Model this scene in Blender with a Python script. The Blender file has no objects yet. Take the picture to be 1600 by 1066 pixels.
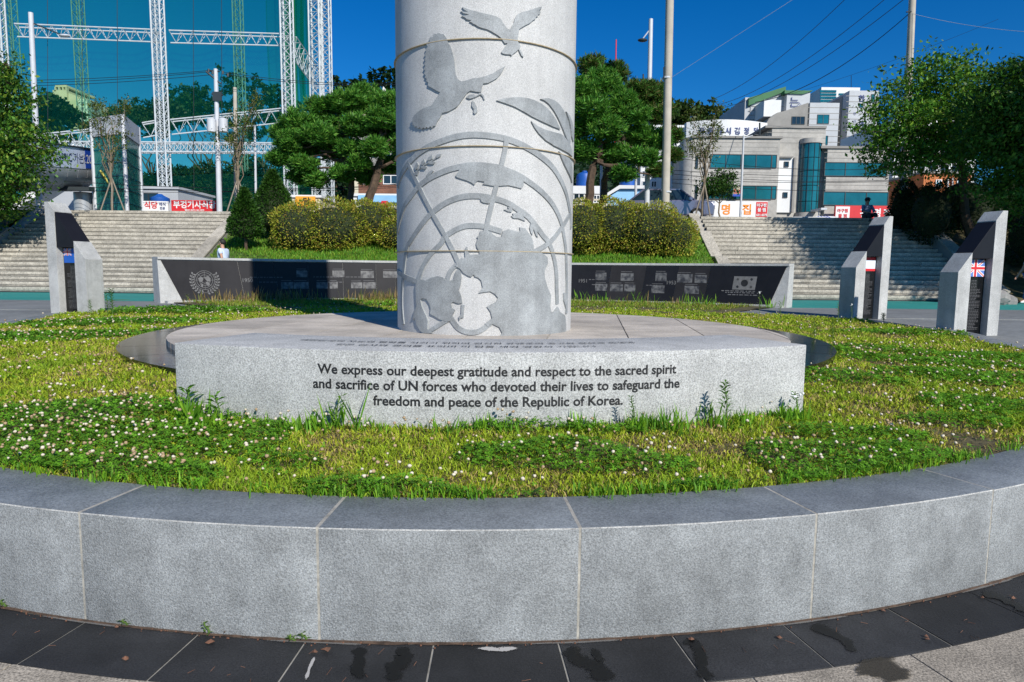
import bpy, math, random
import numpy as np
from mathutils import Vector, Matrix, noise
from mathutils.geometry import delaunay_2d_cdt
R = math.radians
random.seed(7); rng = np.random.default_rng(11)
sc = bpy.context.scene
C = sc.collection

# ------------------------------------------------------------------ camera, sky, sun, exposure
F, TH, RO, H = 1036.65, 0.1050, 0.0101, 1.3148          # focal (px of a 1600 px wide frame), pitch, roll, eye height
cd = bpy.data.cameras.new('camera'); cam = bpy.data.objects.new('camera', cd); C.objects.link(cam); sc.camera = cam
cd.sensor_width = 36; cd.lens = 36*F/1600; cd.clip_start = .05; cd.clip_end = 3000
_r0 = Vector((1, 0, 0)); _u0 = Vector((0, math.sin(TH), math.cos(TH))); _f = Vector((0, math.cos(TH), -math.sin(TH)))
_r = math.cos(RO)*_r0 + math.sin(RO)*_u0; _u = -math.sin(RO)*_r0 + math.cos(RO)*_u0
cam.matrix_world = Matrix(((_r.x, _u.x, -_f.x, 0), (_r.y, _u.y, -_f.y, 0), (_r.z, _u.z, -_f.z, H), (0, 0, 0, 1)))
EYE = Vector((0, 0, H))
SUN_AZ = R(29); SUN_EL = R(34)                            # the sun stands behind the camera, to the right
sd = bpy.data.lights.new('sun', 'SUN'); sd.energy = 4.4; sd.angle = R(.55); sd.color = (1, .95, .87)
so = bpy.data.objects.new('sun', sd); C.objects.link(so)
SD = Vector((math.sin(SUN_AZ)*math.cos(SUN_EL), -math.cos(SUN_AZ)*math.cos(SUN_EL), math.sin(SUN_EL)))
so.rotation_euler = SD.to_track_quat('Z', 'Y').to_euler(); so.location = (6, -8, 14)
w = bpy.data.worlds.new('World'); sc.world = w; w.use_nodes = True
nt = w.node_tree; bg = nt.nodes['Background']
sky = nt.nodes.new('ShaderNodeTexSky'); sky.sky_type = 'NISHITA'; sky.sun_disc = False
sky.sun_elevation = SUN_EL; sky.sun_rotation = R(180)-SUN_AZ; sky.air_density = 1.0; sky.dust_density = 0.0; sky.ozone_density = 5.0; sky.altitude = 300
hs = nt.nodes.new('ShaderNodeHueSaturation'); hs.inputs['Saturation'].default_value = 1.35; hs.inputs['Value'].default_value = .8
nt.links.new(sky.outputs[0], hs.inputs['Color'])
gm = nt.nodes.new('ShaderNodeMixRGB'); gm.blend_type = 'MULTIPLY'; gm.inputs[0].default_value = 1; gm.inputs[2].default_value = (.45, .82, 1, 1)
nt.links.new(hs.outputs[0], gm.inputs[1]); nt.links.new(gm.outputs[0], bg.inputs[0]); bg.inputs[1].default_value = .11
sc.view_settings.view_transform = 'Standard'; sc.view_settings.look = 'None'; sc.view_settings.gamma = 1
sc.view_settings.use_curve_mapping = False; sc.view_settings.exposure = .25
sc.cycles.max_bounces = 6; sc.cycles.transparent_max_bounces = 16; sc.cycles.use_denoising = True

# ------------------------------------------------------------------ geometry of the photograph
CX, CY = -.3434, 8.2201                                   # centre of the round monument
def ray(x, y):
    a, b = x-800, y-533
    c, s = math.cos(RO), math.sin(RO)
    return (c*a+s*b)/F*_r0 + _f - (-s*a+c*b)/F*_u0
def at(x, y, Y):                                          # point at distance Y on the sight line
    d = ray(x, y); return EYE + d*(Y/d.y)
def atz(x, y, z):
    d = ray(x, y); return EYE + d*((z-H)/d.z)
def oncyl(x, y, r):                                       # (azimuth from the front, height) on the round column or block
    d = ray(x, y); ox, oy = -CX, -CY
    a = d.x**2+d.y**2; b = 2*(ox*d.x+oy*d.y); c = ox*ox+oy*oy-r*r
    q = max(b*b-4*a*c, 0); t = (-b-math.sqrt(q))/(2*a)
    p = EYE+d*t; return math.atan2(p.x-CX, -(p.y-CY)), p.z
def cyl(phi, z, r): return Vector((CX+r*math.sin(phi), CY-r*math.cos(phi), z))

# ------------------------------------------------------------------ materials
def newmat(name):
    m = bpy.data.materials.new(name); m.use_nodes = True
    return m, m.node_tree, m.node_tree.nodes['Principled BSDF']
def mat(name, col, rough=.6, var=.12, scale=6, metal=0, bump=0, bscale=60, spec=.5, tint=False, fine=None, trans=0, coat=0, rand=0, streak=0, blotch=0):
    m, t, p = newmat(name); N, L = t.nodes, t.links
    p.inputs['Roughness'].default_value = rough; p.inputs['Metallic'].default_value = metal
    p.inputs['Specular IOR Level'].default_value = spec; p.inputs['Coat Weight'].default_value = coat
    tc = N.new('ShaderNodeTexCoord')
    n = N.new('ShaderNodeTexNoise'); n.inputs['Scale'].default_value = scale; n.inputs['Detail'].default_value = 6; n.inputs['Roughness'].default_value = .65
    L.new(tc.outputs['Object'], n.inputs['Vector'])
    r = N.new('ShaderNodeMapRange'); r.inputs[1].default_value = .25; r.inputs[2].default_value = .75
    r.inputs[3].default_value = 1-var*1.6; r.inputs[4].default_value = 1+var*1.4; L.new(n.outputs[0], r.inputs[0])
    v = N.new('ShaderNodeVectorMath'); v.operation = 'SCALE'; v.inputs[0].default_value = col; L.new(r.outputs[0], v.inputs['Scale'])
    out = v.outputs[0]
    if fine:                                              # (scale, amount): mineral grain
        f = N.new('ShaderNodeTexNoise'); f.inputs['Scale'].default_value = fine[0]; f.inputs['Detail'].default_value = 3; f.inputs['Roughness'].default_value = .8
        L.new(tc.outputs['Object'], f.inputs['Vector'])
        fr = N.new('ShaderNodeMapRange'); fr.inputs[1].default_value = .36; fr.inputs[2].default_value = .62; fr.inputs[3].default_value = 1-fine[1]; fr.inputs[4].default_value = 1+fine[1]*.6
        L.new(f.outputs[0], fr.inputs[0])
        v2 = N.new('ShaderNodeVectorMath'); v2.operation = 'SCALE'; L.new(out, v2.inputs[0]); L.new(fr.outputs[0], v2.inputs['Scale']); out = v2.outputs[0]
    for amt, mp_s, lo in ((streak, (7, 7, .35), .42), (blotch, (1.3, 1.3, 2.2), .45)):
        if not amt: continue                              # rain streaks down the face, broad weathering
        mpg = N.new('ShaderNodeMapping'); mpg.inputs['Scale'].default_value = mp_s; L.new(tc.outputs['Object'], mpg.inputs[0])
        sn = N.new('ShaderNodeTexNoise'); sn.inputs['Scale'].default_value = 1.0; sn.inputs['Detail'].default_value = 7; sn.inputs['Roughness'].default_value = .62; L.new(mpg.outputs[0], sn.inputs['Vector'])
        sr = N.new('ShaderNodeMapRange'); sr.inputs[1].default_value = lo-.12; sr.inputs[2].default_value = lo+.16; sr.inputs[3].default_value = 1-amt; sr.inputs[4].default_value = 1+amt*.35; L.new(sn.outputs[0], sr.inputs[0])
        v5 = N.new('ShaderNodeVectorMath'); v5.operation = 'SCALE'; L.new(out, v5.inputs[0]); L.new(sr.outputs[0], v5.inputs['Scale']); out = v5.outputs[0]
    if rand:                                              # each piece a slightly different stone
        oi = N.new('ShaderNodeObjectInfo'); rr = N.new('ShaderNodeMapRange'); rr.inputs[3].default_value = 1-rand; rr.inputs[4].default_value = 1+rand; L.new(oi.outputs['Random'], rr.inputs[0])
        v4 = N.new('ShaderNodeVectorMath'); v4.operation = 'SCALE'; L.new(out, v4.inputs[0]); L.new(rr.outputs[0], v4.inputs['Scale']); out = v4.outputs[0]
    if tint:
        a = N.new('ShaderNodeAttribute'); a.attribute_name = 'tint'
        v3 = N.new('ShaderNodeVectorMath'); v3.operation = 'MULTIPLY'; L.new(out, v3.inputs[0]); L.new(a.outputs['Color'], v3.inputs[1]); out = v3.outputs[0]
    L.new(out, p.inputs['Base Color'])
    if bump:
        b = N.new('ShaderNodeTexNoise'); b.inputs['Scale'].default_value = bscale; b.inputs['Detail'].default_value = 4
        L.new(tc.outputs['Object'], b.inputs['Vector'])
        bn = N.new('ShaderNodeBump'); bn.inputs['Strength'].default_value = bump; bn.inputs['Distance'].default_value = .01
        L.new(b.outputs[0], bn.inputs['Height']); L.new(bn.outputs[0], p.inputs['Normal'])
    if trans:                                             # thin leaves let light through
        td = N.new('ShaderNodeBsdfTranslucent'); L.new(out, td.inputs[0]); mx = N.new('ShaderNodeMixShader'); mx.inputs[0].default_value = trans
        L.new(p.outputs[0], mx.inputs[1]); L.new(td.outputs[0], mx.inputs[2]); L.new(mx.outputs[0], N['Material Output'].inputs[0])
    return m
M = {}
M['granite'] = mat('granite_hammered', (.285, .30, .30), .78, .18, 7, fine=(150, .42), bump=.45, bscale=180, rand=.07, streak=.10, blotch=.14)
M['granite_marker'] = mat('granite_marker', (.46, .465, .45), .8, .14, 3, fine=(110, .4), bump=.3, bscale=150, streak=.12)
M['granite_edge'] = mat('granite_worn_edge', (.44, .44, .42), .8, .25, 9, fine=(120, .4))
M['granite_top'] = mat('granite_honed', (.205, .225, .235), .5, .2, 4, fine=(130, .40), bump=.15, bscale=180, rand=.08, blotch=.15)
M['granite_light'] = mat('granite_light', (.48, .485, .47), .8, .12, 4.5, streak=.05, blotch=.09, fine=(120, .48), bump=.3, bscale=180)
M['granite_col'] = mat('granite_column', (.54, .54, .525), .8, .07, 2.6, streak=.07, blotch=.05, fine=(110, .30), bump=.2, bscale=160)
M['relief'] = mat('granite_relief', (.315, .335, .34), .65, .2, 4, streak=.14, blotch=.12, fine=(110, .32), bump=.15, bscale=160)
M['grout'] = mat('grout_tan', (.42, .345, .22), .9, .2, 20)
M['wall_grout'] = mat('wall_grout', (.37, .35, .30), .9, .3, 30)
M['joint'] = mat('joint_mortar', (.36, .34, .29), .9, .3, 12)
M['plinth'] = mat('plinth_paving', (.50, .45, .385), .8, .2, 1.8, fine=(90, .25), rand=.14)
M['slate'] = mat('dark_slate', (.024, .025, .027), .62, .35, 3.5, fine=(160, .45), bump=.3, bscale=90, rand=.22, blotch=.4)
M['slate_joint'] = mat('slate_joint', (.30, .29, .26), .9, .3, 14)
M['pave'] = mat('pavement_granite', (.35, .31, .25), .8, .25, 4, fine=(120, .6), bump=.3, bscale=120, rand=.08)
M['plaza'] = mat('plaza_paving', (.19, .20, .20), .8, .16, .9, fine=(8, .15))
M['green_rubber'] = mat('green_rubber', (.02, .25, .22), .75, .12, .5, fine=(12, .1))
M['blackstone'] = mat('black_polished_stone', (.010, .011, .012), .12, .15, 3, spec=.35, rand=.3)
M['blackpanel'] = mat('black_panel', (.013, .013, .016), .42, .2, 1.5, spec=.22)
M['blackpanel2'] = mat('black_panel_matt', (.022, .021, .023), .5, .2, 1.5, spec=.22)
M['etch'] = mat('etched_grey', (.15, .15, .15), .7, .2, 9)
M['etch_dim'] = mat('etched_dim', (.10, .10, .105), .7, .2, 9)
M['ink'] = mat('engraved_black', (.015, .015, .016), .6, .45, 9)
M['step'] = mat('step_granite', (.42, .39, .33), .85, .22, 1.3, fine=(16, .35), rand=.13)
M['soil'] = mat('soil', (.10, .085, .035), .95, .4, 5, fine=(60, .4), bump=.6, bscale=40)
M['lawn_far'] = mat('bank_turf', (.085, .15, .018), .9, .35, 2.5, fine=(30, .5), bump=.8, bscale=30)
M['grass'] = mat('grass_blade', (1, 1, 1), .55, .05, 3, tint=True, trans=.35, spec=.25)
M['leaf'] = mat('leaf', (1, 1, 1), .5, .05, 3, tint=True, trans=.28, spec=.3)
M['core'] = mat('foliage_shade_core', (.018, .028, .008), .95, .3, 4)  # near-black colour of the solid core stands for shade inside the foliage
M['flower'] = mat('clover_blossom', (1, 1, 1), .8, .05, 3, tint=True)
M['bark'] = mat('pine_bark', (.085, .055, .035), .9, .35, 7, bump=.8, bscale=25)
M['bark_light'] = mat('young_bark', (.20, .16, .11), .9, .25, 7)
M['stake'] = mat('wooden_stake', (.26, .22, .17), .85, .2, 7)
M['steel'] = mat('white_painted_steel', (.52, .56, .58), .4, .1, 3)
M['pole_metal'] = mat('grey_pole_metal', (.55, .57, .60), .45, .08, 3)
M['pole_conc'] = mat('concrete_pole', (.46, .42, .35), .85, .12, 2)
M['wire'] = mat('cable', (.012, .013, .016), .6, .05, 3)
M['wire_light'] = mat('cable_pale', (.30, .36, .42), .6, .05, 3)
M['concrete'] = mat('concrete_wall', (.42, .405, .37), .85, .16, .6, fine=(5, .12))
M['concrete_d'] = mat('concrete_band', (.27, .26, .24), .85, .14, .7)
M['white_wall'] = mat('white_wall', (.70, .71, .70), .7, .07, .5)
M['grey_panel'] = mat('grey_cladding', (.44, .46, .48), .6, .08, .6)
M['cream'] = mat('cream_wall', (.62, .56, .42), .8, .1, .6)
M['brick'] = mat('brown_brick_wall', (.20, .09, .055), .85, .2, 1.2, fine=(10, .25))
M['orange_brick'] = mat('orange_brick_wall', (.52, .17, .055), .85, .14, 1.2, fine=(8, .2))
M['roof_tile'] = mat('roof_tile', (.34, .11, .05), .85, .25, 2.2, fine=(6, .3))
M['green_roof'] = mat('green_roof', (.02, .13, .04), .6, .1, 1)
M['glass_teal'] = mat('teal_glass', (.010, .12, .15), .08, .3, .5, spec=.8)
M['glass_dark'] = mat('dark_glass', (.015, .03, .04), .08, .2, .6, spec=.7)
M['frame_dark'] = mat('dark_frame', (.03, .04, .045), .5, .1, 2)
M['white'] = mat('white_paint', (.78, .78, .77), .6, .05, 2)
M['red'] = mat('red_banner', (.62, .022, .03), .6, .08, 2)
M['orange'] = mat('orange_letters', (.85, .25, .01), .6, .08, 2)
M['orange_bg'] = mat('orange_banner', (.85, .38, .03), .6, .08, 2)
M['blue'] = mat('blue_paint', (.01, .06, .42), .5, .08, 2)
M['flagblue'] = mat('overexposed_flag_blue', (.10, .20, .55), .6, .1, 4)  # blue lightened to imitate overexposure on the flag
M['navy'] = mat('navy_letters', (.02, .04, .16), .6, .08, 2)
M['skyblue'] = mat('pale_blue_paint', (.25, .5, .75), .5, .08, 2)
M['tank'] = mat('blue_water_tank', (.01, .09, .38), .5, .08, 2)
M['tube'] = mat('footbridge_cladding', (.42, .44, .47), .35, .1, 1, metal=.3)
M['net_dimmed'] = mat('net_dimmed_steel', (.10, .26, .20), .6, .2, 2)  # steel colour darkened and greened to imitate the veil of the netting
M['rust'] = mat('rusted_steel', (.30, .10, .03), .8, .3, 3)
M['skin'] = mat('skin', (.50, .28, .19), .6, .05, 9)
M['hair'] = mat('hair', (.02, .016, .014), .7, .1, 9)
M['shirt_white'] = mat('shirt_pale_blue', (.55, .64, .80), .8, .08, 6)
M['jacket'] = mat('jacket_slate_blue', (.20, .26, .40), .8, .12, 6)
M['trousers'] = mat('trousers_dark', (.03, .035, .045), .85, .1, 6)
M['jeans'] = mat('jeans_blue', (.06, .14, .32), .85, .15, 8)
M['carpaint'] = mat('car_paint_lilac_grey', (.20, .20, .28), .25, .05, 2, metal=.4, coat=1)
M['carwhite'] = mat('car_paint_white', (.65, .67, .70), .25, .05, 2, coat=1)
M['tyre'] = mat('tyre', (.015, .015, .016), .9, .1, 9)
M['dry_leaf'] = mat('dry_leaf', (.15, .07, .04), .8, .4, 30)
M['rock'] = mat('rock', (.25, .24, .23), .9, .3, 3, bump=.6, bscale=8)
M['hill'] = mat('wooded_hillside', (.012, .035, .012), .95, .5, .25, fine=(1.5, .5))
# wet streaks: a thin film of water
m, t, p = newmat('wet_film'); p.inputs['Base Color'].default_value = (.005, .0055, .006, 1); p.inputs['Roughness'].default_value = .5; p.inputs['Specular IOR Level'].default_value = .25; M['wet'] = m
# golf netting: fine green mesh too small to see its cords
def netmat(name, tr, df, fac):
    m, t, p = newmat(name); N, L = t.nodes, t.links
    a = N.new('ShaderNodeBsdfTransparent'); a.inputs[0].default_value = (*tr, 1)
    d = N.new('ShaderNodeBsdfDiffuse'); d.inputs[0].default_value = (*df, 1)
    n = N.new('ShaderNodeTexNoise'); n.inputs['Scale'].default_value = .12; n.inputs['Detail'].default_value = 5
    tc = N.new('ShaderNodeTexCoord'); mp = N.new('ShaderNodeMapping'); mp.inputs['Scale'].default_value = (3.5, 3.5, .6)
    L.new(tc.outputs['Object'], mp.inputs[0]); L.new(mp.outputs[0], n.inputs['Vector'])
    r = N.new('ShaderNodeMapRange'); r.inputs[3].default_value = fac*.7; r.inputs[4].default_value = fac*1.3; L.new(n.outputs[0], r.inputs[0])
    x = N.new('ShaderNodeMixShader'); L.new(r.outputs[0], x.inputs[0]); L.new(a.outputs[0], x.inputs[1]); L.new(d.outputs[0], x.inputs[2]); L.new(x.outputs[0], N['Material Output'].inputs[0])
    return m
M['net'] = netmat('green_golf_net', (.72, .88, .72), (.003, .14, .12), .12)
M['net_back'] = netmat('green_golf_net_rear', (.86, .98, .84), (.002, .10, .08), .05)

# ------------------------------------------------------------------ mesh helpers
class MB:
    def __init__(s): s.v = []; s.f = []
    def add(s, vs, fs):
        o = len(s.v); s.v += [tuple(v) for v in vs]; s.f += [tuple(i+o for i in f) for f in fs]; return s
    def box(s, x0, x1, y0, y1, z0, z1):
        return s.hexa([(x0, y0, z0), (x1, y0, z0), (x1, y1, z0), (x0, y1, z0), (x0, y0, z1), (x1, y0, z1), (x1, y1, z1), (x0, y1, z1)])
    def hexa(s, p): return s.add(p, [(0, 3, 2, 1), (4, 5, 6, 7), (0, 1, 5, 4), (1, 2, 6, 5), (2, 3, 7, 6), (3, 0, 4, 7)])
    def obox(s, o, ax, ay, az, x0, x1, y0, y1, z0, z1):     # box in an oblique frame
        o = Vector(o); P = lambda x, y, z: o+ax*x+ay*y+az*z
        return s.hexa([P(x0, y0, z0), P(x1, y0, z0), P(x1, y1, z0), P(x0, y1, z0), P(x0, y0, z1), P(x1, y0, z1), P(x1, y1, z1), P(x0, y1, z1)])
    def tube(s, pts, rad, n=8, cap=True):
        pts = [Vector(p) for p in pts]; k = len(pts)
        if not hasattr(rad, '__len__'): rad = [rad]*k
        vs = []; fs = []
        for i, p in enumerate(pts):
            d = (pts[min(i+1, k-1)]-pts[max(i-1, 0)]).normalized()
            a = Vector((0, 0, 1)) if abs(d.z) < .9 else Vector((1, 0, 0))
            u = d.cross(a).normalized(); v = d.cross(u)
            for j in range(n):
                t = 2*math.pi*j/n; vs.append(p+(u*math.cos(t)+v*math.sin(t))*rad[i])
        for i in range(k-1):
            for j in range(n):
                a = i*n+j; b = i*n+(j+1) % n; fs.append((a, b, b+n, a+n))
        if cap: fs += [tuple(range(n-1, -1, -1)), tuple(range((k-1)*n, k*n))]
        return s.add(vs, fs)
    def lathe(s, prof, n=24, c=(0, 0, 0), cap=True):
        vs = []; fs = []
        for r, z in prof:
            for j in range(n):
                t = 2*math.pi*j/n; vs.append((c[0]+r*math.cos(t), c[1]+r*math.sin(t), c[2]+z))
        for i in range(len(prof)-1):
            for j in range(n):
                a = i*n+j; b = i*n+(j+1) % n; fs.append((a, b, b+n, a+n))
        if cap: fs += [tuple(range(n-1, -1, -1)), tuple(range((len(prof)-1)*n, len(prof)*n))]
        return s.add(vs, fs)
    def prism(s, poly, f0, f1):                             # poly of 2-D points; f0, f1 map them to the two faces
        n = len(poly); a = [f0(p) for p in poly]; b = [f1(p) for p in poly]
        return s.add(a+b, [tuple(range(n-1, -1, -1)), tuple(range(n, 2*n))]+[(i, (i+1) % n, (i+1) % n+n, i+n) for i in range(n)])
    def mesh(s, name, m, smooth=False, bevel=0):
        me = bpy.data.meshes.new(name); me.from_pydata(s.v, [], s.f); me.update()
        if m: me.materials.append(m)
        if bevel:
            import bmesh
            b = bmesh.new(); b.from_mesh(me); bmesh.ops.recalc_face_normals(b, faces=b.faces)
            ed = [e for e in b.edges if len(e.link_faces) == 2 and e.calc_face_angle(0) > R(25)]
            bmesh.ops.bevel(b, geom=ed, offset=bevel, segments=2, affect='EDGES', profile=.6, clamp_overlap=True); b.to_mesh(me); b.free()
        else:
            import bmesh
            b = bmesh.new(); b.from_mesh(me); bmesh.ops.recalc_face_normals(b, faces=b.faces); b.to_mesh(me); b.free()
        if smooth:
            me.shade_smooth()
            try: me.set_sharp_from_angle(angle=R(38))
            except Exception: pass
        return me
    def build(s, name, m, parent=None, smooth=False, bevel=0):
        return link(name, s.mesh(name, m, smooth, bevel), parent)
def link(name, me, parent=None):
    o = bpy.data.objects.new(name, me); C.objects.link(o)
    if parent:
        o.parent = parent; o.matrix_parent_inverse = parent_inv(parent)
    return o
def parent_inv(p):
    def world(q): return (world(q.parent) @ q.matrix_parent_inverse @ q.matrix_basis) if q.parent else q.matrix_basis.copy()
    return world(p).inverted()
def tag(o, label=None, cat=None, group=None, kind=None):
    if label: o['label'] = label
    if cat: o['category'] = cat
    if group: o['group'] = group
    if kind: o['kind'] = kind
    return o
def thing(name, loc, label, cat, group=None, rz=0):
    o = bpy.data.objects.new(name, None); C.objects.link(o); o.location = loc; o.rotation_euler = (0, 0, rz); o.empty_display_size = .2
    return tag(o, label, cat, group)
def struct(o): o['kind'] = 'structure'; return o
def copy_tree(o, parent=None):
    c = o.copy(); C.objects.link(c)
    if parent: c.parent = parent
    for ch in list(o.children): copy_tree(ch, c)
    return c
def fastmesh(name, V, Fv, m, tint=None, k=3):               # big numpy meshes of triangles or quads
    me = bpy.data.meshes.new(name); nv = len(V); nf = len(Fv)
    me.vertices.add(nv); me.vertices.foreach_set('co', V.astype(np.float32).ravel())
    me.loops.add(nf*k); me.loops.foreach_set('vertex_index', Fv.astype(np.int32).ravel())
    me.polygons.add(nf); me.polygons.foreach_set('loop_start', np.arange(0, nf*k, k, dtype=np.int32))
    me.polygons.foreach_set('loop_total', np.full(nf, k, np.int32))
    if tint is not None:
        a = me.color_attributes.new('tint', 'FLOAT_COLOR', 'POINT')
        a.data.foreach_set('color', np.concatenate([tint, np.ones((nv, 1))], 1).astype(np.float32).ravel())
    me.update(calc_edges=True); me.materials.append(m)
    return me
def unit(a): return a/np.maximum(np.linalg.norm(a, axis=1, keepdims=True), 1e-9)
def leafmesh(name, P, size, cols, m, up=.3, aspect=.45, dirs=None, var=.25):
    """one folded rhombic leaf per point"""
    n = len(P); d = rng.normal(size=(n, 3)) if dirs is None else dirs+rng.normal(size=(n, 3))*.45
    d[:, 2] += up*rng.normal(size=n)*.3; d = unit(d)
    nn = rng.normal(size=(n, 3)); nn[:, 2] += up*3; s = unit(np.cross(d, nn)); L = (size*(1+var*rng.normal(size=n)).clip(.4, 1.8))[:, None]
    a = P; b = P+d*L*.5+s*L*aspect*.5; c = P+d*L; e = P+d*L*.5-s*L*aspect*.5
    V = np.stack([a, b, c, e], 1).reshape(-1, 3); i = np.arange(n)[:, None]*4
    Fq = i+np.array([[0, 1, 2, 3]])
    ci = rng.integers(0, len(cols), n); col = np.array(cols)[ci]*(1+.22*rng.normal(size=(n, 1))).clip(.5, 1.6)
    return fastmesh(name, V, Fq, m, np.repeat(col, 4, 0), 4)
def text(body, size, m, parent, name, frame, align='CENTER', offset=0, depth=0, ext=.0):
    """lettering as a mesh; frame maps (x, y, lift) to space"""
    c = bpy.data.curves.new(name, 'FONT'); c.body = body; c.size = size; c.align_x = align; c.offset = offset; c.resolution_u = 3
    o = bpy.data.objects.new(name, c); C.objects.link(o)
    dg = bpy.context.evaluated_depsgraph_get(); dg.update()
    me = bpy.data.meshes.new_from_object(o.evaluated_get(dg)); bpy.data.objects.remove(o)
    for v in me.vertices: v.co = Vector(frame(v.co.x, v.co.y))
    me.materials.clear(); me.materials.append(m); me.name = name
    return link(name, me, parent)
def vframe(o, ax, up, lift=.004):                           # upright board: ax along it, up vertical
    o = Vector(o); ax = Vector(ax).normalized(); up = Vector(up).normalized(); n = ax.cross(up)
    return lambda x, y: o+ax*x+up*y+n*lift
def ball(mb, c, r, n=10, k=6, sx=1, sy=1, sz=1):
    vs = [(c[0], c[1], c[2]-r*sz)]
    for i in range(1, k):
        t = math.pi*i/k
        for j in range(n):
            u = 2*math.pi*j/n; vs.append((c[0]+r*sx*math.sin(t)*math.cos(u), c[1]+r*sy*math.sin(t)*math.sin(u), c[2]-r*sz*math.cos(t)))
    vs.append((c[0], c[1], c[2]+r*sz)); fs = []
    for j in range(n): fs.append((0, 1+(j+1) % n, 1+j)); fs.append((len(vs)-1, 1+(k-2)*n+j, 1+(k-2)*n+(j+1) % n))
    for i in range(k-2):
        for j in range(n):
            a = 1+i*n+j; b = 1+i*n+(j+1) % n; fs.append((a, b, b+n, a+n))
    return mb.add(vs, fs)

# ------------------------------------------------------------------ ground
def gz(Y): 
    t = min(max((Y-4.2)/9.0, 0), 1); return .42*t
ys = [-60, 0, 3, 4.2]+[4.2+i for i in range(1, 10)]+[14, 20, 22.6]; mb = MB()
vs = []
for y in ys: vs += [(-90, y, gz(y)-.03), (90, y, gz(y)-.03)]
mb.add(vs, [(2*i, 2*i+1, 2*i+3, 2*i+2) for i in range(len(ys)-1)])
struct(mb.build('plaza_ground', M['plaza']))
mb = MB(); mb.add([(-1600, -600, -.3), (1600, -600, -.3), (1600, 2400, -.3), (-1600, 2400, -.3)], [(0, 1, 2, 3)]); struct(mb.build('ground', M['lawn_far']))
SY0, NS, TR, RI, SZ0 = 23.3, 19, .32, .175, .42            # flight of steps: foot, number, tread, riser
TZ = SZ0+NS*RI; TYY = SY0+NS*TR                            # level and front edge of the street terrace
mb = MB(); mb.box(-60, 70, 17.3, SY0, .30, .402); struct(mb.build('green_walkway', M['green_rubber']))
mb = MB(); mb.box(-60, 70, 14.0, 17.9, .30, .407)
struct(mb.build('plaza_apron', M['plaza']))
mb = MB(); mb.box(-160, 10, TYY, 420, 2.0, TZ-.004); mb.box(10.002, 200, TYY, 33.2, 2.0, TZ-.004); struct(mb.build('terrace_ground', M['plaza']))
mb = MB(); mb.box(10.002, 200, 33.202, 420, 1.8, TZ-1.05); struct(mb.build('street', M['plaza']))

# bed outline: round in front, widening behind
_k = [(-180, 8.8), (-150, 9.6), (-122, 9.9), (-106, 8.2), (-85, 6.9), (-62, 6.1), (-48, 5.996), (0, 5.996), (48, 5.996), (62, 6.03), (93, 7.05), (112, 8.2), (129, 9.35), (150, 9.4), (180, 8.8)]
def bedr(phi):
    a = math.degrees(phi); a = (a+180) % 360-180
    for (a0, r0), (a1, r1) in zip(_k, _k[1:]):
        if a0 <= a <= a1:
            t = (a-a0)/(a1-a0); t = t*t*(3-2*t) if abs(r1-r0) > .2 else t; return r0+(r1-r0)*t
def lawnz(x, y):
    dx, dy = x-CX, y-CY; r = math.hypot(dx, dy); ph = math.atan2(dx, -dy); rb = bedr(ph)-.33
    t = min(max((rb-r)/(rb-3.93+1e-6), 0), 1)
    z = .403+.10*t**1.8
    return z+.018*noise.noise(Vector((x*1.6, y*1.6, 0)))*min(t*6, 1)
mb = MB(); NP, NR = 220, 26; vs = []; fs = []
for i in range(NP):
    ph = 2*math.pi*i/NP-math.pi
    for j in range(NR):
        r = 3.8+(bedr(ph)-.2-3.8)*j/(NR-1); p = cyl(ph, 0, r); vs.append((p.x, p.y, lawnz(p.x, p.y)))
for i in range(NP):
    for j in range(NR-1):
        a = i*NR+j; b = ((i+1) % NP)*NR+j; fs.append((a, b, b+1, a+1))
mb.add(vs, fs); struct(mb.build('planting_bed_soil', M['soil'], smooth=True))

# retaining wall: granite blocks, one object each
jx = [-.0, 133, 499, 903, 1267, 1540]
jphi = [oncyl(x, y, 5.996)[0] for x, y in ((133, 968), (499, 1003), (903, 1003), (1267, 967), (1540, 912))]
dphi = (jphi[-1]-jphi[0])/4
lst = list(jphi)
while lst[0] > R(-172): lst.insert(0, lst[0]-dphi*(6/bedr(lst[0])))
while lst[-1] < R(172): lst.append(lst[-1]+dphi*(6/bedr(lst[-1])))
wall = thing('retaining_wall', (CX, CY-6, 0), 'low curved granite retaining wall of long grey blocks round the grass bed', 'wall')
core = MB()
for a, b in zip(lst, lst[1:]):
    n = 4; g = .0035/6; front = []; 
    for side in (0,):
        pass
    mb = MB(); vs = []; ph = [a+g+(b-a-2*g)*i/n for i in range(n+1)]
    # top corners, real blocks are cut nearly straight
    def rr(p, inner):
        q = bedr(p)-(.328 if inner else 0); return q
    zj = random.uniform(-.0015, .0015)
    for p in ph: 
        zb = gz(cyl(p, 0, rr(p, 0)).y)-.08
        for r, z in ((rr(p, 0), zb), (rr(p, 0), .42+zj), (rr(p, 1), .42+zj), (rr(p, 1), zb)): vs.append(cyl(p, z, r))
    fs = []
    for i in range(n):
        for j in range(4): fs.append((i*4+j, i*4+(j+1) % 4, (i+1)*4+(j+1) % 4, (i+1)*4+j))
    fs += [(0, 1, 2, 3), (n*4+3, n*4+2, n*4+1, n*4)]
    mb.add(vs, fs); me = mb.mesh('granite_block', M['granite'], True, .006); me.materials.append(M['granite_top']); me.materials.append(M['granite_edge'])
    for pl in me.polygons:
        if pl.normal.z > .9: pl.material_index = 1
        elif pl.area < .0022 and pl.center.z > .40: pl.material_index = 2
    if abs((a+b)/2) < R(70): link('granite_block', me, wall)
    else: 
        o = link('granite_block', me, wall)
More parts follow.
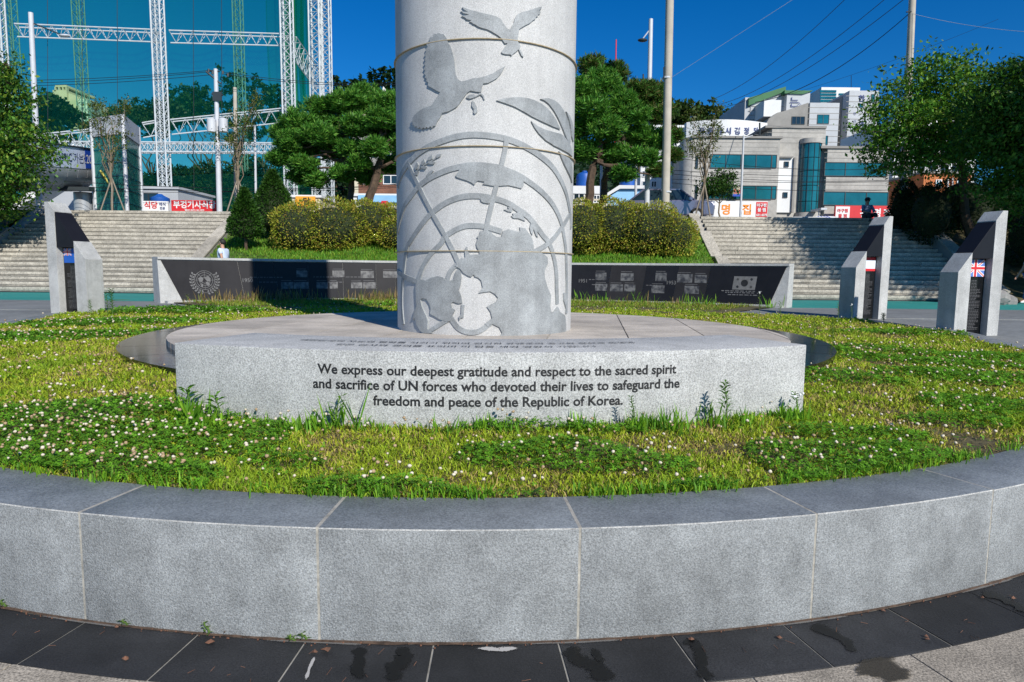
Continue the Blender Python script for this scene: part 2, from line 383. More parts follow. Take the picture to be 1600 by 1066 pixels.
for a in lst:                                               # mortar in the joints
    zb = gz(cyl(a, 0, 6).y)-.05; ro = bedr(a)-.0025; ri = ro-.322; q = .0065/6
    core.hexa([cyl(a-q, zb, ro), cyl(a+q, zb, ro), cyl(a+q, zb, ri), cyl(a-q, zb, ri), cyl(a-q, .4185, ro), cyl(a+q, .4185, ro), cyl(a+q, .4185, ri), cyl(a-q, .4185, ri)])
o = core.build('mortar_joint', M['wall_grout'], wall)

# dark slate border: tiles, and the pale pavement beyond
slp = [oncyl(x, y, 6.0)[0] for x, y in ((135, 978), (310, 995), (478, 1010), (678, 1010), (872, 1010), (1050, 1003), (1222, 985), (1385, 960))]
d = (slp[-1]-slp[0])/7; slp = [slp[0]-d*k for k in range(12, 0, -1)]+slp+[slp[-1]+d*k for k in range(1, 13)]
def annulus_tile(a, b, r0, r1, z0, z1, n=3):
    mb = MB(); vs = []
    for i in range(n+1):
        p = a+(b-a)*i/n
        for r, z in ((r1, z0), (r1, z1), (r0, z1), (r0, z0)): vs.append(cyl(p, z, r))
    fs = [(i*4+j, i*4+(j+1) % 4, (i+1)*4+(j+1) % 4, (i+1)*4+j) for i in range(n) for j in range(4)]+[(0, 1, 2, 3), (n*4+3, n*4+2, n*4+1, n*4)]
    return mb.add(vs, fs)
base = thing('pavement_border', (CX, CY-6.1, -.01), 'ring of dark slate tiles with pale joints along the foot of the curved wall', 'paving'); base['kind'] = 'structure'
if 'category' in base: del base['category']
del base['label']
for a, b in zip(slp, slp[1:]):
    annulus_tile(a+.0006, b-.0006, 6.004, 6.2775, -.03, random.uniform(-.001, .0012)).build('slate_tile', M['slate'], base, bevel=.0015)
mb = MB(); vs = []; n = 60
for i in range(n+1):
    p = slp[0]+(slp[-1]-slp[0])*i/n; vs += [cyl(p, -.0035, 5.95), cyl(p, -.0035, 7.9)]
mb.add(vs, [(2*i, 2*i+1, 2*i+3, 2*i+2) for i in range(n)]); mb.build('slate_bedding', M['slate_joint'], base)
pav = thing('pavement', (CX, CY-6.6, -.01), 'x', 'x'); del pav['label'], pav['category']; pav['kind'] = 'structure'
for ring, (r0, r1) in enumerate(((6.282, 6.84), (6.845, 7.4), (7.405, 7.9))):
    a = slp[0]+random.uniform(0, .05)
    while a < slp[-1]-.1:
        b = a+.098
        annulus_tile(a+.0005, b-.0005, r0, r1, -.03, .001+random.uniform(-.001, .001)).build('granite_slab', M['pave'], pav, bevel=.0015); a = b
# puddle of mortar and wet streaks from the wall's joints
def blob_strip(name, pts, wd, m, z=.0028, parent=None, lab=None, cat=None):
    """thin stain: full in its middle, ragged towards its rim (vertex attribute 'tint' = 1 in the middle, 0 at the rim)"""
    pts = [Vector((p.x, p.y, 0)) for p in pts]; dn = []
    for a, b in zip(pts, pts[1:]):
        for t in np.linspace(0, 1, 9)[:-1]: dn.append(a.lerp(b, t))
    dn.append(pts[-1]); V = []; T = []; k = len(dn); sd_ = pts[0].x*7.3
    for i, p in enumerate(dn):
        q = (dn[min(i+1, k-1)]-dn[max(i-1, 0)]).normalized(); nrm = Vector((-q.y, q.x, 0)); p = p+nrm*wd*.7*noise.noise(Vector((i*.16, sd_, 0)))
        ww = wd*(1.25+.9*noise.noise(Vector((i*.22, sd_, 4))))
        for u in (-1.6, -.8, 0, .8, 1.6):
            V.append(tuple(p+nrm*ww*u+Vector((0, 0, z)))); e = (1-abs(u)/1.6)*min(1, .25*i+.1, .3*(k-1-i)+.1 if True else 1); T.append((e, e, e))
    F_ = [(i*5+j, i*5+j+1, (i+1)*5+j+1, (i+1)*5+j) for i in range(k-1) for j in range(4)]
    me = fastmesh(name, np.array(V), np.array(F_), m, np.array(T), 4); o = link(name, me, parent)
    if lab: tag(o, lab, cat)
    return o
def stainmat(name, col, rough, scale, op=.9):
    m, t, p = newmat(name); N, L = t.nodes, t.links; p.inputs['Base Color'].default_value = (*col, 1); p.inputs['Roughness'].default_value = rough; p.inputs['Specular IOR Level'].default_value = .3
    at_ = N.new('ShaderNodeAttribute'); at_.attribute_name = 'tint'; tc = N.new('ShaderNodeTexCoord'); n = N.new('ShaderNodeTexNoise'); n.inputs['Scale'].default_value = scale; n.inputs['Detail'].default_value = 6; n.inputs['Roughness'].default_value = .7
    L.new(tc.outputs['Object'], n.inputs['Vector']); ad = N.new('ShaderNodeMath'); ad.operation = 'ADD'; L.new(at_.outputs['Fac'], ad.inputs[0]); L.new(n.outputs[0], ad.inputs[1])
    r = N.new('ShaderNodeMapRange'); r.interpolation_type = 'SMOOTHSTEP'; r.inputs[1].default_value = .80; r.inputs[2].default_value = 1.02; r.inputs[3].default_value = 0; r.inputs[4].default_value = op; L.new(ad.outputs[0], r.inputs[0]); L.new(r.outputs[0], p.inputs['Alpha']); return m
M['wet'] = stainmat('wet_stain', (.005, .0055, .006), .35, 45, .85); M['lime'] = stainmat('lime_stain', (.45, .44, .42), .9, 120, .95); M['damp'] = stainmat('damp_stain', (.045, .04, .03), .6, 60, .8); M['limefaint'] = stainmat('lime_faint', (.3, .29, .27), .9, 160, .5)
g0 = lambda x, y: atz(x, y, .001)
for pts, wd, lab in (([(566, 1008), (562, 1030), (555, 1066)], .020, 'dark wet streak on slate left of centre, broad straight one'),
                 ([(625, 1010), (632, 1025), (620, 1045), (612, 1068)], .024, 'dark wet streak on slate with a bend, second from left'),
                 ([(880, 1012), (905, 1030), (935, 1045), (950, 1068)], .026, 'forked wet streak running down slate right of centre'),
                 ([(925, 1010), (935, 1030), (937, 1046)], .014, 'short side branch of the forked wet streak'),
                 ([(1068, 998), (1090, 1010), (1100, 1035), (1105, 1068)], .020, 'wet streak on slate beneath the right wall joint'),
                 ([(1268, 975), (1290, 986), (1318, 1003), (1340, 1022)], .022, 'long curved wet streak ending at pale slabs on the right'),
                 ([(1535, 922), (1560, 935), (1585, 945), (1605, 960)], .026, 'rightmost wet patch on slate beside the wall')):
    blob_strip('wet_streak', [g0(*p) for p in pts], wd, M['wet'], z=.0026+wd*.04+pts[0][0]*4e-7, lab=lab, cat='water stain')
blob_strip('damp_patch', [g0(*p) for p in ((1345, 1030), (1375, 1045), (1420, 1068))], .055, M['damp'], z=.0055, lab='dark damp patch on the pale slabs at lower right', cat='water stain')
blob_strip('mortar_spill', [g0(*p) for p in ((742, 1013), (775, 1015), (812, 1014))], .009, M['lime'], lab='dried white mortar smear at the foot of the wall', cat='stain')
blob_strip('mortar_spill', [g0(*p) for p in ((478, 1066), (484, 1045), (492, 1025))], .005, M['lime'], lab='white mortar smear filling a slate joint at lower left', cat='stain')
for k_, ph_ in enumerate(jphi):
    blob_strip('lime_bloom', [cyl(ph_-.035, 0, 6.012), cyl(ph_, 0, 6.010), cyl(ph_+.03, 0, 6.012)], .0035, M['limefaint'], z=.0031, lab='thin lime bloom at the foot of the kerb beneath its %s joint from the left' % ('first', 'second', 'third', 'fourth', 'fifth')[k_], cat='stain')
# dirt line at the foot of the wall
mb = MB(); vs = []
for i in range(401):
    p = -R(58)+R(116)*i/400; q = .006+.009*abs(noise.noise(Vector((p*40, 0, 0))))+.006*abs(noise.noise(Vector((p*170, 3, 0))))
    vs += [cyl(p, .0035, 5.994), cyl(p, .0022, 5.998+q), cyl(p, .006+.6*q*abs(noise.noise(Vector((p*90, 3, 0)))), 5.999)]
mb.add(vs, [(3*i+2, 3*i+1, 3*i+4, 3*i+5) for i in range(400)]+[(3*i, 3*i+2, 3*i+5, 3*i+3) for i in range(400)])
tag(mb.build('dirt', mat('dirt', (.07, .045, .03), .95, .5, 30)), kind='stuff')

# ------------------------------------------------------------------ black polished ring, round plinth
mb = MB(); n = 120; vs = []
for i in range(n): p = 2*math.pi*i/n; vs += [cyl(p, .552, 3.3), cyl(p, .552, 3.93), cyl(p, .40, 3.93)]
mb.add(vs, [f for i in range(n) for f in ((3*i, 3*i+1, 3*((i+1) % n)+1, 3*((i+1) % n)), (3*i+1, 3*i+2, 3*((i+1) % n)+2, 3*((i+1) % n)+1))])
rg = thing('stone_basin_ring', (CX, CY, .4), 'polished black stone ring around the round plinth, mirroring the surroundings', 'paving')
mb.build('bedding', M['joint'], rg)
for i in range(30):
    a, b = 2*math.pi*i/30, 2*math.pi*(i+1)/30
    annulus_tile(a+.0012, b-.0012, 3.44, 3.94, .5, .560+random.uniform(-.0006, .0006), 6).build('polished_slab', M['blackstone'], rg)
pt = thing('round_plinth', (CX, CY, .5), 'round paved stone plinth beneath the tall column', 'plinth')
mb = MB(); mb.lathe([(3.507, .5), (3.507, .602)], 128, (CX, CY, 0)); mb.build('rim', M['joint'], pt, True)
def clip(poly, Rr):
    n = 72
    for k in range(n):
        a = 2*math.pi*(k+.5)/n; nx, ny = math.cos(a), math.sin(a); out = []
        for i in range(len(poly)):
            p, q = poly[i], poly[(i+1) % len(poly)]; dp = p[0]*nx+p[1]*ny-Rr; dq = q[0]*nx+q[1]*ny-Rr
            if dp <= 0: out.append(p)
            if dp*dq < 0: t = dp/(dp-dq); out.append((p[0]+(q[0]-p[0])*t, p[1]+(q[1]-p[1])*t))
        poly = out
        if len(poly) < 3: return None
    return poly
s = .86; rot = R(-7)
for i in range(-5, 5):
    for j in range(-5, 5):
        g = .008; sq = [(i*s+g, j*s+g), ((i+1)*s-g, j*s+g), ((i+1)*s-g, (j+1)*s-g), (i*s+g, (j+1)*s-g)]
        c = clip(sq, 3.511)
        if not c or max(math.hypot(*q) for q in sq) < .95: continue
        area = abs(sum(c[k][0]*c[(k+1) % len(c)][1]-c[(k+1) % len(c)][0]*c[k][1] for k in range(len(c))))/2
        if area < .01: continue
        z = .614+random.uniform(-.0006, .0006); W = lambda q, z: (CX+q[0]*math.cos(rot)-q[1]*math.sin(rot), CY+q[0]*math.sin(rot)+q[1]*math.cos(rot), z)
        mb = MB(); mb.prism(c, lambda q: W(q, .56), lambda q: W(q, z)); mb.build('paving_slab', M['plinth'], pt)

# ------------------------------------------------------------------ the column with its reliefs
RC = 1.0643
col = thing('monument_column', (CX, CY, .6), 'tall round pale granite column carved with doves, leaves and a globe emblem', 'column')
zj = [.603, 1.5258, 2.621, 3.7033, 4.80, 5.90, 7.0, 8.1, 9.2, 10.4]
for z0, z1 in zip(zj, zj[1:]):
    mb = MB(); mb.lathe([(RC-.004, z0+.001), (RC, z0+.005), (RC, z1-.005), (RC-.004, z1-.001)], 160, (CX, CY, 0)); mb.build('drum', M['granite_col'], col, True)
for z in zj[1:-1]:
    mb = MB(); mb.lathe([(RC-.02, z-.0038), (RC+.0205, z-.0038), (RC+.0205, z+.0038), (RC-.02, z+.0038)], 160, (CX, CY, 0)); mb.build('mortar_joint', M['grout'], col, True)
def plate(pts, th, name, m=None, step=.05, deep=1.5):
    """raised relief: outline in the unrolled surface of the column, (arc length, height)"""
    P = []; th *= deep
    for a, b in zip(pts, pts[1:]+pts[:1]):
        k = max(1, int(math.hypot(a[0]-b[0], a[1]-b[1])/step))
        P += [(a[0]+(b[0]-a[0])*i/k, a[1]+(b[1]-a[1])*i/k) for i in range(k)]
    n = len(P); xs = [p[0] for p in P]; zs = [p[1] for p in P]
    grid = []
    def inside(x, y):
        c = False
        for i in range(n):
            (x0, y0), (x1, y1) = P[i], P[(i+1) % n]
            if (y0 > y) != (y1 > y) and x < (x1-x0)*(y-y0)/(y1-y0)+x0: c = not c
        return c
    gx = min(xs)
    while gx < max(xs):
        gy = min(zs)
        while gy < max(zs):
            if inside(gx, gy): grid.append((gx, gy))
            gy += step*1.6
        gx += step
    v, e, f, *_ = delaunay_2d_cdt([Vector(p) for p in P+grid], [], [list(range(n))], 1, 1e-5)
    T = [tuple(q) for q in f]; k = len(v); top = [cyl(q.x/RC, q.y, RC+th) for q in v]; bot = [cyl(q.x/RC, q.y, RC-.003) for q in v]
    ed = {}
    for q in T:
        for i in range(3):
            a, b = q[i], q[(i+1) % 3]; ed[(a, b)] = 1
    side = [(a, b, b+k, a+k) for a, b in ed if (b, a) not in ed]
    mb = MB(); mb.v = [tuple(p) for p in top+bot]; mb.f = T+[(d0, c0, b0, a0) for a0, b0, c0, d0 in side]
    me = bpy.data.meshes.new(name); me.from_pydata(mb.v, [], mb.f); me.update(); me.materials.append(m or M['relief'])
    import bmesh
    b = bmesh.new(); b.from_mesh(me); bmesh.ops.recalc_face_normals(b, faces=b.faces); b.to_mesh(me); b.free()
    return link(name, me, col)
def un(x, y):
    a, z = oncyl(x, y, RC+.009); return (a*RC, z)
def crop(o, s, pts): return [un(o[0]+x/s, o[1]+y/s) for x, y in pts]
A_, B_, C_, D_ = (610, 230), (750, 230), (610, 380), (750, 380); S7 = 7.107
def band(pts, wd, th, name):
    q = [un(*p) for p in pts]; Q = []; th *= 1.5
    for i in range(len(q)-1):                               # smooth through the traced points
        p0, p1, p2, p3 = q[max(i-1, 0)], q[i], q[i+1], q[min(i+2, len(q)-1)]
        for t in (0, .33, .66):
            Q.append(tuple(.5*(2*p1[k]+(p2[k]-p0[k])*t+(2*p0[k]-5*p1[k]+4*p2[k]-p3[k])*t*t+(3*p1[k]-p0[k]-3*p2[k]+p3[k])*t**3) for k in (0, 1)))
    Q.append(q[-1]); l = []; r = []
    for i, p in enumerate(Q):
        a, b = Q[max(i-1, 0)], Q[min(i+1, len(Q)-1)]; d = math.hypot(b[0]-a[0], b[1]-a[1])+1e-9; nx, ny = -(b[1]-a[1])/d, (b[0]-a[0])/d
        l.append((p[0]+nx*wd/2, p[1]+ny*wd/2)); r.append((p[0]-nx*wd/2, p[1]-ny*wd/2))
    k = len(Q); mb = MB(); 
    top = [cyl(p[0]/RC, p[1], RC+th) for p in l+r]; bot = [cyl(p[0]/RC, p[1], RC-.003) for p in l+r]
    f = []
    for i in range(k-1): f += [(i, i+1, k+i+1, k+i), (i, 2*k+i, 2*k+i+1, i+1), (k+i, k+i+1, 3*k+i+1, 3*k+i)]
    f += [(0, k, 3*k, 2*k), (k-1, 3*k-1, 4*k-1, 2*k-1)]
    mb.add(top+bot, f); return mb.build(name, M['relief'], col)
band([(621, 292), (626, 275), (634.6, 260.3), (650, 242.7), (666, 231.4), (684, 223), (714, 213.5), (742, 210.5), (777, 214), (803, 221), (828, 233), (847, 246), (864, 262), (877, 283), (885, 303), (889, 321.5), (891.5, 337), (892.5, 357)], .062, .0090, 'globe_ring')
band([(621, 364), (625.5, 341), (633, 320), (644, 304.6), (653.6, 292), (670.5, 279), (690, 269.4), (708.5, 263), (730, 259), (750, 258), (778, 261.5), (792, 266.6), (806, 272), (820, 280), (837, 292), (852.7, 306), (864, 320), (872.4, 335.5), (878, 352), (881, 368), (883, 380), (884.4, 394), (885.4, 422), (885.8, 450), (885, 490)], .058, .0094, 'globe_ring')
band([(630, 507), (628, 485), (627.6, 464), (628.5, 443), (630.4, 426), (632.5, 405), (636.7, 384), (640, 379), (651, 362), (663.5, 345), (674.7, 333), (691.6, 320), (708.5, 311.6), (728, 306.7), (751, 306.5), (771, 310), (792, 316.5), (809, 327), (824.6, 338), (837, 352.4), (848.5, 368), (855.5, 376), (861, 387), (866.8, 408), (869.6, 429), (870, 450), (871, 475)], .058, .0086, 'globe_ring')
band([(652, 490), (653.6, 464), (653.6, 440.5), (656.4, 429), (662, 414), (673, 397), (689, 381), (694.4, 370.7), (708.5, 361), (722.6, 354.5), (736.6, 352.4), (757.7, 354), (768, 357), (784, 362)], .055, .0082, 'globe_ring')
band([(698, 440), (703, 425), (712, 415), (724, 405)], .05, .0078, 'globe_ring')
band([(703, 494), (707, 501), (715.5, 512), (728, 518.6), (743.7, 519), (755, 514), (767, 504)], .055, .0084, 'globe_ring')
band([(638, 256), (651, 283.5), (673, 328.5), (700, 376), (717, 412)], .047, .0102, 'globe_meridian')
band([(791.5, 219), (789.4, 233), (783.8, 258), (776.7, 286), (768, 321.5), (761, 352), (757, 375)], .050, .0099, 'globe_meridian')
band([(889.5, 336), (877, 357), (860, 378), (836, 393)], .05, .0107, 'globe_meridian')
band([(621, 424), (630, 430.6), (654, 440.5)], .05, .0106, 'globe_meridian')
band([(700, 499.6), (670.5, 518), (660, 523)], .045, .0104, 'globe_meridian')
band([(654, 493), (667, 517)], .05, .0097, 'globe_meridian')
K1 = [(A_[0]+x/S7, A_[1]+y/S7) for x, y in ((850, 172), (1060, 172))]+[(B_[0]+x/S7, B_[1]+y/S7) for x, y in ((90, 180), (220, 200), (350, 250), (450, 300), (480, 385), (482, 430), (460, 460), (380, 440), (320, 425), (220, 432), (130, 430), (30, 412))]+[(A_[0]+x/S7, A_[1]+y/S7) for x, y in ((1045, 385), (975, 373), (955, 385), (935, 420), (900, 395), (860, 375), (780, 350), (740, 335), (725, 315), (760, 268), (780, 225))]
plate([un(*p) for p in K1], .0116, 'continent_relief')
c5 = lambda pts: [un(600+x/3.553, 240+y/3.553) for x, y in pts]
plate(c5([(530, 545), (515, 520), (512, 500), (522, 470), (515, 465), (530, 450), (535, 430), (550, 428), (555, 445), (572, 432), (600, 435), (600, 445), (622, 462), (650, 466), (658, 432), (690, 420), (720, 428), (738, 434), (755, 432), (752, 410), (782, 415), (800, 440), (815, 460), (826, 490), (830, 530), (865, 545), (905, 575), (908, 610), (890, 650), (890, 690), (905, 740), (925, 790), (920, 850), (928, 885), (945, 875), (962, 850), (975, 880), (1003, 900), (1008, 950), (1008, 990), (960, 1001), (880, 1010), (780, 1016), (700, 1019), (640, 1019), (655, 995), (640, 965), (600, 945), (575, 960), (560, 945), (600, 915), (592, 880), (572, 850), (605, 833), (622, 822), (632, 800), (615, 780), (590, 765), (550, 770), (525, 775), (548, 742), (540, 705), (525, 690), (505, 683), (500, 672), (485, 685), (470, 680), (440, 662), (425, 640), (395, 625), (430, 595), (452, 575), (449, 545), (455, 520), (462, 516), (468, 545), (476, 562), (530, 560)]), .0121, 'continent_relief')
plate(c5([(186, 700), (215, 700), (235, 705), (262, 690), (300, 680), (330, 688), (350, 712), (385, 700), (400, 655), (410, 640), (426, 655), (430, 690), (425, 730), (415, 760), (428, 790), (435, 830), (415, 833), (385, 822), (372, 835), (378, 858), (395, 870), (380, 900), (372, 930), (345, 932), (310, 920), (285, 905), (258, 890), (262, 860), (255, 835), (238, 808), (215, 803), (204, 812), (212, 850), (238, 905), (246, 930), (242, 972), (268, 998), (225, 998), (205, 985), (182, 950), (176, 915), (160, 920), (172, 875), (183, 850), (180, 800), (178, 740)]), .0126, 'continent_relief')
plate(crop(B_, S7, [(265, 695), (320, 690), (305, 665), (345, 672), (362, 700), (350, 722), (310, 716)]), .0112, 'continent_relief')
plate(crop(B_, S7, [(345, 765), (372, 762), (360, 738), (395, 735), (425, 722), (455, 745), (480, 770), (500, 822), (460, 805), (425, 792), (370, 790)]), .0112, 'continent_relief')
plate(crop(B_, S7, [(560, 850), (620, 860), (632, 930), (640, 1004), (618, 980), (600, 930), (590, 905), (580, 980), (562, 950), (548, 900)]), .0114, 'continent_relief')
plate(crop(C_, S7, [(790, 682), (826, 690), (815, 760), (812, 828), (786, 832), (765, 862), (758, 820), (785, 790), (788, 740)]), .0114, 'continent_relief')
plate(crop(A_, S7, [(998, 578), (1060, 570), (1120, 590), (1095, 628), (1040, 620), (1010, 605)]), .0114, 'continent_relief')
plate(crop(D_, S7, [(925, 560), (940, 550), (955, 600), (965, 700), (958, 760), (945, 700), (928, 640)]), .0114, 'continent_relief')
plate(crop((630, 40), 6.2706, [(430, 130), (412, 105), (398, 84), (380, 90), (362, 78), (345, 75), (330, 87), (310, 80), (295, 98), (300, 113), (272, 112), (258, 135), (268, 158), (240, 165), (232, 190), (247, 212), (222, 235), (230, 262), (214, 285), (226, 310), (211, 330), (223, 353), (208, 375), (221, 400), (205, 425), (221, 445), (208, 470), (226, 493), (215, 512), (238, 523), (228, 545), (250, 558), (245, 590), (290, 615), (330, 640), (365, 655), (345, 690), (310, 740), (280, 785), (210, 810), (150, 845), (115, 880), (95, 910), (99, 930), (84, 945), (100, 957), (91, 975), (113, 974), (115, 995), (139, 988), (145, 1008), (169, 998), (182, 1020), (202, 999), (220, 1012), (234, 994), (250, 1008), (271, 989), (285, 1005), (297, 984), (315, 985), (330, 950), (360, 905), (385, 858), (440, 845), (490, 820), (530, 795), (565, 750), (600, 700), (630, 660), (660, 640), (700, 648), (748, 655), (765, 650), (768, 620), (778, 590), (785, 570), (830, 565), (880, 540), (920, 515), (960, 470), (985, 430), (1000, 400), (950, 425), (880, 470), (800, 500), (740, 515), (680, 520), (620, 540), (570, 550), (535, 525), (515, 480), (508, 420), (500, 340), (485, 270), (465, 205), (440, 170)]), .012, 'dove_relief')
plate(crop((630, 40), 6.2706, [(745, 660), (768, 668), (790, 685), (799, 727), (790, 727), (779, 697), (757, 678), (702, 707), (692, 700), (735, 676)]), .0105, 'twig_relief')
plate(crop((630, 40), 6.2706, [(620, 700), (650, 680), (690, 675), (710, 690), (690, 710), (655, 720), (630, 712)]), .012, 'leaf_relief')
plate(crop((630, 40), 6.2706, [(678, 735), (705, 760), (722, 800), (727, 850), (705, 868), (688, 858), (692, 820), (672, 790)]), .012, 'leaf_relief')
plate(crop((710, 0), 10.66, [(130, 120), (200, 145), (260, 170), (350, 190), (480, 225), (620, 255), (710, 285), (770, 320), (800, 370), (840, 430), (880, 480), (910, 497), (935, 475), (960, 430), (990, 385), (1000, 320), (1030, 260), (1100, 215), (1200, 190), (1300, 155), (1380, 130), (1450, 115), (1445, 145), (1400, 182), (1432, 205), (1420, 235), (1385, 248), (1393, 270), (1352, 288), (1352, 315), (1300, 345), (1260, 385), (1200, 415), (1130, 455), (1075, 490), (1065, 560), (1050, 640), (1055, 700), (1090, 750), (1095, 790), (1075, 815), (1110, 860), (1130, 910), (1148, 957), (1112, 930), (1090, 880), (1065, 828), (1020, 870), (975, 900), (950, 935), (930, 912), (860, 910), (800, 895), (780, 870), (830, 800), (885, 722), (840, 730), (815, 695), (780, 640), (720, 590), (650, 550), (600, 520), (540, 490), (470, 475), (400, 450), (350, 415), (310, 402), (300, 385), (250, 362), (292, 345), (205, 327), (185, 300), (120, 268), (190, 264), (250, 248), (150, 225), (105, 186), (165, 203), (228, 202), (160, 165)]), .012, 'dove_relief')
for L5 in ([(120, 207), (200, 185), (300, 172), (400, 168), (490, 180), (570, 205), (650, 245), (720, 300), (780, 370), (830, 450), (875, 552), (780, 515), (660, 460), (540, 400), (430, 335), (340, 285), (220, 240)],
           [(640, 190), (730, 180), (800, 205), (860, 250), (910, 320), (945, 400), (975, 500), (988, 600), (993, 700), (985, 750), (960, 690), (930, 610), (890, 510), (850, 420), (800, 330), (740, 250), (690, 210)],
           [(945, 340), (985, 390), (1010, 450), (1025, 520), (1030, 600), (1030, 700), (1012, 640), (1000, 540), (980, 440)],
           [(530, 455), (600, 510), (680, 550), (780, 580), (880, 605), (940, 660), (990, 740), (1010, 800), (1015, 880), (980, 840), (900, 795), (800, 745), (700, 680), (620, 600), (570, 530)]):
    plate(crop((760, 130), 7.614, L5), .013, 'leaf_relief')
plate(crop(B_, S7, [(872, 48), (920, 90), (980, 120), (1010, 160), (1018, 260), (1018, 400), (1005, 345), (970, 270), (930, 190), (900, 120)]), .013, 'leaf_relief')
for L6 in ([(500, 110), (530, 80), (565, 75), (555, 105), (520, 122)], [(465, 85), (468, 130), (440, 148), (412, 152), (420, 120)], [(418, 162), (450, 154), (495, 170), (485, 188), (450, 190), (420, 180)], [(380, 130), (385, 170), (365, 200), (342, 203), (348, 165)], [(337, 212), (370, 208), (403, 225), (390, 245), (350, 240)], [(300, 165), (315, 200), (300, 240), (278, 255), (278, 205)], [(270, 290), (290, 268), (315, 275), (300, 310), (275, 318)], [(395, 330), (430, 275), (470, 255), (480, 265), (450, 300), (410, 330)]):
    plate(crop(A_, S7, L6), .011, 'leaf_relief')
band([(650, 269), (658, 261.6), (669, 254.6), (681, 247.6)], .012, .0083, 'twig_relief')

# ------------------------------------------------------------------ inscribed block in front
BR0, BR1, BZ0, BZ1 = 3.96, 4.62, .38, .872
blk = thing('inscribed_block', cyl(R(2.5), .45, 4.3), 'long curved granite block engraved with three lines thanking UN forces', 'monument block')
a0, a1 = oncyl(275, 600, BR1)[0], oncyl(1257, 600, BR1)[0]
mb = MB(); n = 28; vs = []
for i in range(n+1):
    p = a0+(a1-a0)*i/n
    for r, z in ((BR1, BZ0), (BR1, BZ1), (BR0, BZ1+.006), (BR0, BZ0)): vs.append(cyl(p, z, r))
mb.add(vs, [(i*4+j, i*4+(j+1) % 4, (i+1)*4+(j+1) % 4, (i+1)*4+j) for i in range(n) for j in range(4)]+[(0, 1, 2, 3), (n*4+3, n*4+2, n*4+1, n*4)])
mb.build('stone', M['granite_light'], blk, True, .008)
for body, xl, xr, y in (('We express our deepest gratitude and respect to the sacred spirit', 497, 1056, 588), ('and sacrifice of UN forces who devoted their lives to safeguard the', 490, 1061, 611.5), ('freedom and peace of the Republic of Korea.', 584, 973, 635.5)):
    pl, z = oncyl(xl, y, BR1); pr, _ = oncyl(xr, y, BR1); z = oncyl((xl+xr)/2, y, BR1)[1]; mid = (pl+pr)/2
    c = bpy.data.curves.new('probe', 'FONT'); c.body = body; c.size = 1; o = bpy.data.objects.new('probe', c); C.objects.link(o); bpy.context.view_layer.update(); wid = o.dimensions.x; bpy.data.objects.remove(o)
    sz = (pr-pl)*BR1/wid; 
    text(body, sz, M['ink'], blk, 'inscription', lambda x, y_, mid=mid, z=z: cyl(mid+x/BR1, z+y_*1.0, BR1+.0012), offset=sz*.024)
for body, r, sz in (('대한민국의 자유와 평화를 지키기 위하여 헌신한 유엔군의 숭고한 정신과 희생에', 4.27, .066), ('깊은 감사와 경의를 표하며 이 탑을 세워 영원히 기립니다', 4.43, .066)):
    text(body, sz, M['ink'], blk, 'inscription', lambda x, y_, r=r: cyl(R(1)+x/4.4, BZ1+.0045+.0012+(BR1-r+y_)*.009, r-y_), offset=.0006)

# ------------------------------------------------------------------ curved memorial wall behind
RW = 12.35
def wphi(x, Y=19): 
    d = ray(x, 420); ox, oy = -CX, -CY; a = d.x**2+d.y**2; b = 2*(ox*d.x+oy*d.y); c = ox*ox+oy*oy-RW*RW; t = (-b+math.sqrt(b*b-4*a*c))/(2*a); p = EYE+d*t
    return math.atan2(p.x-CX, p.y-CY)
def wc(al, z, r): return Vector((CX+r*math.sin(al), CY+r*math.cos(al), z))
wa, wb = wphi(248), wphi(1232); WZ0, WZ1 = .40, 1.585
mw = thing('memorial_wall', wc((wa+wb)/2, .4, RW), 'long low curved memorial wall of black panels with pale granite coping behind the column', 'wall')
def arc_prism(prof, a, b, name, m, n=10, par=mw, bev=0, a_top=None, b_top=None, zt=1):
    mb = MB(); vs = []; k = len(prof)
    for i in range(n+1):
        for r, z in prof:
            t = 0 if a_top is None else (z-prof[0][1])/zt
            aa = a+((a_top-a)*t if a_top is not None else 0); bb = b+((b_top-b)*t if b_top is not None else 0)
            vs.append(wc(aa+(bb-aa)*i/n, z, r))
    mb.add(vs, [(i*k+j, i*k+(j+1) % k, (i+1)*k+(j+1) % k, (i+1)*k+j) for i in range(n) for j in range(k)]+[tuple(range(k)), tuple(range((n+1)*k-1, n*k-1, -1))])
    return mb.build(name, m, par, bevel=bev)
arc_prism([(RW-.02, WZ0), (RW+.10, WZ1-.06), (RW+.5, WZ1-.06), (RW+.5, WZ0)], wa, wb, 'granite_body', M['granite_light'], 60)
nc = 14
for i in range(nc):
    arc_prism([(RW+.06, WZ1-.058), (RW+.06, WZ1), (RW+.52, WZ1+.01), (RW+.52, WZ1-.058)], wa+(wb-wa)*i/nc+.0002, wa+(wb-wa)*(i+1)/nc-.0002, 'coping_stone', M['granite_light'], 5)
arc_prism([(RW-.26, WZ0), (RW-.26, .468), (RW-.03, .468), (RW-.03, WZ0)], wa+.008, wb-.004, 'base_kerb', M['granite_light'], 60)
joints = [253, 372, 398, 427, 482, 536, 588, 618, 700, 800, 895, 955, 1010, 1060, 1110, 1228]
js = [wphi(x) for x in joints]; sl = .034                    # ends are cut on the slant
def pr(z, lift): return RW-.02+.12*(z-WZ0)/(WZ1-.06-WZ0)-lift
pz0, pz1 = .475, WZ1-.075
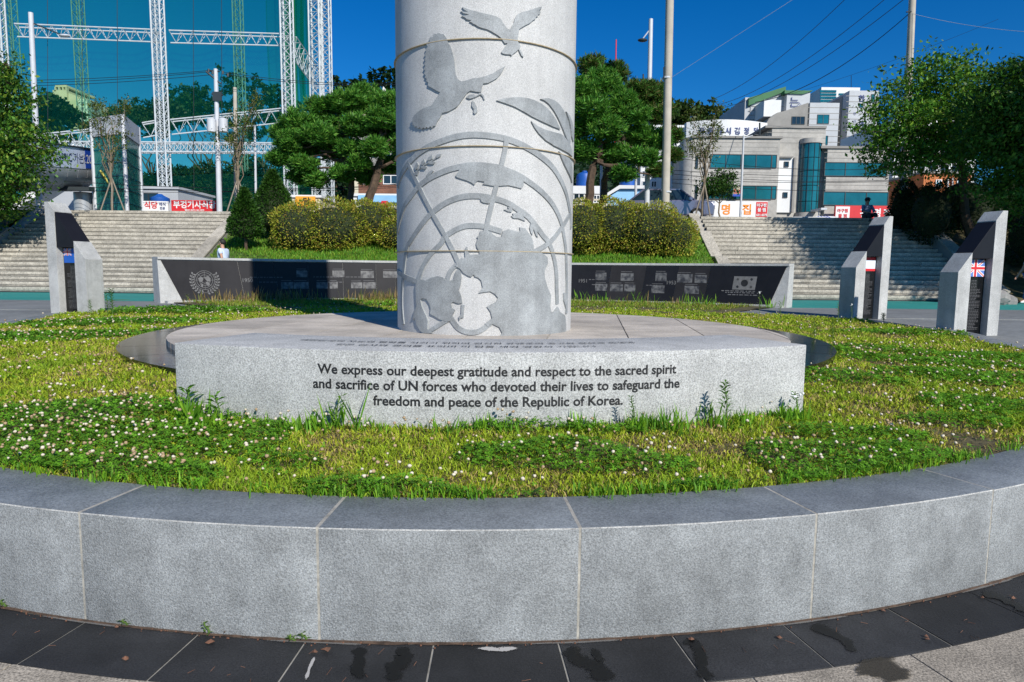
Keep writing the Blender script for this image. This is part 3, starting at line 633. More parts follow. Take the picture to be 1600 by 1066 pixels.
for i, (a, b) in enumerate(zip(js, js[1:])):
    fa = 1-2*(a-wa)/(wb-wa); fb = 1-2*(b-wa)/(wb-wa)
    ka = .036 if i == 0 else .012*(-1 if fa < 0 else 1)*(0 if 3 < i < 9 else 1); kb = -.030 if i == len(js)-2 else (.012*(-1 if fb < 0 else 1)*(0 if 2 < i < 8 else 1))
    g = .0003 if 1 else 0
    arc_prism([(pr(pz0, .02), pz0), (pr(pz1, .02), pz1), (pr(pz1, -.03), pz1), (pr(pz0, -.03), pz0)], a+ka+g, b+kb-g, 'black_panel', M['blackpanel2'] if i in (0, 1, 6, 11, 13) else M['blackpanel'], 6, a_top=a+g, b_top=b-g, zt=pz1-pz0)
def wframe(x, y, lift=.023):                                  # frame on the panel face at a pixel of the photograph
    al = wphi(x); d = ray(x, y); p0 = wc(al, 1, RW); t = math.hypot(p0.x, p0.y)/math.hypot(d.x, d.y); z = H+d.z*t
    return lambda u, v: wc(al+u/RW, z+v, pr(z+v, lift))
for yr, x, y in (('1950', 386, 441), ('1951', 911, 441.5), ('1953', 1049, 444.5)):
    text(yr, .15, M['etch'], mw, 'year_number', wframe(x, y))
pics = [(472, 428, 16, 10), (448, 446, 17, 10), (470, 446, 22, 10), (529, 428, 18, 10), (503, 446, 17, 10), (521, 446, 12, 10), (574, 429, 20, 11), (577, 446, 19, 10), (557, 446, 17, 9), (610, 429, 22, 10),
        (939, 432, 17, 12), (940, 449, 19, 11), (980, 433, 20, 12), (964, 450, 20, 11), (985, 450, 17, 11), (1033, 433, 17, 13), (1029, 452, 20, 12), (1070, 435, 23, 13), (1095, 436, 18, 12), (1082, 453, 22, 12)]
mp, t, p = newmat('etched_photograph'); tc = t.nodes.new('ShaderNodeTexCoord'); nn = t.nodes.new('ShaderNodeTexNoise'); nn.inputs['Scale'].default_value = 9; nn.inputs['Detail'].default_value = 5
rp = t.nodes.new('ShaderNodeValToRGB'); rp.color_ramp.elements[0].position = .38; rp.color_ramp.elements[0].color = (.03, .03, .035, 1); rp.color_ramp.elements[1].position = .62; rp.color_ramp.elements[1].color = (.14, .14, .14, 1)
t.links.new(tc.outputs['Object'], nn.inputs['Vector']); t.links.new(nn.outputs[0], rp.inputs[0]); t.links.new(rp.outputs[0], p.inputs['Base Color']); p.inputs['Roughness'].default_value = .5
for x, y, pw, ph in pics:
    f = wframe(x, y); dd = (wc(wphi(x), 0, RW)-EYE).length/F*.98; hw, hh = pw*dd/2, ph*dd/2
    mb = MB(); mb.add([f(-hw, -hh), f(hw, -hh), f(hw, hh), f(-hw, hh)], [(0, 1, 2, 3)]); mb.build('etched_photograph', mp, mw)
    for k in range(1): 
        mb = MB(); mb.add([f(-hw*.95, hh+.035), f(hw*.75, hh+.035), f(hw*.75, hh+.05), f(-hw*.95, hh+.05)], [(0, 1, 2, 3)]); mb.build('caption_line', M['etch_dim'], mw)
for x0, x1, y in ((392, 440, 433.5), (405, 432, 441), (490, 530, 433), (540, 565, 433), (512, 535, 441), (1130, 1190, 455), (1136, 1186, 457.6), (1140, 1184, 461), (920, 934, 437), (925, 936, 445), (1010, 1028, 446)):
    f = wframe((x0+x1)/2, y); dd = 19/F; mb = MB(); u = (x0-x1)*dd/2
    k = 0; uu = u
    while uu < -u:
        w_ = random.uniform(.03, .12); mb.add([f(uu, -.011), f(min(uu+w_, -u), -.011), f(min(uu+w_, -u), .011), f(uu, .011)], [(0, 1, 2, 3)]); uu += w_+.03
    mb.build('caption_line', M['etch_dim'] if x0 < 1100 else M['etch'], mw)
# round emblem with a globe between branches, left end
f = wframe(319.5, 438.5); mb = MB(); s = .37
def flat_arc(mb, f, cx, cy, r, a, b, wd, n=24):
    vs = []
    for i in range(n+1):
        t = a+(b-a)*i/n; vs += [f(cx+(r-wd/2)*math.cos(t), cy+(r-wd/2)*math.sin(t)), f(cx+(r+wd/2)*math.cos(t), cy+(r+wd/2)*math.sin(t))]
    mb.add(vs, [(2*i, 2*i+1, 2*i+3, 2*i+2) for i in range(n)])
for r in (.08, .14, .20, .25): flat_arc(mb, f, 0, .01, r, 0, 2*math.pi, .011, 36)
for k in range(4):
    t = R(45*k); c_, s_ = math.cos(t), math.sin(t)
    for sg in (-1, 1): mb.add([f(sg*c_*.08-s_*.004, .01+sg*s_*.08+c_*.004), f(sg*c_*.25-s_*.004, .01+sg*s_*.25+c_*.004), f(sg*c_*.25+s_*.004, .01+sg*s_*.25-c_*.004), f(sg*c_*.08+s_*.004, .01+sg*s_*.08-c_*.004)], [(0, 1, 2, 3)])
mb.build('emblem_globe', M['etch'], mw)
f2 = wframe(319.5, 438.5, .028); mb = MB()
for poly in ([(-.17, .06), (-.08, .10), (-.03, .05), (-.06, -.02), (-.1, -.05), (-.13, -.02)], [(-.02, .08), (.08, .12), (.15, .06), (.13, -.03), (.06, -.02), (.02, .03)], [(.02, -.03), (.10, -.05), (.13, -.12), (.07, -.15), (.03, -.10)], [(-.09, -.08), (-.04, -.10), (-.07, -.19), (-.1, -.15)]):
    mb.add([f2(*q) for q in poly], [tuple(range(len(poly)))])
mb.build('emblem_continents', M['etch'], mw)
mb = MB()
for sg in (-1, 1):
    flat_arc(mb, f2, 0, .0, .325, R(-90), R(-90)+sg*R(125), .008, 20)
    for k in range(9):
        t = R(-90)+sg*R(10+k*13.5)
        for q in (-1, 1):
            r0 = .325+q*.008; bx, by = r0*math.cos(t), r0*math.sin(t); t2 = t+sg*R(9); r1 = .325+q*.062; tx, ty = r1*math.cos(t2), r1*math.sin(t2)
            nx, ny = -(ty-by)*.32, (tx-bx)*.32; mx, my = (bx+tx)/2, (by+ty)/2
            mb.add([f2(bx, by), f2(mx+nx, my+ny), f2(tx, ty), f2(mx-nx, my-ny)], [(0, 1, 2, 3)])
mb.build('emblem_branches', M['etch'], mw)
# etched taegukgi
f = wframe(1164, 442.5); mb = MB(); hw, hh = .31, .185; mb.add([f(-hw-.02, -hh), f(hw-.02, -hh), f(hw+.02, hh), f(-hw+.02, hh)], [(0, 1, 2, 3)]); mb.build('etched_flag', M['etch'], mw)
f = wframe(1164, 442.5, .030); mb = MB(); mb.add([f(.095*math.cos(R(12*k)), .095*math.sin(R(12*k))) for k in range(30)], [tuple(range(30))])
for sx, sy in ((1, 1), (-1, 1), (1, -1), (-1, -1)):
    for k in (-1, 0, 1):
        cx, cy = sx*.185, sy*.105; ux, uy = sx*.57, sy*.4; nn_ = math.hypot(ux, uy); ux /= nn_; uy /= nn_; px, py = cx+ux*k*.02, cy+uy*k*.02
        mb.add([f(px-uy*.03-ux*.006, py+ux*.03-uy*.006), f(px+uy*.03-ux*.006, py-ux*.03-uy*.006), f(px+uy*.03+ux*.006, py-ux*.03+uy*.006), f(px-uy*.03+ux*.006, py+ux*.03+uy*.006)], [(0, 1, 2, 3)])
mb.build('flag_symbols', M['ink'], mw)

# ------------------------------------------------------------------ flag markers
def marker(px, py, Y, label, flag, Ht=2.06, turn=0, Wd_=.41):
    p = at(px, py, Y); z0 = gz(Y)-.03; x, y = p.x, p.y
    d = Vector((CX-x, CY-y, 0)).normalized(); d.rotate(Matrix.Rotation(turn, 3, 'Z')); s_ = Vector((-d.y, d.x, 0))
    if s_.dot(Vector((x, y, 0))) > 0: s_ = -s_                # the side that faces the path before the monument
    o = thing('flag_marker', (x, y, z0), label, 'marker', 'stone flag markers round the plaza'); O = Vector((x, y, z0))
    L, Wd, hl, hh_ = .96, Wd_, 1.07, Ht; 
    def top(t): return hl+(hh_-hl)*min(max(t/(L-.10), 0), 1)     # t: 0 at the low end
    def solid(t0, t1, w0, w1, name, m, zb=None, lift=0, bev=.004):
        brk = [t for t in (t0, min(max(L-.10, t0), t1), t1)]; brk = sorted(set(brk))
        prof = [(t0, 0 if zb is None else zb(t0)), (t1, 0 if zb is None else zb(t1))]+[(t, top(t)+lift) for t in reversed(brk)]
        mb = MB(); P = lambda q, w: O-d*(q[0]-L/2)+s_*w+Vector((0, 0, q[1]))
        mb.prism(prof, lambda q: P(q, w0), lambda q: P(q, w1)); return mb.build(name, m, o, bevel=bev)
    solid(0, .27, -Wd/2, Wd/2, 'low_pier', M['granite_marker']); solid(.72, L, -Wd/2, Wd/2, 'tall_pier', M['granite_marker'])
    zc = 1.30
    solid(.272, .718, -Wd/2+.01, Wd/2-.01, 'black_roof', M['blackpanel'], zb=lambda t: min(zc, top(t)-.08), lift=-.012)
    mb = MB(); mb.obox(O, -d, s_, Vector((0, 0, 1)), .274-L/2, .716-L/2, -.05, .05, 0, zc-.002); mb.build('inscribed_stele', M['blackstone'], o)
    # flag on the stele's face towards the monument path
    ax = -d; up = Vector((0, 0, 1)); c = O-d*(.495-L/2)+s_*.0525
    if s_.cross(up).dot(ax) > 0: ax = ax
    fl = thing2 = None
    def rect(x0, x1, z0_, z1_, m, lift, name):
        mb = MB(); q = lambda u, v: c+ax*u+Vector((0, 0, v))+s_*lift
        mb.add([q(x0, z0_), q(x1, z0_), q(x1, z1_), q(x0, z1_)], [(0, 1, 2, 3)]); mb.build(name, m, o)
    def poly(pts, m, lift, name):
        mb = MB(); mb.add([c+ax*u+Vector((0, 0, v))+s_*lift for u, v in pts], [tuple(range(len(pts)))]); mb.build(name, m, o)
    fw, f0, f1 = .205, 1.0, zc-.02; fh = (f1-f0)/2; fc = (f0+f1)/2
    def jack(x0, x1, z0_, z1_, l):
        rect(x0, x1, z0_, z1_, M['flagblue'], l, 'flag_field'); cx, cz = (x0+x1)/2, (z0_+z1_)/2; w_, h_ = (x1-x0)/2, (z1_-z0_)/2; e = h_*.2
        for sg in (1, -1):
            for wd, m, dl in ((e, M['white'], .001), (e*.35, M['red'], .002+.0003*sg)):
                poly([(cx-w_, cz-sg*h_), (cx-w_+wd*1.4, cz-sg*h_), (cx+w_, cz+sg*(h_-wd)), (cx+w_, cz+sg*h_), (cx+w_-wd*1.4, cz+sg*h_), (cx-w_, cz-sg*(h_-wd))], m, l+dl+.0001*sg, 'flag_stripe')
        rect(x0, x1, cz-e*1.3, cz+e*1.3, M['white'], l+.0031, 'flag_stripe'); rect(cx-e*1.5, cx+e*1.5, z0_, z1_, M['white'], l+.0034, 'flag_stripe')
        rect(x0, x1, cz-e*.75, cz+e*.75, M['red'], l+.0041, 'flag_stripe'); rect(cx-e*.85, cx+e*.85, z0_, z1_, M['red'], l+.0044, 'flag_stripe')
    if flag == 'uk': jack(-fw, fw, f0, f1, .001)
    if flag == 'nz':
        rect(-fw, fw, f0, f1, mat('flag_blue', (.01, .10, .45), .5, .05, 2), .001, 'flag_field')
        side = 1 if (ax.x > 0) else -1
        jack(-fw, 0, fc, f1, .003) if ax.x > 0 else jack(0, fw, fc, f1, .003)
        for u, v in ((.10, .20), (.14, .12), (.07, .13), (.10, .04)):
            u *= side; poly([(u+.014*math.cos(R(90+36*k))*(1 if k % 2 == 0 else .45), f0+v+.014*math.sin(R(90+36*k))*(1 if k % 2 == 0 else .45)) for k in range(10)], M['white'], .003, 'flag_star')
    if flag == 'rw':
        rect(-fw, fw, f0, f0+.05, M['red'], .001, 'flag_stripe'); rect(-fw, fw, f0+.05, f1-.06, mat('flag_pale', (.72, .80, .9), .5, .05, 2), .001, 'flag_field'); rect(-fw, fw, f1-.06, f1, M['red'], .001, 'flag_stripe')
    mb = MB()
    z = .93
    while z > .10:
        u = -.14; e = random.uniform(.04, .15) if z > .8 or random.random() < .25 else .15
        if z > .80: u, e = -.06, .06
        while u < e: w_ = random.uniform(.02, .05); mb.add([c+ax*a_+Vector((0, 0, b_))+s_*.001 for a_, b_ in ((u, z), (min(u+w_, e), z), (min(u+w_, e), z+.009), (u, z+.009))], [(0, 1, 2, 3)]); u += w_+.01
        z -= .025
    mb.build('engraved_lines', M['etch_dim'], o)
    return o
marker(122, 486, 13.2, 'leftmost stone marker, blue flag with small union jack on its black stele', 'nz', 2.18, R(14), .38)
marker(1347, 497, 13.9, 'stone marker right of the memorial wall, red and white striped flag', 'rw', 2.13, R(-14), .37)
marker(1510, 520, 11.3, 'nearest stone marker at far right, British union flag on its stele', 'uk', 2.10, R(-5), .34)

# ------------------------------------------------------------------ steps
def stairs(X0, X1, label, seed):
    rr = random.Random(seed); o = thing('staircase', ((X0+X1)/2, SY0, SZ0-.02), label, 'stairs')
    lens = [1.2, 1.5, 1.8]; cache = {}; cnt = 0
    for i in range(NS):
        x = X0-rr.uniform(0, .9)
        while x < X1:
            x0 = x; L = rr.choice(lens); x1 = x+L; x = x1; cut = x0 < X0 or x1 > X1; x0 = max(x0, X0); x1 = min(x1, X1)
            if x1-x0 < .15: continue
            z = SZ0+RI*(i+1); y = SY0+TR*i; ln = round(x1-x0, 2)
            if ln not in cache or cut:
                mb = MB(); mb.box(.005, ln-.005, -.012, TR+.05, -.105, 0); mb.box(.005, ln-.005, .022, TR, -RI+.022, -.106); me = mb.mesh('step_slab', M['step'])
                mb = None; cache[ln] = me
            s = link('step_slab', cache[ln], o); s.matrix_parent_inverse = Matrix(); s.location = (x0-(X0+X1)/2, y-SY0+rr.uniform(-.006, .006), z-SZ0+.02+rr.uniform(-.003, .003)); cnt += 1
    mb = MB()
    for i in range(NS):
        z = SZ0+RI*(i+1)-.012; mb.box(X0, X1, SY0+TR*i+.05, SY0+TR*(i+1)+.055, .3, z)
    mb.build('step_shadow_backing', M['frame_dark'], o)  # near-black backing paints the shadow lines into the gaps under the nosings
    return o
XL0, XL1, XR0, XR1 = -20.2, -12.0, 8.1, 16.8
stairs(XL0, XL1, 'wide sunlit flight of pale granite steps on the left', 3)
stairs(XR0, XR1, 'wide flight of granite steps on the right, dappled with tree shade', 4)
def stringer(X, wd, pts, label, name='stair_side_wall'):
    """sloping side wall: pts (Y, Z) of its top edge"""
    o = thing(name, (X, pts[0][0], .4), label, 'wall'); mb = MB(); pr_ = [(pts[0][0], .3)]+pts+[(pts[-1][0], .3)]
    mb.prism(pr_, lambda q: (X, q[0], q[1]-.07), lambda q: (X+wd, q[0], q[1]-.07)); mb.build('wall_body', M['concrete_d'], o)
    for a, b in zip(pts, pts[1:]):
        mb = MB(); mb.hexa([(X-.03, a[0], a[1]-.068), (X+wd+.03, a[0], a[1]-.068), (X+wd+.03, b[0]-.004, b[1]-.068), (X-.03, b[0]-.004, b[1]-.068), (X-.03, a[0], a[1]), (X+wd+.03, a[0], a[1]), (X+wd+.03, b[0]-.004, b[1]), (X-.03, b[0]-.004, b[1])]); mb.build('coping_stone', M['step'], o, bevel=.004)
slope = RI/TR
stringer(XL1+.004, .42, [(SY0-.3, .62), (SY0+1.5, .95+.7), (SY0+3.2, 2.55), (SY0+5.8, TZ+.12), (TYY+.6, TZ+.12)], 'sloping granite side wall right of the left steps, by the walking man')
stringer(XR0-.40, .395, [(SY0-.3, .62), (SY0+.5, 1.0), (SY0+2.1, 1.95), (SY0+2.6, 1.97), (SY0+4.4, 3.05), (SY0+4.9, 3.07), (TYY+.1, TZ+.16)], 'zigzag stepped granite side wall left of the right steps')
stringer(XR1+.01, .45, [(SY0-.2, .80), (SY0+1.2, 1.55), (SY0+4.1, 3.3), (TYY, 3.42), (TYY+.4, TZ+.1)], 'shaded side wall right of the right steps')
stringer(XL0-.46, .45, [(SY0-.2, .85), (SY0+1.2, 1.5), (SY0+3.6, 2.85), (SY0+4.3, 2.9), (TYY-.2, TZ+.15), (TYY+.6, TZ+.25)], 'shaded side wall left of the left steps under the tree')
# banks beside the steps
def bankz(x, y):
    t = min(max((y-20.0)/(TYY-20.0), 0), 1); return 1.42+(TZ-1.40)*t**.9
def banks(name, x0, x1, y0, y1, fz, m, nx=40, ny=24):
    mb = MB(); vs = [(x0+(x1-x0)*i/nx, y0+(y1-y0)*j/ny, fz(x0+(x1-x0)*i/nx, y0+(y1-y0)*j/ny)) for i in range(nx+1) for j in range(ny+1)]
    mb.add(vs, [(i*(ny+1)+j, (i+1)*(ny+1)+j, (i+1)*(ny+1)+j+1, i*(ny+1)+j+1) for i in range(nx) for j in range(ny)]); return struct(mb.build(name, m, smooth=True))
def midz(x, y):
    r = math.hypot(x-CX, y-CY)
    t = min(max((y-20.8)/(TYY+.2-20.8), 0), 1); z = 1.46+(TZ-1.46)*(t**1.9)
    edge = min(x-(XL1+.42), XR0-.40-x); off = 2.3*min(max((SY0+1.6-y)/1.6, 0), 1) if x < 0 else .8*min(max((SY0+.8-y)/.8, 0), 1); lim = SZ0-.03+max(0, (y-SY0))*slope+1.3*max(edge-off, 0)
    z = min(z, max(lim, .35))
    if r < RW+.45: z = .3
    return z+.03*noise.noise(Vector((x, y, 0)))
banks('grass_bank', XL1+.424, XR0-.402, 17.5, TYY+.02, midz, M['lawn_far'], 110, 90)
banks('side_bank', XR1+.46, 60, 22.4, TYY+.02, lambda x, y: min(.37+max(0, y-22.4)*.52, TZ), M['soil'])
banks('side_bank', -60, XL0-.46, 22.4, TYY+.02, lambda x, y: min(.37+max(0, y-22.4)*.52, TZ), M['soil'])

# ------------------------------------------------------------------ hedges, pines, trees
def clump_points(n, c, r, shell=.35):
    d = unit(rng.normal(size=(n, 3))); q = 1-shell*rng.random((n, 1))**1.5; return np.array(c)+d*q*np.array(r), d
def hedge(name, parts, label, cat='hedge', n=26000, cols=((.31, .34, .035), (.40, .41, .045), (.20, .28, .025), (.34, .25, .04)), size=.075, group=None):
    xs = [p[0] for p in parts]; b = (sum(xs)/len(xs), parts[0][1], parts[0][2]-parts[0][5]*.7)
    o = thing(name, b, label, cat, group); vol = [p[3]*p[4]+p[4]*p[5]+p[3]*p[5] for p in parts]; P = []; Dd = []
    mb = MB()
    for p, v in zip(parts, vol):
        k = int(n*v/sum(vol)); q, d = clump_points(k, p[:3], p[3:6], .22)
        bump = np.array([noise.noise(Vector(a*1.7)) for a in q])[:, None]; q = q+d*bump*.24; P.append(q); Dd.append(d)
        ball(mb, p[:3], 1, 16, 10, p[3]*.76, p[4]*.76, p[5]*.76)
    P = np.concatenate(P); Dd = np.concatenate(Dd)
    keep = np.ones(len(P), bool)
    for p in parts: keep &= (((P-np.array(p[:3]))/np.array(p[3:6]))**2).sum(1) > .62
    link('foliage', leafmesh('foliage', P[keep], size, cols, M['leaf'], dirs=Dd[keep]), o); mb.build('shade_core', M['core'], o, True)
    return o
def hp(x, y, Y, w_, d_, h_): p = at(x, y, Y); return (p.x, p.y, p.z, w_, d_, h_)
hedge('clipped_hedge', [hp(470, 358, 25, 1.15, 1.0, .98), hp(520, 356, 25.2, 1.35, 1.1, 1.0), hp(575, 348, 26, 1.3, 1.1, .85), hp(615, 350, 26.4, 1.2, 1.1, .8), hp(625, 368, 25.2, .9, .8, .62)], 'rounded olive green clipped hedge left of the column', n=34000)
hedge('clipped_hedge', [hp(905, 355, 24.6, 1.2, 1.1, 1.05), hp(960, 354, 24.8, 1.35, 1.1, 1.02), hp(1015, 360, 24.6, 1.35, 1.1, 1.0), hp(1050, 368, 24.4, .95, .9, .85)], 'rounded yellow green clipped hedge right of the column', n=34000)
def cone_shrub(px, y0, y1, Y, wd, label):
    b = at(px, y1, Y); t_ = at(px, y0, Y); h = t_.z-b.z; n = 9000
    o = thing('conical_shrub', (b.x, b.y, b.z-.35), label, 'shrub', 'cone shaped evergreen shrubs')
    u = rng.random(n)**.7; prof = np.minimum((1-u)**.85*1.12, ((u+.02)/.16)**.5)*(1+.12*np.sin(u*23)*rng.random(n)); rad = wd/2*np.clip(prof, 0.03, 1)
    th = rng.random(n)*2*np.pi; P = np.stack([b.x+rad*np.cos(th), b.y+rad*np.sin(th), b.z+h*u], 1); P += rng.normal(size=(n, 3))*.03
    D = np.stack([np.cos(th), np.sin(th), np.full(n, .7)], 1)
    link('foliage', leafmesh('foliage', P, .095, ((.035, .10, .012), (.05, .13, .015), (.022, .07, .010)), M['leaf'], dirs=D), o)
    mb = MB(); pr_ = [(max(.02, wd/2*.84*min((1-k/12)**.85*1.12, ((k/12+.02)/.16)**.5)), h*k/12*.97) for k in range(13)]; mb.lathe(pr_, 14, (b.x, b.y, b.z)); mb.build('shade_core', M['core'], o, True)
    mb = MB(); mb.tube([(b.x, b.y, b.z-.45), (b.x, b.y, b.z+.2)], .06); mb.build('trunk', M['bark'], o)
cone_shrub(384, 296, 372, 24.6, 1.25, 'smaller cone shaped evergreen shrub beside the left steps')
cone_shrub(428, 268, 362, 26.6, 2.1, 'larger cone shaped evergreen shrub left of the olive hedge')

def limb(mb, a, b, r0, r1, wig=.15, k=6):
    a, b = Vector(a), Vector(b); L = (b-a).length; pts = []; s = random.random()*99
    for i in range(k+1):
        t = i/k; e = math.sin(t*math.pi); pts.append(a.lerp(b, t)+Vector((noise.noise(Vector((s, t*2, 0))), noise.noise(Vector((s, t*2, 9))), noise.noise(Vector((s, t*2, 5)))*.6))*L*wig*e*2)
    mb.tube(pts, [r0+(r1-r0)*i/k for i in range(k+1)], 7); return pts
def pine(px, py, Y, pads, label, trunk_r=.17, lean=(0, 0), fork=.35, dense=1.0, hue=0):
    """Korean red pine: pads are (px, py, dY, half width m, half height m) of needle clouds"""
    b = at(px, py, Y); g0_ = b.z; o = thing('pine_tree', (b.x, b.y, g0_), label, 'tree', 'pine trees behind the hedges'); mb = MB()
    cs = [at(q[0], q[1], Y+q[2]) for q in pads]; top = max(c.z for c in cs); mean = sum(cs, Vector())/len(cs)
    f = Vector((b.x+(mean.x-b.x)*.45, b.y, g0_+(top-g0_)*fork)); 
    limb(mb, (b.x, b.y, g0_-.4), f, trunk_r, trunk_r*.78, .10)
    sp = f.lerp(Vector((mean.x, mean.y, top-.3)), .5); limb(mb, f, sp, trunk_r*.78, trunk_r*.5, .16); limb(mb, sp, (mean.x, mean.y, top-.2), trunk_r*.5, .03, .2)
    P = []; Dr = []
    for c, q in zip(cs, pads):
        base_ = f.lerp(sp, min(max((c.z-f.z)/(sp.z-f.z+.01), 0), 1)) if c.z > f.z else f
        limb(mb, base_, c-Vector((0, 0, q[4]*.4)), trunk_r*.42, .025, .22)
        ntuft = int(95*dense*q[3]*1.6); rx, rz = q[3]*.72, q[4]*1.05
        dd = unit(rng.normal(size=(ntuft, 3))); dd[:, 2] = dd[:, 2]*.9+.15; ce = np.array(c)+dd*np.array([rx, rx*.85, rz])*(.55+.5*rng.random((ntuft, 1)))
        for t_ in range(3):                                   # a few twigs inside every cloud
            k = rng.integers(0, ntuft); limb(mb, c-Vector((0, 0, q[4]*.4)), Vector(ce[k]), .022, .008, .15, 3)
        nn_ = 46; pp = np.repeat(ce, nn_, 0); d2 = unit(rng.normal(size=(len(pp), 3))); d2[:, 2] = np.abs(d2[:, 2])*1.2-.15
        P.append(pp+d2*.045); Dr.append(d2)
    P = np.concatenate(P); Dr = np.concatenate(Dr)
    cols = ((.065, .22, .025), (.10, .29, .032), (.045, .15, .02), (.15, .31, .04)) if not hue else ((.06, .17, .02), (.04, .12, .016), (.09, .19, .025), (.14, .13, .04))
    me = leafmesh('needles', P, .19, cols, M['leaf'], aspect=.16, dirs=Dr*2.0)
    link('needles', me, o); mb.build('trunk', M['bark'], o, True)
    return o
pine(556, 318, 28, [(470, 195, 0, 1.0, .5), (505, 175, .5, 1.0, .5), (545, 165, 0, 1.1, .5), (590, 170, .4, 1.0, .5), (455, 225, -.3, .9, .45), (500, 215, -.6, .95, .45), (440, 250, 0, .8, .35), (475, 262, -.3, .75, .35), (520, 240, .4, .8, .4), (560, 200, -.6, 1.0, .45), (600, 215, 0, .8, .4), (535, 275, -.5, .7, .3), (575, 280, -.3, .65, .3), (610, 262, .3, .6, .35), (625, 185, .8, .8, .5), (480, 240, .6, .7, .4), (445, 210, .5, .8, .4), (495, 285, -.2, .6, .35), (520, 205, .3, .9, .5), (465, 280, .2, .5, .3), (545, 235, -.4, .7, .35), (570, 155, .6, .9, .5)], 'spreading pine with layered crown between the nets and the column', .15)
pine(572, 318, 27, [(600, 190, -.4, .9, .45), (625, 230, .2, .8, .4), (610, 165, 0, .9, .4), (640, 200, .5, 1.0, .5), (640, 260, 0, .7, .35), (585, 235, -.7, .7, .35), (562, 258, -.5, .55, .28)], 'crooked pine just left of the column with leaning double trunk', .2, fork=.3)
pine(915, 312, 27, [(905, 150, 0, 1.1, .6), (940, 135, .4, 1.0, .55), (925, 175, -.4, 1.0, .5), (965, 165, .2, 1.0, .55), (900, 205, .2, .9, .5), (945, 205, -.5, 1.0, .5), (990, 185, 0, .9, .45), (1000, 215, .4, .85, .42), (915, 240, 0, .9, .45), (960, 245, .3, .9, .42), (1005, 250, -.4, .8, .35), (880, 165, .8, 1.0, .6), (975, 275, -.2, .65, .3), (1030, 225, .1, .7, .38)], 'dense tall pine just right of the column', .19, hue=0)
pine(935, 315, 29.5, [(1000, 145, 0, .9, .5), (1030, 180, .3, .9, .5), (1045, 215, 0, .75, .4), (1020, 150, .5, .9, .45), (1050, 245, 0, .55, .3), (985, 230, .6, .9, .5), (1030, 270, 0, .6, .3), (960, 120, .6, .8, .5), (925, 110, .5, .8, .5), (985, 160, .2, 1.0, .5)], 'darker pine behind, leaning right towards the concrete pole', .17, hue=1)

def leafy(name, base, blobs, label, n=20000, size=.13, trunk_r=.16, cols=((.035, .085, .010), (.05, .12, .012), (.022, .06, .008), (.09, .12, .015)), group=None, cat='tree', trunk_m='bark', aspect=.5, clump=True, twig=5, fork=.45):
    o = thing(name, base, label, cat, group); mb = MB(); B = Vector(base)
    cs = [Vector(q[:3]) for q in blobs]; mean = sum(cs, Vector())/len(cs); zt = max(c.z for c in cs)
    f = Vector((B.x+(mean.x-B.x)*.35, B.y+(mean.y-B.y)*.35, B.z+(zt-B.z)*fork)); limb(mb, B-Vector((0, 0, .4)), f, trunk_r, trunk_r*.7, .06)
    P = []; vol = [q[3]*q[4]*q[5] for q in blobs]
    for c, q, v in zip(cs, blobs, vol):
        limb(mb, f, c, trunk_r*.45, .02, .14); k = int(n*v/sum(vol)); kc = max(4, k//26)
        cc = unit(rng.normal(size=(kc, 3)))*(rng.random((kc, 1))**.42)*(1+.38*(rng.random((kc, 1)) < .22)); cc = cc*np.array(q[3:6])+np.array(c)
        for j in range(min(twig, kc)): limb(mb, c, Vector(cc[j]), .02, .006, .12, 3)
        pp = np.repeat(cc, 26, 0)+rng.normal(size=(kc*26, 3))*np.array([.23, .23, .10])*min(1, q[3]*1.2); P.append(pp)
    P = np.concatenate(P); link('foliage', leafmesh('foliage', P, size, cols, M['leaf'], aspect=aspect, up=.6), o); mb.build('trunk', M[trunk_m], o, True)
    return o
def bl(px, py, Y, a, b, c): p = at(px, py, Y); return (p.x, p.y, p.z, a, b, c)
dk = ((.07, .20, .018), (.11, .28, .024), (.045, .13, .014), (.19, .32, .03))
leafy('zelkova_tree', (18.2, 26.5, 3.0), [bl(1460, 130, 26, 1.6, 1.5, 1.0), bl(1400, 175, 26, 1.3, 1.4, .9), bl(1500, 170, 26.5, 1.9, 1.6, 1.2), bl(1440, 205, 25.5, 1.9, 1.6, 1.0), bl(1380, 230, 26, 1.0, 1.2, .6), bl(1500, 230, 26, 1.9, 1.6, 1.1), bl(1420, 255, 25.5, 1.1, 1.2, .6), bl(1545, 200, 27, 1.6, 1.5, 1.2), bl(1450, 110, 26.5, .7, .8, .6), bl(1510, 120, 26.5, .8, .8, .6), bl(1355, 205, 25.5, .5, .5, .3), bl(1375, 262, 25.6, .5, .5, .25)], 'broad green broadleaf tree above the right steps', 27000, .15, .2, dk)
leafy('zelkova_tree', (18.6, 23.4, 1.9), [bl(1560, 165, 22, 1.2, 1.3, .9), bl(1610, 150, 22, 1.5, 1.4, 1.1), bl(1595, 220, 22, 1.6, 1.5, 1.1), bl(1548, 225, 22.6, 1.1, 1.2, .7), bl(1570, 285, 22.6, 1.3, 1.2, .7), bl(1650, 260, 22, 1.7, 1.5, 1.3), bl(1590, 110, 22.4, .7, .8, .5), bl(1610, 320, 23, 1.0, 1.0, .6)], 'dark shaded broadleaf tree at the right edge', 30000, .14, .2, ((.04, .13, .013), (.06, .17, .016), (.03, .09, .010), (.10, .19, .02)))
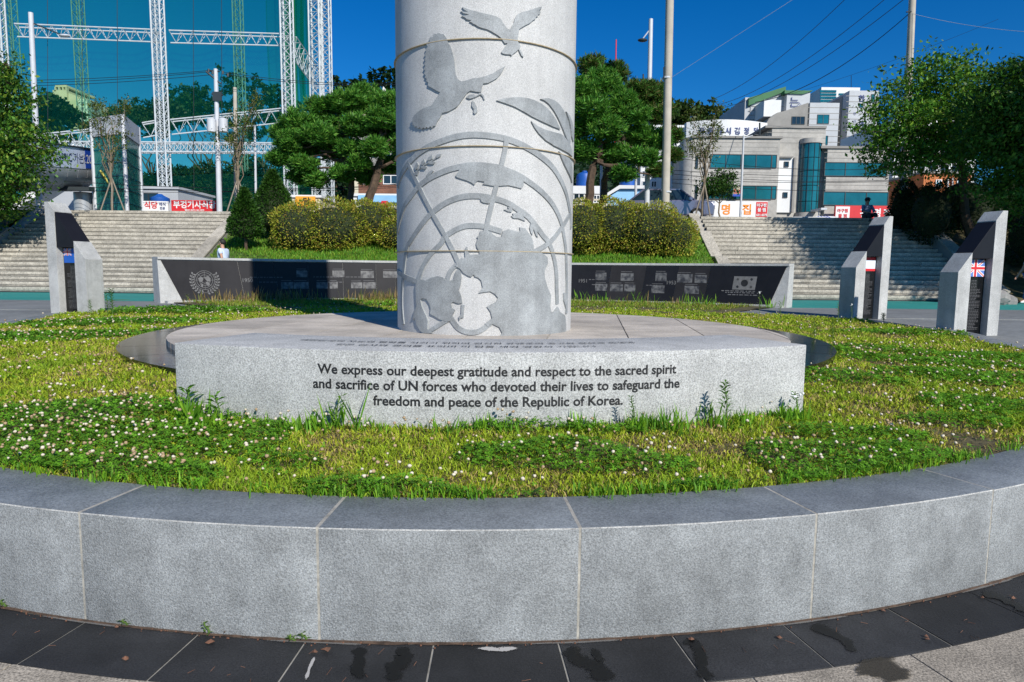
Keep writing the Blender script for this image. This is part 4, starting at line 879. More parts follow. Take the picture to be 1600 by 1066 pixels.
leafy('zelkova_tree', (22.5, 16.5, .5), [(18.6, 17.4, 9.2, 2.4, 2.2, 1.2), (20.4, 15.6, 8.6, 2.3, 2, 1.4), (22.6, 17.0, 9.2, 2.5, 2, 1.5), (17.0, 17.6, 8.0, 1.3, 1.5, .8), (20.5, 19.0, 10.2, 2.6, 2.2, 1.4), (19.4, 14.2, 10.2, 2.2, 2, 1.2), (20.8, 18.2, 7.2, 2.2, 2, 1.2)], 'broadleaf tree beyond the right edge that shades the steps', 34000, .17, .22, dk)
lf = ((.055, .16, .016), (.085, .22, .02), (.03, .10, .012), (.18, .27, .03))
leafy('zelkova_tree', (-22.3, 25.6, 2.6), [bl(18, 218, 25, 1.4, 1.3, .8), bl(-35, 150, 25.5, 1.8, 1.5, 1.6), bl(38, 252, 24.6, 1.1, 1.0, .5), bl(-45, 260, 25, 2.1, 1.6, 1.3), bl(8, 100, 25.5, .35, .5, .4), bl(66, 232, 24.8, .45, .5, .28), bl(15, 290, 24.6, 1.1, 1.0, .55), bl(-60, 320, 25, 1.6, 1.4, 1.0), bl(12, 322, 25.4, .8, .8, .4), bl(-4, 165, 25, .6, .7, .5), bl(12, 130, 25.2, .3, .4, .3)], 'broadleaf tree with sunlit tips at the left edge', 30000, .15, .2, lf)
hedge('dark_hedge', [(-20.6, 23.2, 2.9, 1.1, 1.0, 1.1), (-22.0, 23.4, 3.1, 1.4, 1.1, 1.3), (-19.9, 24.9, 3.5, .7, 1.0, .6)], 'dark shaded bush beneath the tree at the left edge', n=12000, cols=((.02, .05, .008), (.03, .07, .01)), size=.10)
hedge('dark_hedge', [(18.6, 27.8, 4.2, 1.5, .8, 1.25), (21.0, 28.0, 4.3, 1.9, .8, 1.2), (24.3, 28.0, 4.3, 2.2, .9, 1.2), (27.5, 28.0, 4.3, 2.2, .9, 1.2)], 'trimmed hedge row with shade-darkened leaves under the right trees', n=20000, cols=((.012, .03, .006), (.02, .05, .008)), size=.09)  # leaf colours here and on the next two darkened to imitate shade
hedge('dark_hedge', [hp(1412, 325, 28.4, .6, .6, 1.05)], 'upright bush with shade-darkened leaves at the top corner of the right steps', n=7000, cols=((.012, .03, .006), (.02, .05, .008)), size=.09)
hedge('dark_hedge', [hp(1455, 335, 27, .95, .9, 1.25), hp(1450, 305, 27, .4, .4, .5), (19.3, 24.6, 2.8, 1.3, 1.2, 1.2), (22, 23.5, 2.4, 1.8, 1.4, 1.3), (18.6, 22.6, 1.7, .8, .8, .7)], 'shrubs with shade-darkened leaves right of the right steps', n=20000, cols=((.012, .03, .006), (.02, .05, .008)), size=.09)
for i, (x, y, Y, s_) in enumerate(((1540, 468, 21.5, .28), (1558, 466, 21.2, .34), (1575, 470, 21.7, .26), (1533, 462, 22.2, .35))):
    p = at(x, y, Y); mb = MB(); ball(mb, (p.x, p.y, p.z), s_, 9, 6, 1.2, .9, .75)
    mb.v = [tuple(Vector(v)+Vector((noise.noise(Vector(v)*4), noise.noise(Vector(v)*4+Vector((9, 0, 0))), noise.noise(Vector(v)*4+Vector((0, 9, 0)))))*.09) for v in mb.v]
    tag(mb.build('boulder', M['rock'], bevel=0), ['grey boulder at the foot of the right bank, leftmost low one', 'largest grey boulder at the foot of the right bank', 'rightmost grey boulder by the walking legs', 'upper grey boulder beside the marker with the British flag'][i], 'rock')
mb = MB(); p = at(1532, 462, 22); mb.obox((p.x, p.y, .4), Vector((1, 0, 0)), Vector((0, 1, 0)), Vector((0, 0, 1)), -.35, .35, -.3, .3, 0, .75); mb.obox((p.x, p.y, 1.152), Vector((1, 0, 0)), Vector((0, 1, 0)), Vector((0, 0, 1)), -.4, .4, -.35, .35, 0, .1)
tag(mb.build('stone_post', M['step'], bevel=.01), 'short stone post at the foot of the shaded bank, far right', 'post')

def staked(px, pyb, Y, hh, wd, label, n=2600):
    b = at(px, pyb, Y); b.z = TZ if Y > TYY else midz(b.x, b.y); o = thing('young_tree', tuple(b), label, 'tree', 'young staked trees'); mb = MB(); P = []
    limb(mb, b, b+Vector((.05, 0, hh*.45)), .06, .045, .03)
    for k in range(13):
        t = random.uniform(.22, .62); a = b+Vector((.03, 0, hh*t)); an = random.uniform(0, 6.28); rr_ = random.uniform(.4, 1)*wd/2; e = b+Vector((math.cos(an)*rr_, math.sin(an)*rr_*.8, hh*random.uniform(.6, 1.0)))
        pts = limb(mb, a, e, .028, .007, .08)
        for j in range(n//(13*8)):
            q = pts[random.randint(2, 6)].lerp(e, random.random())+Vector((random.gauss(0, .16), random.gauss(0, .16), random.gauss(0, .16)))
            P += [tuple(q+Vector((random.gauss(0, .08), random.gauss(0, .08), random.gauss(0, .06)))) for _ in range(8)]
    link('foliage', leafmesh('foliage', np.array(P), .10, ((.09, .13, .018), (.12, .13, .02), (.06, .10, .012)), M['leaf'], up=.5), o); mb.build('trunk', M['bark_light'], o, True)
    for k in range(4):
        an = k*math.pi/2+.5; s_ = MB(); s_.tube([(b.x+math.cos(an)*.55, b.y+math.sin(an)*.55, b.z-.1), (b.x+.04, b.y, b.z+hh*.32)], .03, 6); s_.build('stake', M['stake'], o)
staked(176, 330, 31, 5.1, 2.6, 'young staked tree in front of the glass lift tower')
staked(372, 330, 31, 5.3, 2.4, 'young staked tree between the white utility poles')
staked(1098, 326, 31, 5.2, 2.5, 'young staked tree with thin crown before the curved concrete wall')
b = at(1124, 330, 32); leafy('small_tree', (b.x, b.y, TZ), [bl(1122, 290, 32, .8, .7, .45), bl(1133, 275, 32, .5, .5, .3), bl(1108, 298, 32, .45, .5, .25), bl(1135, 300, 32, .4, .4, .25)], 'small leafy tree before the teal windows of the concrete building', 3600, .12, .05, ((.03, .09, .01), (.05, .12, .013)), trunk_m='bark_light', fork=.4)
# ------------------------------------------------------------------ poles, lamps, wires
def pole(px0, py0, px1, py1, Y, r0, r1, name, label, m, cat='pole', group=None, zb=None):
    a = at(px1, py1, Y); a.z = TZ if zb is None else zb; t_ = at(px0, py0, Y); t_.x = a.x+(t_.x-a.x)*.5 if abs(t_.x-a.x) > .2 else t_.x; t_.y = a.y
    o = thing(name, tuple(a), label, cat, group); mb = MB(); mb.tube([a-Vector((0, 0, .3)), t_], [r0, r1], 14); mb.build('shaft', M[m], o, True)
    mb = MB(); mb.lathe([(r0*1.7, 0), (r0*1.7, .03), (r0*1.15, .06)], 12, tuple(a)); mb.build('base_plate', M[m], o)
    return o, a, t_
o, a, lt = pole(48, 20, 61, 316, 31, .13, .10, 'street_lamp', 'tall white street lamp pole with drooping arm, at far left', 'pole_metal', 'street lamp')
arm = at(103, 56, 31); mb = MB(); mb.tube([at(53, 37, 31), at(80, 48, 31), at(97, 55, 31)], [.03, .03, .025], 8); mb.build('arm', M['frame_dark'], o)
mb = MB(); ball(mb, tuple(at(101, 56, 31)), .26, 10, 6, 1, .5, .28); mb.build('lamp_head', M['pole_metal'], o, True)
# concrete utility pole with transformer
o, a, t_ = pole(337, 108, 343, 332, 31.5, .13, .09, 'utility_pole', 'concrete utility pole with transformers and crossarms left of the cone shrubs', 'pole_metal', 'utility pole'); UP = t_
mb = MB(); mb.tube([at(322, 112, 31.5), at(345, 131, 31.5)], .045, 6); mb.tube([at(325, 110, 31.5), at(343, 112, 31.5)], .035, 6); mb.tube([at(331, 147, 31.5), at(348, 149, 31.5)], .05, 6); mb.build('crossarm', M['frame_dark'], o)
for x, y in ((326, 110), (332, 113), (336, 122), (348, 113), (356, 117)): mb = MB(); mb.tube([at(x, y+3, 31.5), at(x, y-2, 31.5)], .05, 6); mb.build('insulator', M['frame_dark'], o)
for x in (333, 351): mb = MB(); p = at(x, 197, 31.3); mb.lathe([(.05, -.32), (.20, -.30), (.20, .25), (.14, .3), (.05, .34)], 14, (p.x, p.y-.15, p.z)); mb.build('transformer', M['pole_metal'], o, True)
mb = MB(); p = at(341, 150, 31.5); mb.box(p.x-.2, p.x+.2, p.y-.15, p.y-.1, p.z-.25, p.z+.15); mb.build('switch_box', M['frame_dark'], o)
pole(367, 137, 369, 322, 32.5, .11, .085, 'slim_pole', 'plain pale pole beside the transformer pole', 'pole_conc')
pole(398, 195, 399, 300, 33, .06, .05, 'thin_post', 'thin white post before the lattice truss, above the cone shrub', 'pole_metal')
# big pole, lamp pole, right pole
o, a, t_ = pole(1042.5, -60, 1040, 328, 26.5, .165, .15, 'concrete_pole', 'thick round concrete pole right of the pines', 'pole_conc', 'utility pole', zb=midz(6.1, 26.5)); 
for y in (122, 300): mb = MB(); p = at(1042, y, 26.5); mb.lathe([(.175, -.03), (.175, .03)], 14, (p.x, p.y, p.z)); mb.build('clamp_band', M['pole_metal'], o)
mb = MB(); mb.tube([at(1037, 105, 26.4), at(1037, 124, 26.4)], .02, 6); mb.build('bracket', M['frame_dark'], o)
o, a, t_ = pole(1017, 30, 1011, 318, 30, .12, .09, 'street_lamp', 'white street lamp pole with dark lamp head, rising behind the pine', 'pole_metal', 'street lamp')
mb = MB(); mb.tube([at(1016.5, 45, 30), at(1005, 60, 30), at(1002, 64, 30)], [.03, .025, .02], 8); mb.build('arm', M['pole_metal'], o)
mb = MB(); ball(mb, tuple(at(1004, 63, 30)), .22, 10, 6, 1, .6, .35); mb.build('lamp_head', M['frame_dark'], o, True)
o, a, t_ = pole(1418, -60, 1410, 345, 30.5, .16, .14, 'concrete_pole', 'round concrete pole rising out of the right tree crown', 'pole_conc', 'utility pole')
mb = MB(); mb.tube([at(1416, 19, 30.4), at(1424, 18, 30.4)], .03, 6); mb.build('bracket', M['frame_dark'], o)
o, a, t_ = pole(1162, 212, 1157, 335, 31, .055, .04, 'street_lamp', 'slender grey lamp pole with short arm before the concrete building', 'pole_metal', 'street lamp')
mb = MB(); mb.tube([at(1162, 216, 31), at(1176, 212, 31)], .025, 6); mb.build('arm', M['pole_metal'], o)
mb = MB(); ball(mb, tuple(at(1181, 211, 31)), .14, 8, 5, 1, .6, .4); mb.build('lamp_head', M['frame_dark'], o, True)
for i, (x, y0, y1, Y) in enumerate(((886, 230, 318, 33), (940, 232, 292, 33), (994, 232, 312, 33.5))): pole(x, y0, x, y1, Y, .07, .06, 'thin_post', ['grey post glimpsed at the right edge of the column', 'short grey post left of the blue water tanks', 'grey post between the pine branches and the white shed'][i], 'pole_metal')
pole(961, 62, 961, 200, 120, .16, .10, 'radio_mast', 'thin red and white radio mast on the skyline above the pines', 'red', 'mast', zb=20)
def wire(a, b, sag, label, m='wire', r=.012, n=16):
    a, b = Vector(a), Vector(b); pts = [a.lerp(b, i/n)-Vector((0, 0, sag*4*(i/n)*(1-i/n))) for i in range(n+1)]; mb = MB(); mb.tube(pts, r, 4, False)
    o = mb.build('power_line', M[m]); return tag(o, label, 'cable', 'overhead power lines')
W_ = 'overhead cable crossing the blue sky on the right, '
wire(at(1105, 158, 38), at(1345, -25, 20), .5, W_+'uppermost dark one'); wire(at(1125, 163, 38), at(1405, -20, 20), .5, W_+'second dark one'); wire(at(1132, 168, 38), at(1430, -15, 20), .5, W_+'third dark one')
wire(at(1180, 160, 40), at(1420, 22, 30.5), .7, W_+'sagging to the right pole', r=.02); wire(at(1048, 122, 26.4), at(1300, -40, 24), .0, W_+'pale thin one from the thick pole', 'wire_light', .007)
wire(at(1420, 20, 30.5), at(1640, 52, 26), .15, 'overhead cable leaving the right pole to the right edge', 'wire_light', .008)
wire(at(1225, 150, 40), at(1560, 30, 36), .2, W_+'thin faint one behind the right pole', r=.007)
for i, (y0, y1, s_) in enumerate(((266, 274, .15), (272, 281, .2), (280, 283, .12), (286, 296, .2), (246, 262, .3))): wire(at(1050, y0, 33), at(1420, y1, 34), s_, 'cable crossing in front of the concrete building, %s one' % ('uppermost middle', 'second', 'third', 'lowest', 'highest')[i], r=.012)
for i, (y0, y1) in enumerate(((126, 110), (131, 112), (135, 117))): wire(at(-20, y0, 33), at(330, y1, 31.5), .12, 'cable running left from the transformer pole, %s of three' % ('top', 'middle', 'lowest')[i]); 
for i, (y0, y1) in enumerate(((113, 128), (116, 131))): wire(at(350, y0, 31.5), at(640, y1, 36), .25, 'cable running right from the transformer pole, %s' % ('upper', 'lower')[i])
for i, (y0, y1) in enumerate(((283, 290), (290, 292), (297, 286))): wire(at(100, y0, 33), at(640, y1, 33), .25, 'low cable beneath the lattice truss, %s' % ('top', 'middle', 'bottom')[i])

# ------------------------------------------------------------------ golf driving range: lattice towers, trusses, netting
def lattice(a, b, wd, dp, rc, rb, panels, side=None, name='tower', m='steel'):
    """box lattice from a to b; returns (chords, braces) meshes"""
    a, b = Vector(a), Vector(b); d = (b-a).normalized(); s_ = (side or Vector((1, 0, 0))).normalized(); t_ = d.cross(s_).normalized(); ch = MB(); br = MB()
    cn = [s_*(sx*wd/2)+t_*(sy*dp/2) for sx, sy in ((-1, -1), (1, -1), (1, 1), (-1, 1))]
    for c in cn: ch.tube([a+c, b+c], rc, 8)
    for i in range(panels):
        p, q = a.lerp(b, i/panels), a.lerp(b, (i+1)/panels)
        for k in range(4):
            c0, c1 = cn[k], cn[(k+1) % 4]
            br.tube([p+c0, q+c1], rb, 4, False)
            if k in (0, 2) or wd > 1.3: br.tube([p+c1, q+c0], rb, 4, False)
            br.tube([p+c0, p+c1], rb, 4, False)
    return ch, br
GY = 50
def tower(px, Y, wd, label, zt=40, pxt=None):
    b = at(px, 320, Y); b.z = TZ; t_ = Vector((b.x if pxt is None else at(pxt, 0, Y).x, b.y, zt)); o = thing('lattice_tower', tuple(b), label, 'tower', 'white lattice towers of the golf nets')
    ch, br = lattice(b, t_, wd, wd, .06, .022, int((zt-TZ)/(wd*1.0))); ch.build('chord', M['steel'], o, True); br.build('bracing', M['steel'], o); 
    mb = MB(); mb.box(b.x-wd, b.x+wd, b.y-wd, b.y+wd, TZ-.2, TZ+.3); mb.build('footing', M['concrete'], o); return o, b
T1, b1 = tower(18, 46, .50, 'leftmost white lattice tower of the netting, behind the left tree')
T2, b2 = tower(259, 48, .62, 'white lattice tower standing between the lift tower and the transformer pole')
T3, b3 = tower(455, 50, .70, 'third white lattice tower from the left, above the spreading pine')
T4, b4 = tower(498, 54, .78, 'left one of the close pair of white lattice towers beside the blue sky')
T5, b5 = tower(514, 58, .72, 'right one of the close pair of white lattice towers, at the net corner')
TS, TD = 0, 0
def truss(a, b, h, label, panels, dp=.7, m='steel', rc=.045, rb=.02):
    a, b = Vector(a), Vector(b); o = thing('lattice_truss', tuple(a), label, 'truss', 'white lattice trusses between the towers'); d = (b-a).normalized(); n_ = Vector((-d.y, d.x, 0)).normalized(); ch = MB(); br = MB()
    for y_ in (0, dp):
        ch.tube([a+n_*y_, b+n_*y_], rc, 6); 
    dn = Vector((0, 0, -h)); mid = n_*(dp/2)
    ch.tube([a+dn+mid, b+dn+mid], rc, 6)
    for i in range(panels):
        p, q = a.lerp(b, i/panels), a.lerp(b, (i+1)/panels); c_ = a.lerp(b, (i+.5)/panels)
        for y_ in (0, dp): br.tube([p+n_*y_, c_+dn+mid], rb, 4, False); br.tube([q+n_*y_, c_+dn+mid], rb, 4, False)
        br.tube([p, p+n_*dp], rb, 4, False)
    ch.build('chord', M[m], o, True); br.build('bracing', M[m], o); return o
truss(at(22, 37, 46), at(245, 46.5, 48), .72, 'upper lattice truss crossing left of the second tower', 12); truss(at(264, 47.5, 48), at(443, 53, 50), .72, 'upper lattice truss between the second and third tower', 10)
truss(at(60, 210, 46), at(150, 201, 47), .95, 'slanting lattice truss behind the glass lift tower, far left', 4); truss(at(222, 192, 47.6), at(246, 188, 48), .95, 'short slanting truss stub right of the glass lift tower', 1); truss(at(266, 187, 48), at(444, 169, 50), .95, 'slanting lower lattice truss between second and third tower', 8)
def boxtruss(a, b, h, label, panels):
    o = thing('lattice_truss', tuple(a), label, 'truss', 'white lattice trusses between the towers'); ch, br = lattice(a, b, h, .6, .045, .02, panels, Vector((0, 0, 1))); ch.build('chord', M['steel'], o, True); br.build('bracing', M['steel'], o)
boxtruss(at(96, 230, 47), at(444, 232, 49.4), .66, 'long horizontal boxed truss low behind the poles', 34)
truss(at(463, 58, 50), at(503, 116, 56), 1.4, 'steep diagonal truss between the third tower and the corner towers', 7, rc=.04); 

for i, (x, Y) in enumerate(((36, 92), (139, 96), (381, 100), (460, 104))):
    b = at(x, 320, Y); b.z = TZ; o = thing('rear_net_tower', tuple(b), 'rear lattice tower seen dimly through green netting, %s' % ('behind the first tower', 'left of the glass lift tower', 'above the slim pale pole', 'next to the third tower')[i], 'tower', 'rear towers of the golf nets')
    ch, br = lattice(b, b+Vector((0, 0, 46)), 1.1, 1.1, .07, .03, 34); ch.build('chord', M['net_dimmed'], o, True); br.build('bracing', M['net_dimmed'], o)
def net(name, A, B, z0, z1, label, m='net', bow=1.0, n=40, k=14):
    A, B = Vector(A), Vector(B); d = B-A; nn_ = Vector((-d.y, d.x, 0)).normalized(); mb = MB(); vs = []
    for i in range(n+1):
        for j in range(k+1):
            t = i/n; u = j/k; w_ = bow*math.sin(math.pi*u)*(.3+.5*abs(math.sin(t*math.pi*5)))+.35*noise.noise(Vector((t*9, u*5, 1))); p = A.lerp(B, t)+nn_*w_; vs.append((p.x, p.y, z0+(z1-z0)*u))
    mb.add(vs, [(i*(k+1)+j, (i+1)*(k+1)+j, (i+1)*(k+1)+j+1, i*(k+1)+j+1) for i in range(n) for j in range(k)])
    return tag(mb.build(name, M[m], smooth=True), label, 'net')
lx = at(-60, 320, 46); zt = 40
net('golf_net', (lx.x-2, lx.y+.9, 0), (b3.x, b3.y+.9, 0), TZ+1.5, zt, 'huge green golf range net hanging behind the white towers')
net('golf_net', (b3.x+.3, b3.y+.9, 0), (b4.x-.4, b4.y+.3, 0), TZ+1.5, zt, 'narrow green net between the third tower and the corner pair', n=10)
net('golf_net', (b2.x+4.5, b2.y+10, 0), (b4.x-1.0, b4.y+10, 0), TZ+1, zt, 'inner green net overlapping behind the third tower', 'net_back', bow=2.0)
net('golf_net', (at(-80, 0, 98).x, 95, 0), (at(492, 0, 103).x, 103, 0), TZ+1, 48, 'rear green net far beyond the front one', 'net_back')
for x in (75, 129, 184, 303, 347): 
    wire(at(x, 300, 47.2), at(x-1, -40, 47.2), 0, 'thin vertical rope stiffening the green net at its %s' % {75: 'left', 129: 'left of the lift', 184: 'middle above the lift', 303: 'right of second tower', 347: 'right middle'}[x], r=.018)

# glass lift tower and covered footbridge
p0, p1, p2 = at(150, 330, 34.5), at(199, 330, 33.5), at(222.5, 330, 36.5)
for p in (p0, p1, p2): p.z = TZ
zt = at(199, 179, 33.5).z; o = thing('lift_tower', tuple((p0+p2)/2), 'glazed green lift tower with grey metal top band', 'lift tower')
p3 = p0+p2-p1
for i, p in enumerate((p0, p1, p2, p3)): mb = MB(); mb.tube([p, p+Vector((0, 0, zt-TZ))], .09, 6); mb.build('corner_post', M['pole_metal'], o)
def facade(a, b, z0, z1, name, m, off, par): 
    d = (b-a).normalized(); n_ = Vector((d.y, -d.x, 0)); mb = MB(); mb.obox((a.x, a.y, 0), d, n_, Vector((0, 0, 1)), .0, (b-a).length, off-.04, off, z0, z1); return mb.build(name, m, par)
mg, t, p = newmat('lift_glass'); p.inputs['Base Color'].default_value = (.03, .22, .19, 1); p.inputs['Roughness'].default_value = .08; p.inputs['Alpha'].default_value = .62
nz = 6
for a, b in ((p0, p1), (p1, p2), (p2, p3), (p3, p0)):
    for k in range(nz): z0 = TZ+.12+(zt-1.05-TZ)*k/nz; z1 = TZ+.12+(zt-1.05-TZ)*(k+1)/nz; facade(a, b, z0+.03, z1-.03, 'glass_pane', mg, 0, o)
    for k in range(nz+1): z0 = TZ+.10+(zt-1.05-TZ)*k/nz; facade(a, b, z0, z0+.05, 'transom', M['glass_teal'], .02, o)
    facade(a, b, zt-.92, zt, 'metal_band', M['grey_panel'], .05, o)
mb = MB(); mb.add([p+Vector((0, 0, zt-TZ)) for p in (p0, p1, p2, p3)], [(0, 1, 2, 3)]); mb.build('roof', M['grey_panel'], o)
mb = MB(); c_ = (p0+p2)/2; mb.box(c_.x-.7, c_.x+.7, c_.y-.6, c_.y+.6, TZ, zt-1.3); mb.build('lift_shaft', M['frame_dark'], o)
mb = MB(); mb.tube([p1+Vector((-1.0, .6, .2)), p1+Vector((-.2, .6, 2.6))], .05, 6); mb.tube([p1+Vector((-1.6, .6, 2.4)), p1+Vector((-.3, .6, .3))], .05, 6); mb.build('stair_stringer', mat('yellow_paint', (.5, .42, .02), .5, .1, 3), o)
o = thing('footbridge', tuple(at(130, 331, 35)), 'grey covered footbridge with rounded belly and event banner, left', 'footbridge')
def tubepath(pts, prof, name, m, parent, n=14):
    mb = MB(); vs = []; k = len(prof)
    for i, p in enumerate(pts):
        d = (pts[min(i+1, len(pts)-1)]-pts[max(i-1, 0)]); d.z = 0; d.normalize(); s_ = Vector((-d.y, d.x, 0)); vs += [p+s_*u+Vector((0, 0, v)) for u, v in prof]
    mb.add(vs, [(i*k+j, i*k+(j+1) % k, (i+1)*k+(j+1) % k, (i+1)*k+j) for i in range(len(pts)-1) for j in range(k)]+[tuple(range(k)), tuple(range(len(vs)-1, len(vs)-k-1, -1))]); return mb.build(name, m, parent, True)
belly = [(1.3*math.cos(t), 1.05*math.sin(t)) for t in [math.pi+math.pi*i/10 for i in range(11)]]+[(1.3, .12), (-1.3, .12)]
pA, pB = at(110, 268, 36), at(-70, 256, 27)
seg = 9
for i in range(seg):
    a, b = pA.lerp(pB, i/seg), pA.lerp(pB, (i+1)/seg-.004); tubepath([a, b], belly, 'belly_panel', M['tube'], o)
mb = MB(); d = (pB-pA).normalized(); n_ = Vector((-d.y, d.x, 0)).normalized(); n_ = n_ if n_.x > 0 else -n_
mb = MB(); mb.hexa([pA+n_*1.25+Vector((0, 0, .12)), pB+n_*1.25+Vector((0, 0, .12)), pB+n_*1.32+Vector((0, 0, .12)), pA+n_*1.32+Vector((0, 0, .12)), pA+n_*1.25+Vector((0, 0, 1.15)), pB+n_*1.25+Vector((0, 0, 1.15)), pB+n_*1.32+Vector((0, 0, 1.15)), pA+n_*1.32+Vector((0, 0, 1.15))]); mb.build('banner', mat('banner_pale', (.55, .62, .78), .6, .1, 2), o)
mb = MB(); b_ = pA.lerp(pB, .14); mb.hexa([pA+n_*1.33+Vector((0, 0, .16)), b_+n_*1.33+Vector((0, 0, .16)), b_+n_*1.335+Vector((0, 0, .16)), pA+n_*1.335+Vector((0, 0, .16)), pA+n_*1.33+Vector((0, 0, 1.1)), b_+n_*1.33+Vector((0, 0, 1.1)), b_+n_*1.335+Vector((0, 0, 1.1)), pA+n_*1.335+Vector((0, 0, 1.1))]); mb.build('banner_end', M['blue'], o)
text('7.20(목)', .62, M['white'], o, 'lettering', vframe(pA.lerp(pB, .07)+n_*1.345+Vector((0, 0, .42)), -d, (0, 0, 1), 0)); text('COSPIC 가는길', .55, M['navy'], o, 'lettering', vframe(pA.lerp(pB, .30)+n_*1.33+Vector((0, 0, .42)), -d, (0, 0, 1), .004))
mb = MB(); mb.tube([pA+n_*1.35+Vector((0, 0, 1.18)), pB+n_*1.35+Vector((0, 0, 1.18))], .04, 6); mb.build('handrail', M['frame_dark'], o)
pc = at(131, 331, 34.6); mb = MB(); mb.tube([Vector((pc.x, pc.y, TZ)), Vector((pc.x, pc.y, at(131, 301, 34.6).z))], .42, 18); mb.build('pier', M['tube'], o, True)
mb = MB(); z = at(131, 299, 34.6).z; mb.obox((pc.x, pc.y, z), d, n_, Vector((0, 0, 1)), -.9, .9, -.7, .7, 0, .22); mb.build('pier_cap', M['frame_dark'], o)
# escalator slanting up behind, white and glass
o = thing('outdoor_escalator', tuple(at(60, 330, 38)), 'slanting covered stair with glass sides behind the white lamp pole', 'stairway')
a, b = at(-15, 352, 37), at(118, 268, 40); mb = MB(); up = Vector((0, 0, 1))
mb.hexa([a, b, b+Vector((0, 1.4, 0)), a+Vector((0, 1.4, 0)), a+up*.5, b+up*.5, b+Vector((0, 1.4, .5)), a+Vector((0, 1.4, .5))]); mb.build('side_skirt', M['white_wall'], o)
mb = MB(); mb.hexa([a+up*.55, b+up*.55, b+Vector((0, .04, .55)), a+Vector((0, .04, .55)), a+up*1.5, b+up*1.5, b+Vector((0, .04, 1.5)), a+Vector((0, .04, 1.5))]); mb.build('glass_side', M['glass_teal'], o)
mb = MB(); mb.tube([a+up*1.55, b+up*1.55], .05, 6); mb.build('handrail', M['white_wall'], o)
# long shed and shop buildings on the terrace
def bld(name, x0, x1, yt, Y, dep, wallm, label, zb=None, roofm=None, cat='building', rh=.15):
    a, b = at(x0, 300, Y), at(x1, 300, Y); zt = at((x0+x1)/2, yt, Y).z; zb = TZ if zb is None else zb
    o = thing(name, ((a.x+b.x)/2, Y, zb), label, cat); mb = MB(); mb.box(a.x, b.x, Y, Y+dep, zb-1.6, zt-rh); mb.build('wall', M[wallm], o)
    mb = MB(); mb.box(a.x-.12, b.x+.12, Y-.12, Y+dep+.12, zt-rh, zt); mb.build('roof', M[roofm or wallm], o); o['zt'] = 0; del o['zt']; return o, a.x, b.x, zt
def win(o, Y, x0, x1, y0, y1, m='glass_dark', fr='white', nx=1, bar=.05, off=.06):
    a, b = at(x0, y1, Y), at(x1, y0, Y); f_ = MB(); X0, X1, Z0, Z1 = a.x, b.x, a.z, b.z
    f_.box(X0-bar, X1+bar, Y-off, Y-.003, Z1, Z1+bar); f_.box(X0-bar, X1+bar, Y-off, Y-.003, Z0-bar, Z0); f_.box(X0-bar, X0, Y-off, Y-.003, Z0, Z1); f_.box(X1, X1+bar, Y-off, Y-.003, Z0, Z1)
    for k in range(1, nx): x = X0+(X1-X0)*k/nx; f_.box(x-bar/2, x+bar/2, Y-off, Y-.003, Z0, Z1)
    fo = f_.build('window', M[fr], o)
    for k in range(nx):
        p_ = MB(); xa, xb = X0+(X1-X0)*k/nx, X0+(X1-X0)*(k+1)/nx; p_.box(xa+(bar/2 if k else 0), xb-(bar/2 if k < nx-1 else 0), Y-.03, Y-.006, Z0, Z1); p_.build('pane', M[m], fo)
    return fo
o, xa, xb, zt = bld('long_shed', 60, 278, 291, 43, 5, 'grey_panel', 'long low pale shed behind the footbridge pier', roofm='grey_panel')
win(o, 43, 205, 246, 303, 325, 'glass_dark', 'frame_dark', 3); win(o, 43, 150, 160, 303, 329, 'glass_dark', 'frame_dark')
o, xa, xb, zt = bld('orange_shop', 452, 500, 305, 42, 4, 'cream', 'low shop with orange signboard partly behind the pine', roofm='white_wall')
def sign(x0, x1, y0, y1, Y, base_m, items, label, name='shop_sign', turn=0):
    a, b = at(x0, y1, Y), at(x1, y0, Y); o = thing(name, ((a.x+b.x)/2, Y, a.z), label, 'sign'); mb = MB(); mb.box(a.x, b.x, Y, Y+.14, a.z, b.z); mb.build('sign_board', M[base_m], o, bevel=.01)
    for body, x, y, sz, m in items: p = at(x, y, Y); text(body, sz, M[m], o, 'lettering', vframe((p.x, Y-.006, p.z), (1, 0, 0), (0, 0, 1)), offset=sz*.03)
    return o
def subboard(o, x0, x1, y0, y1, Y, m): a, b = at(x0, y1, Y), at(x1, y0, Y); mb = MB(); mb.box(a.x, b.x, Y-.012, Y+.0, a.z, b.z); return mb.build('sign_panel', M[m], o)
sign(462, 492, 307, 322, 41.7, 'orange_bg', [('달', 479, 319.5, .50, 'ink')], 'orange signboard with black Korean letter beneath the pine', 'shop_sign')
s_ = sign(268, 340, 313.5, 331, 33.6, 'red', [('부경기사식당', 304, 324.5, .385, 'white'), ('☎621-0275 | 621-9299', 304, 329.5, .10, 'white')], 'red banner with white Korean letters reading 부경기사식당', 'street_banner')
s_ = sign(224, 262, 314.5, 330, 33.6, 'white', [('식당', 236, 325, .37, 'red'), ('채식', 254, 321.5, .19, 'navy'), ('전문', 254, 327.5, .15, 'navy')], 'white banner with red Korean letters reading 식당', 'street_banner')
p = at(250, 313, 34.5); mb = MB(); mb.lathe([(.42, 0), (.46, .1), (.46, .25), (.2, .38), (.12, .45)], 14, (p.x, p.y, TZ+.85)); t = thing('blue_tarpaulin_tank', (p.x, p.y, TZ+.85), 'blue tank top peeking over the white banner', 'tank'); mb.build('tank_body', M['tank'], t, True)
mb = MB(); mb.lathe([(.3, 0), (.3, .85)], 10, (p.x, p.y, TZ)); mb.build('tank_stand', M['frame_dark'], t)
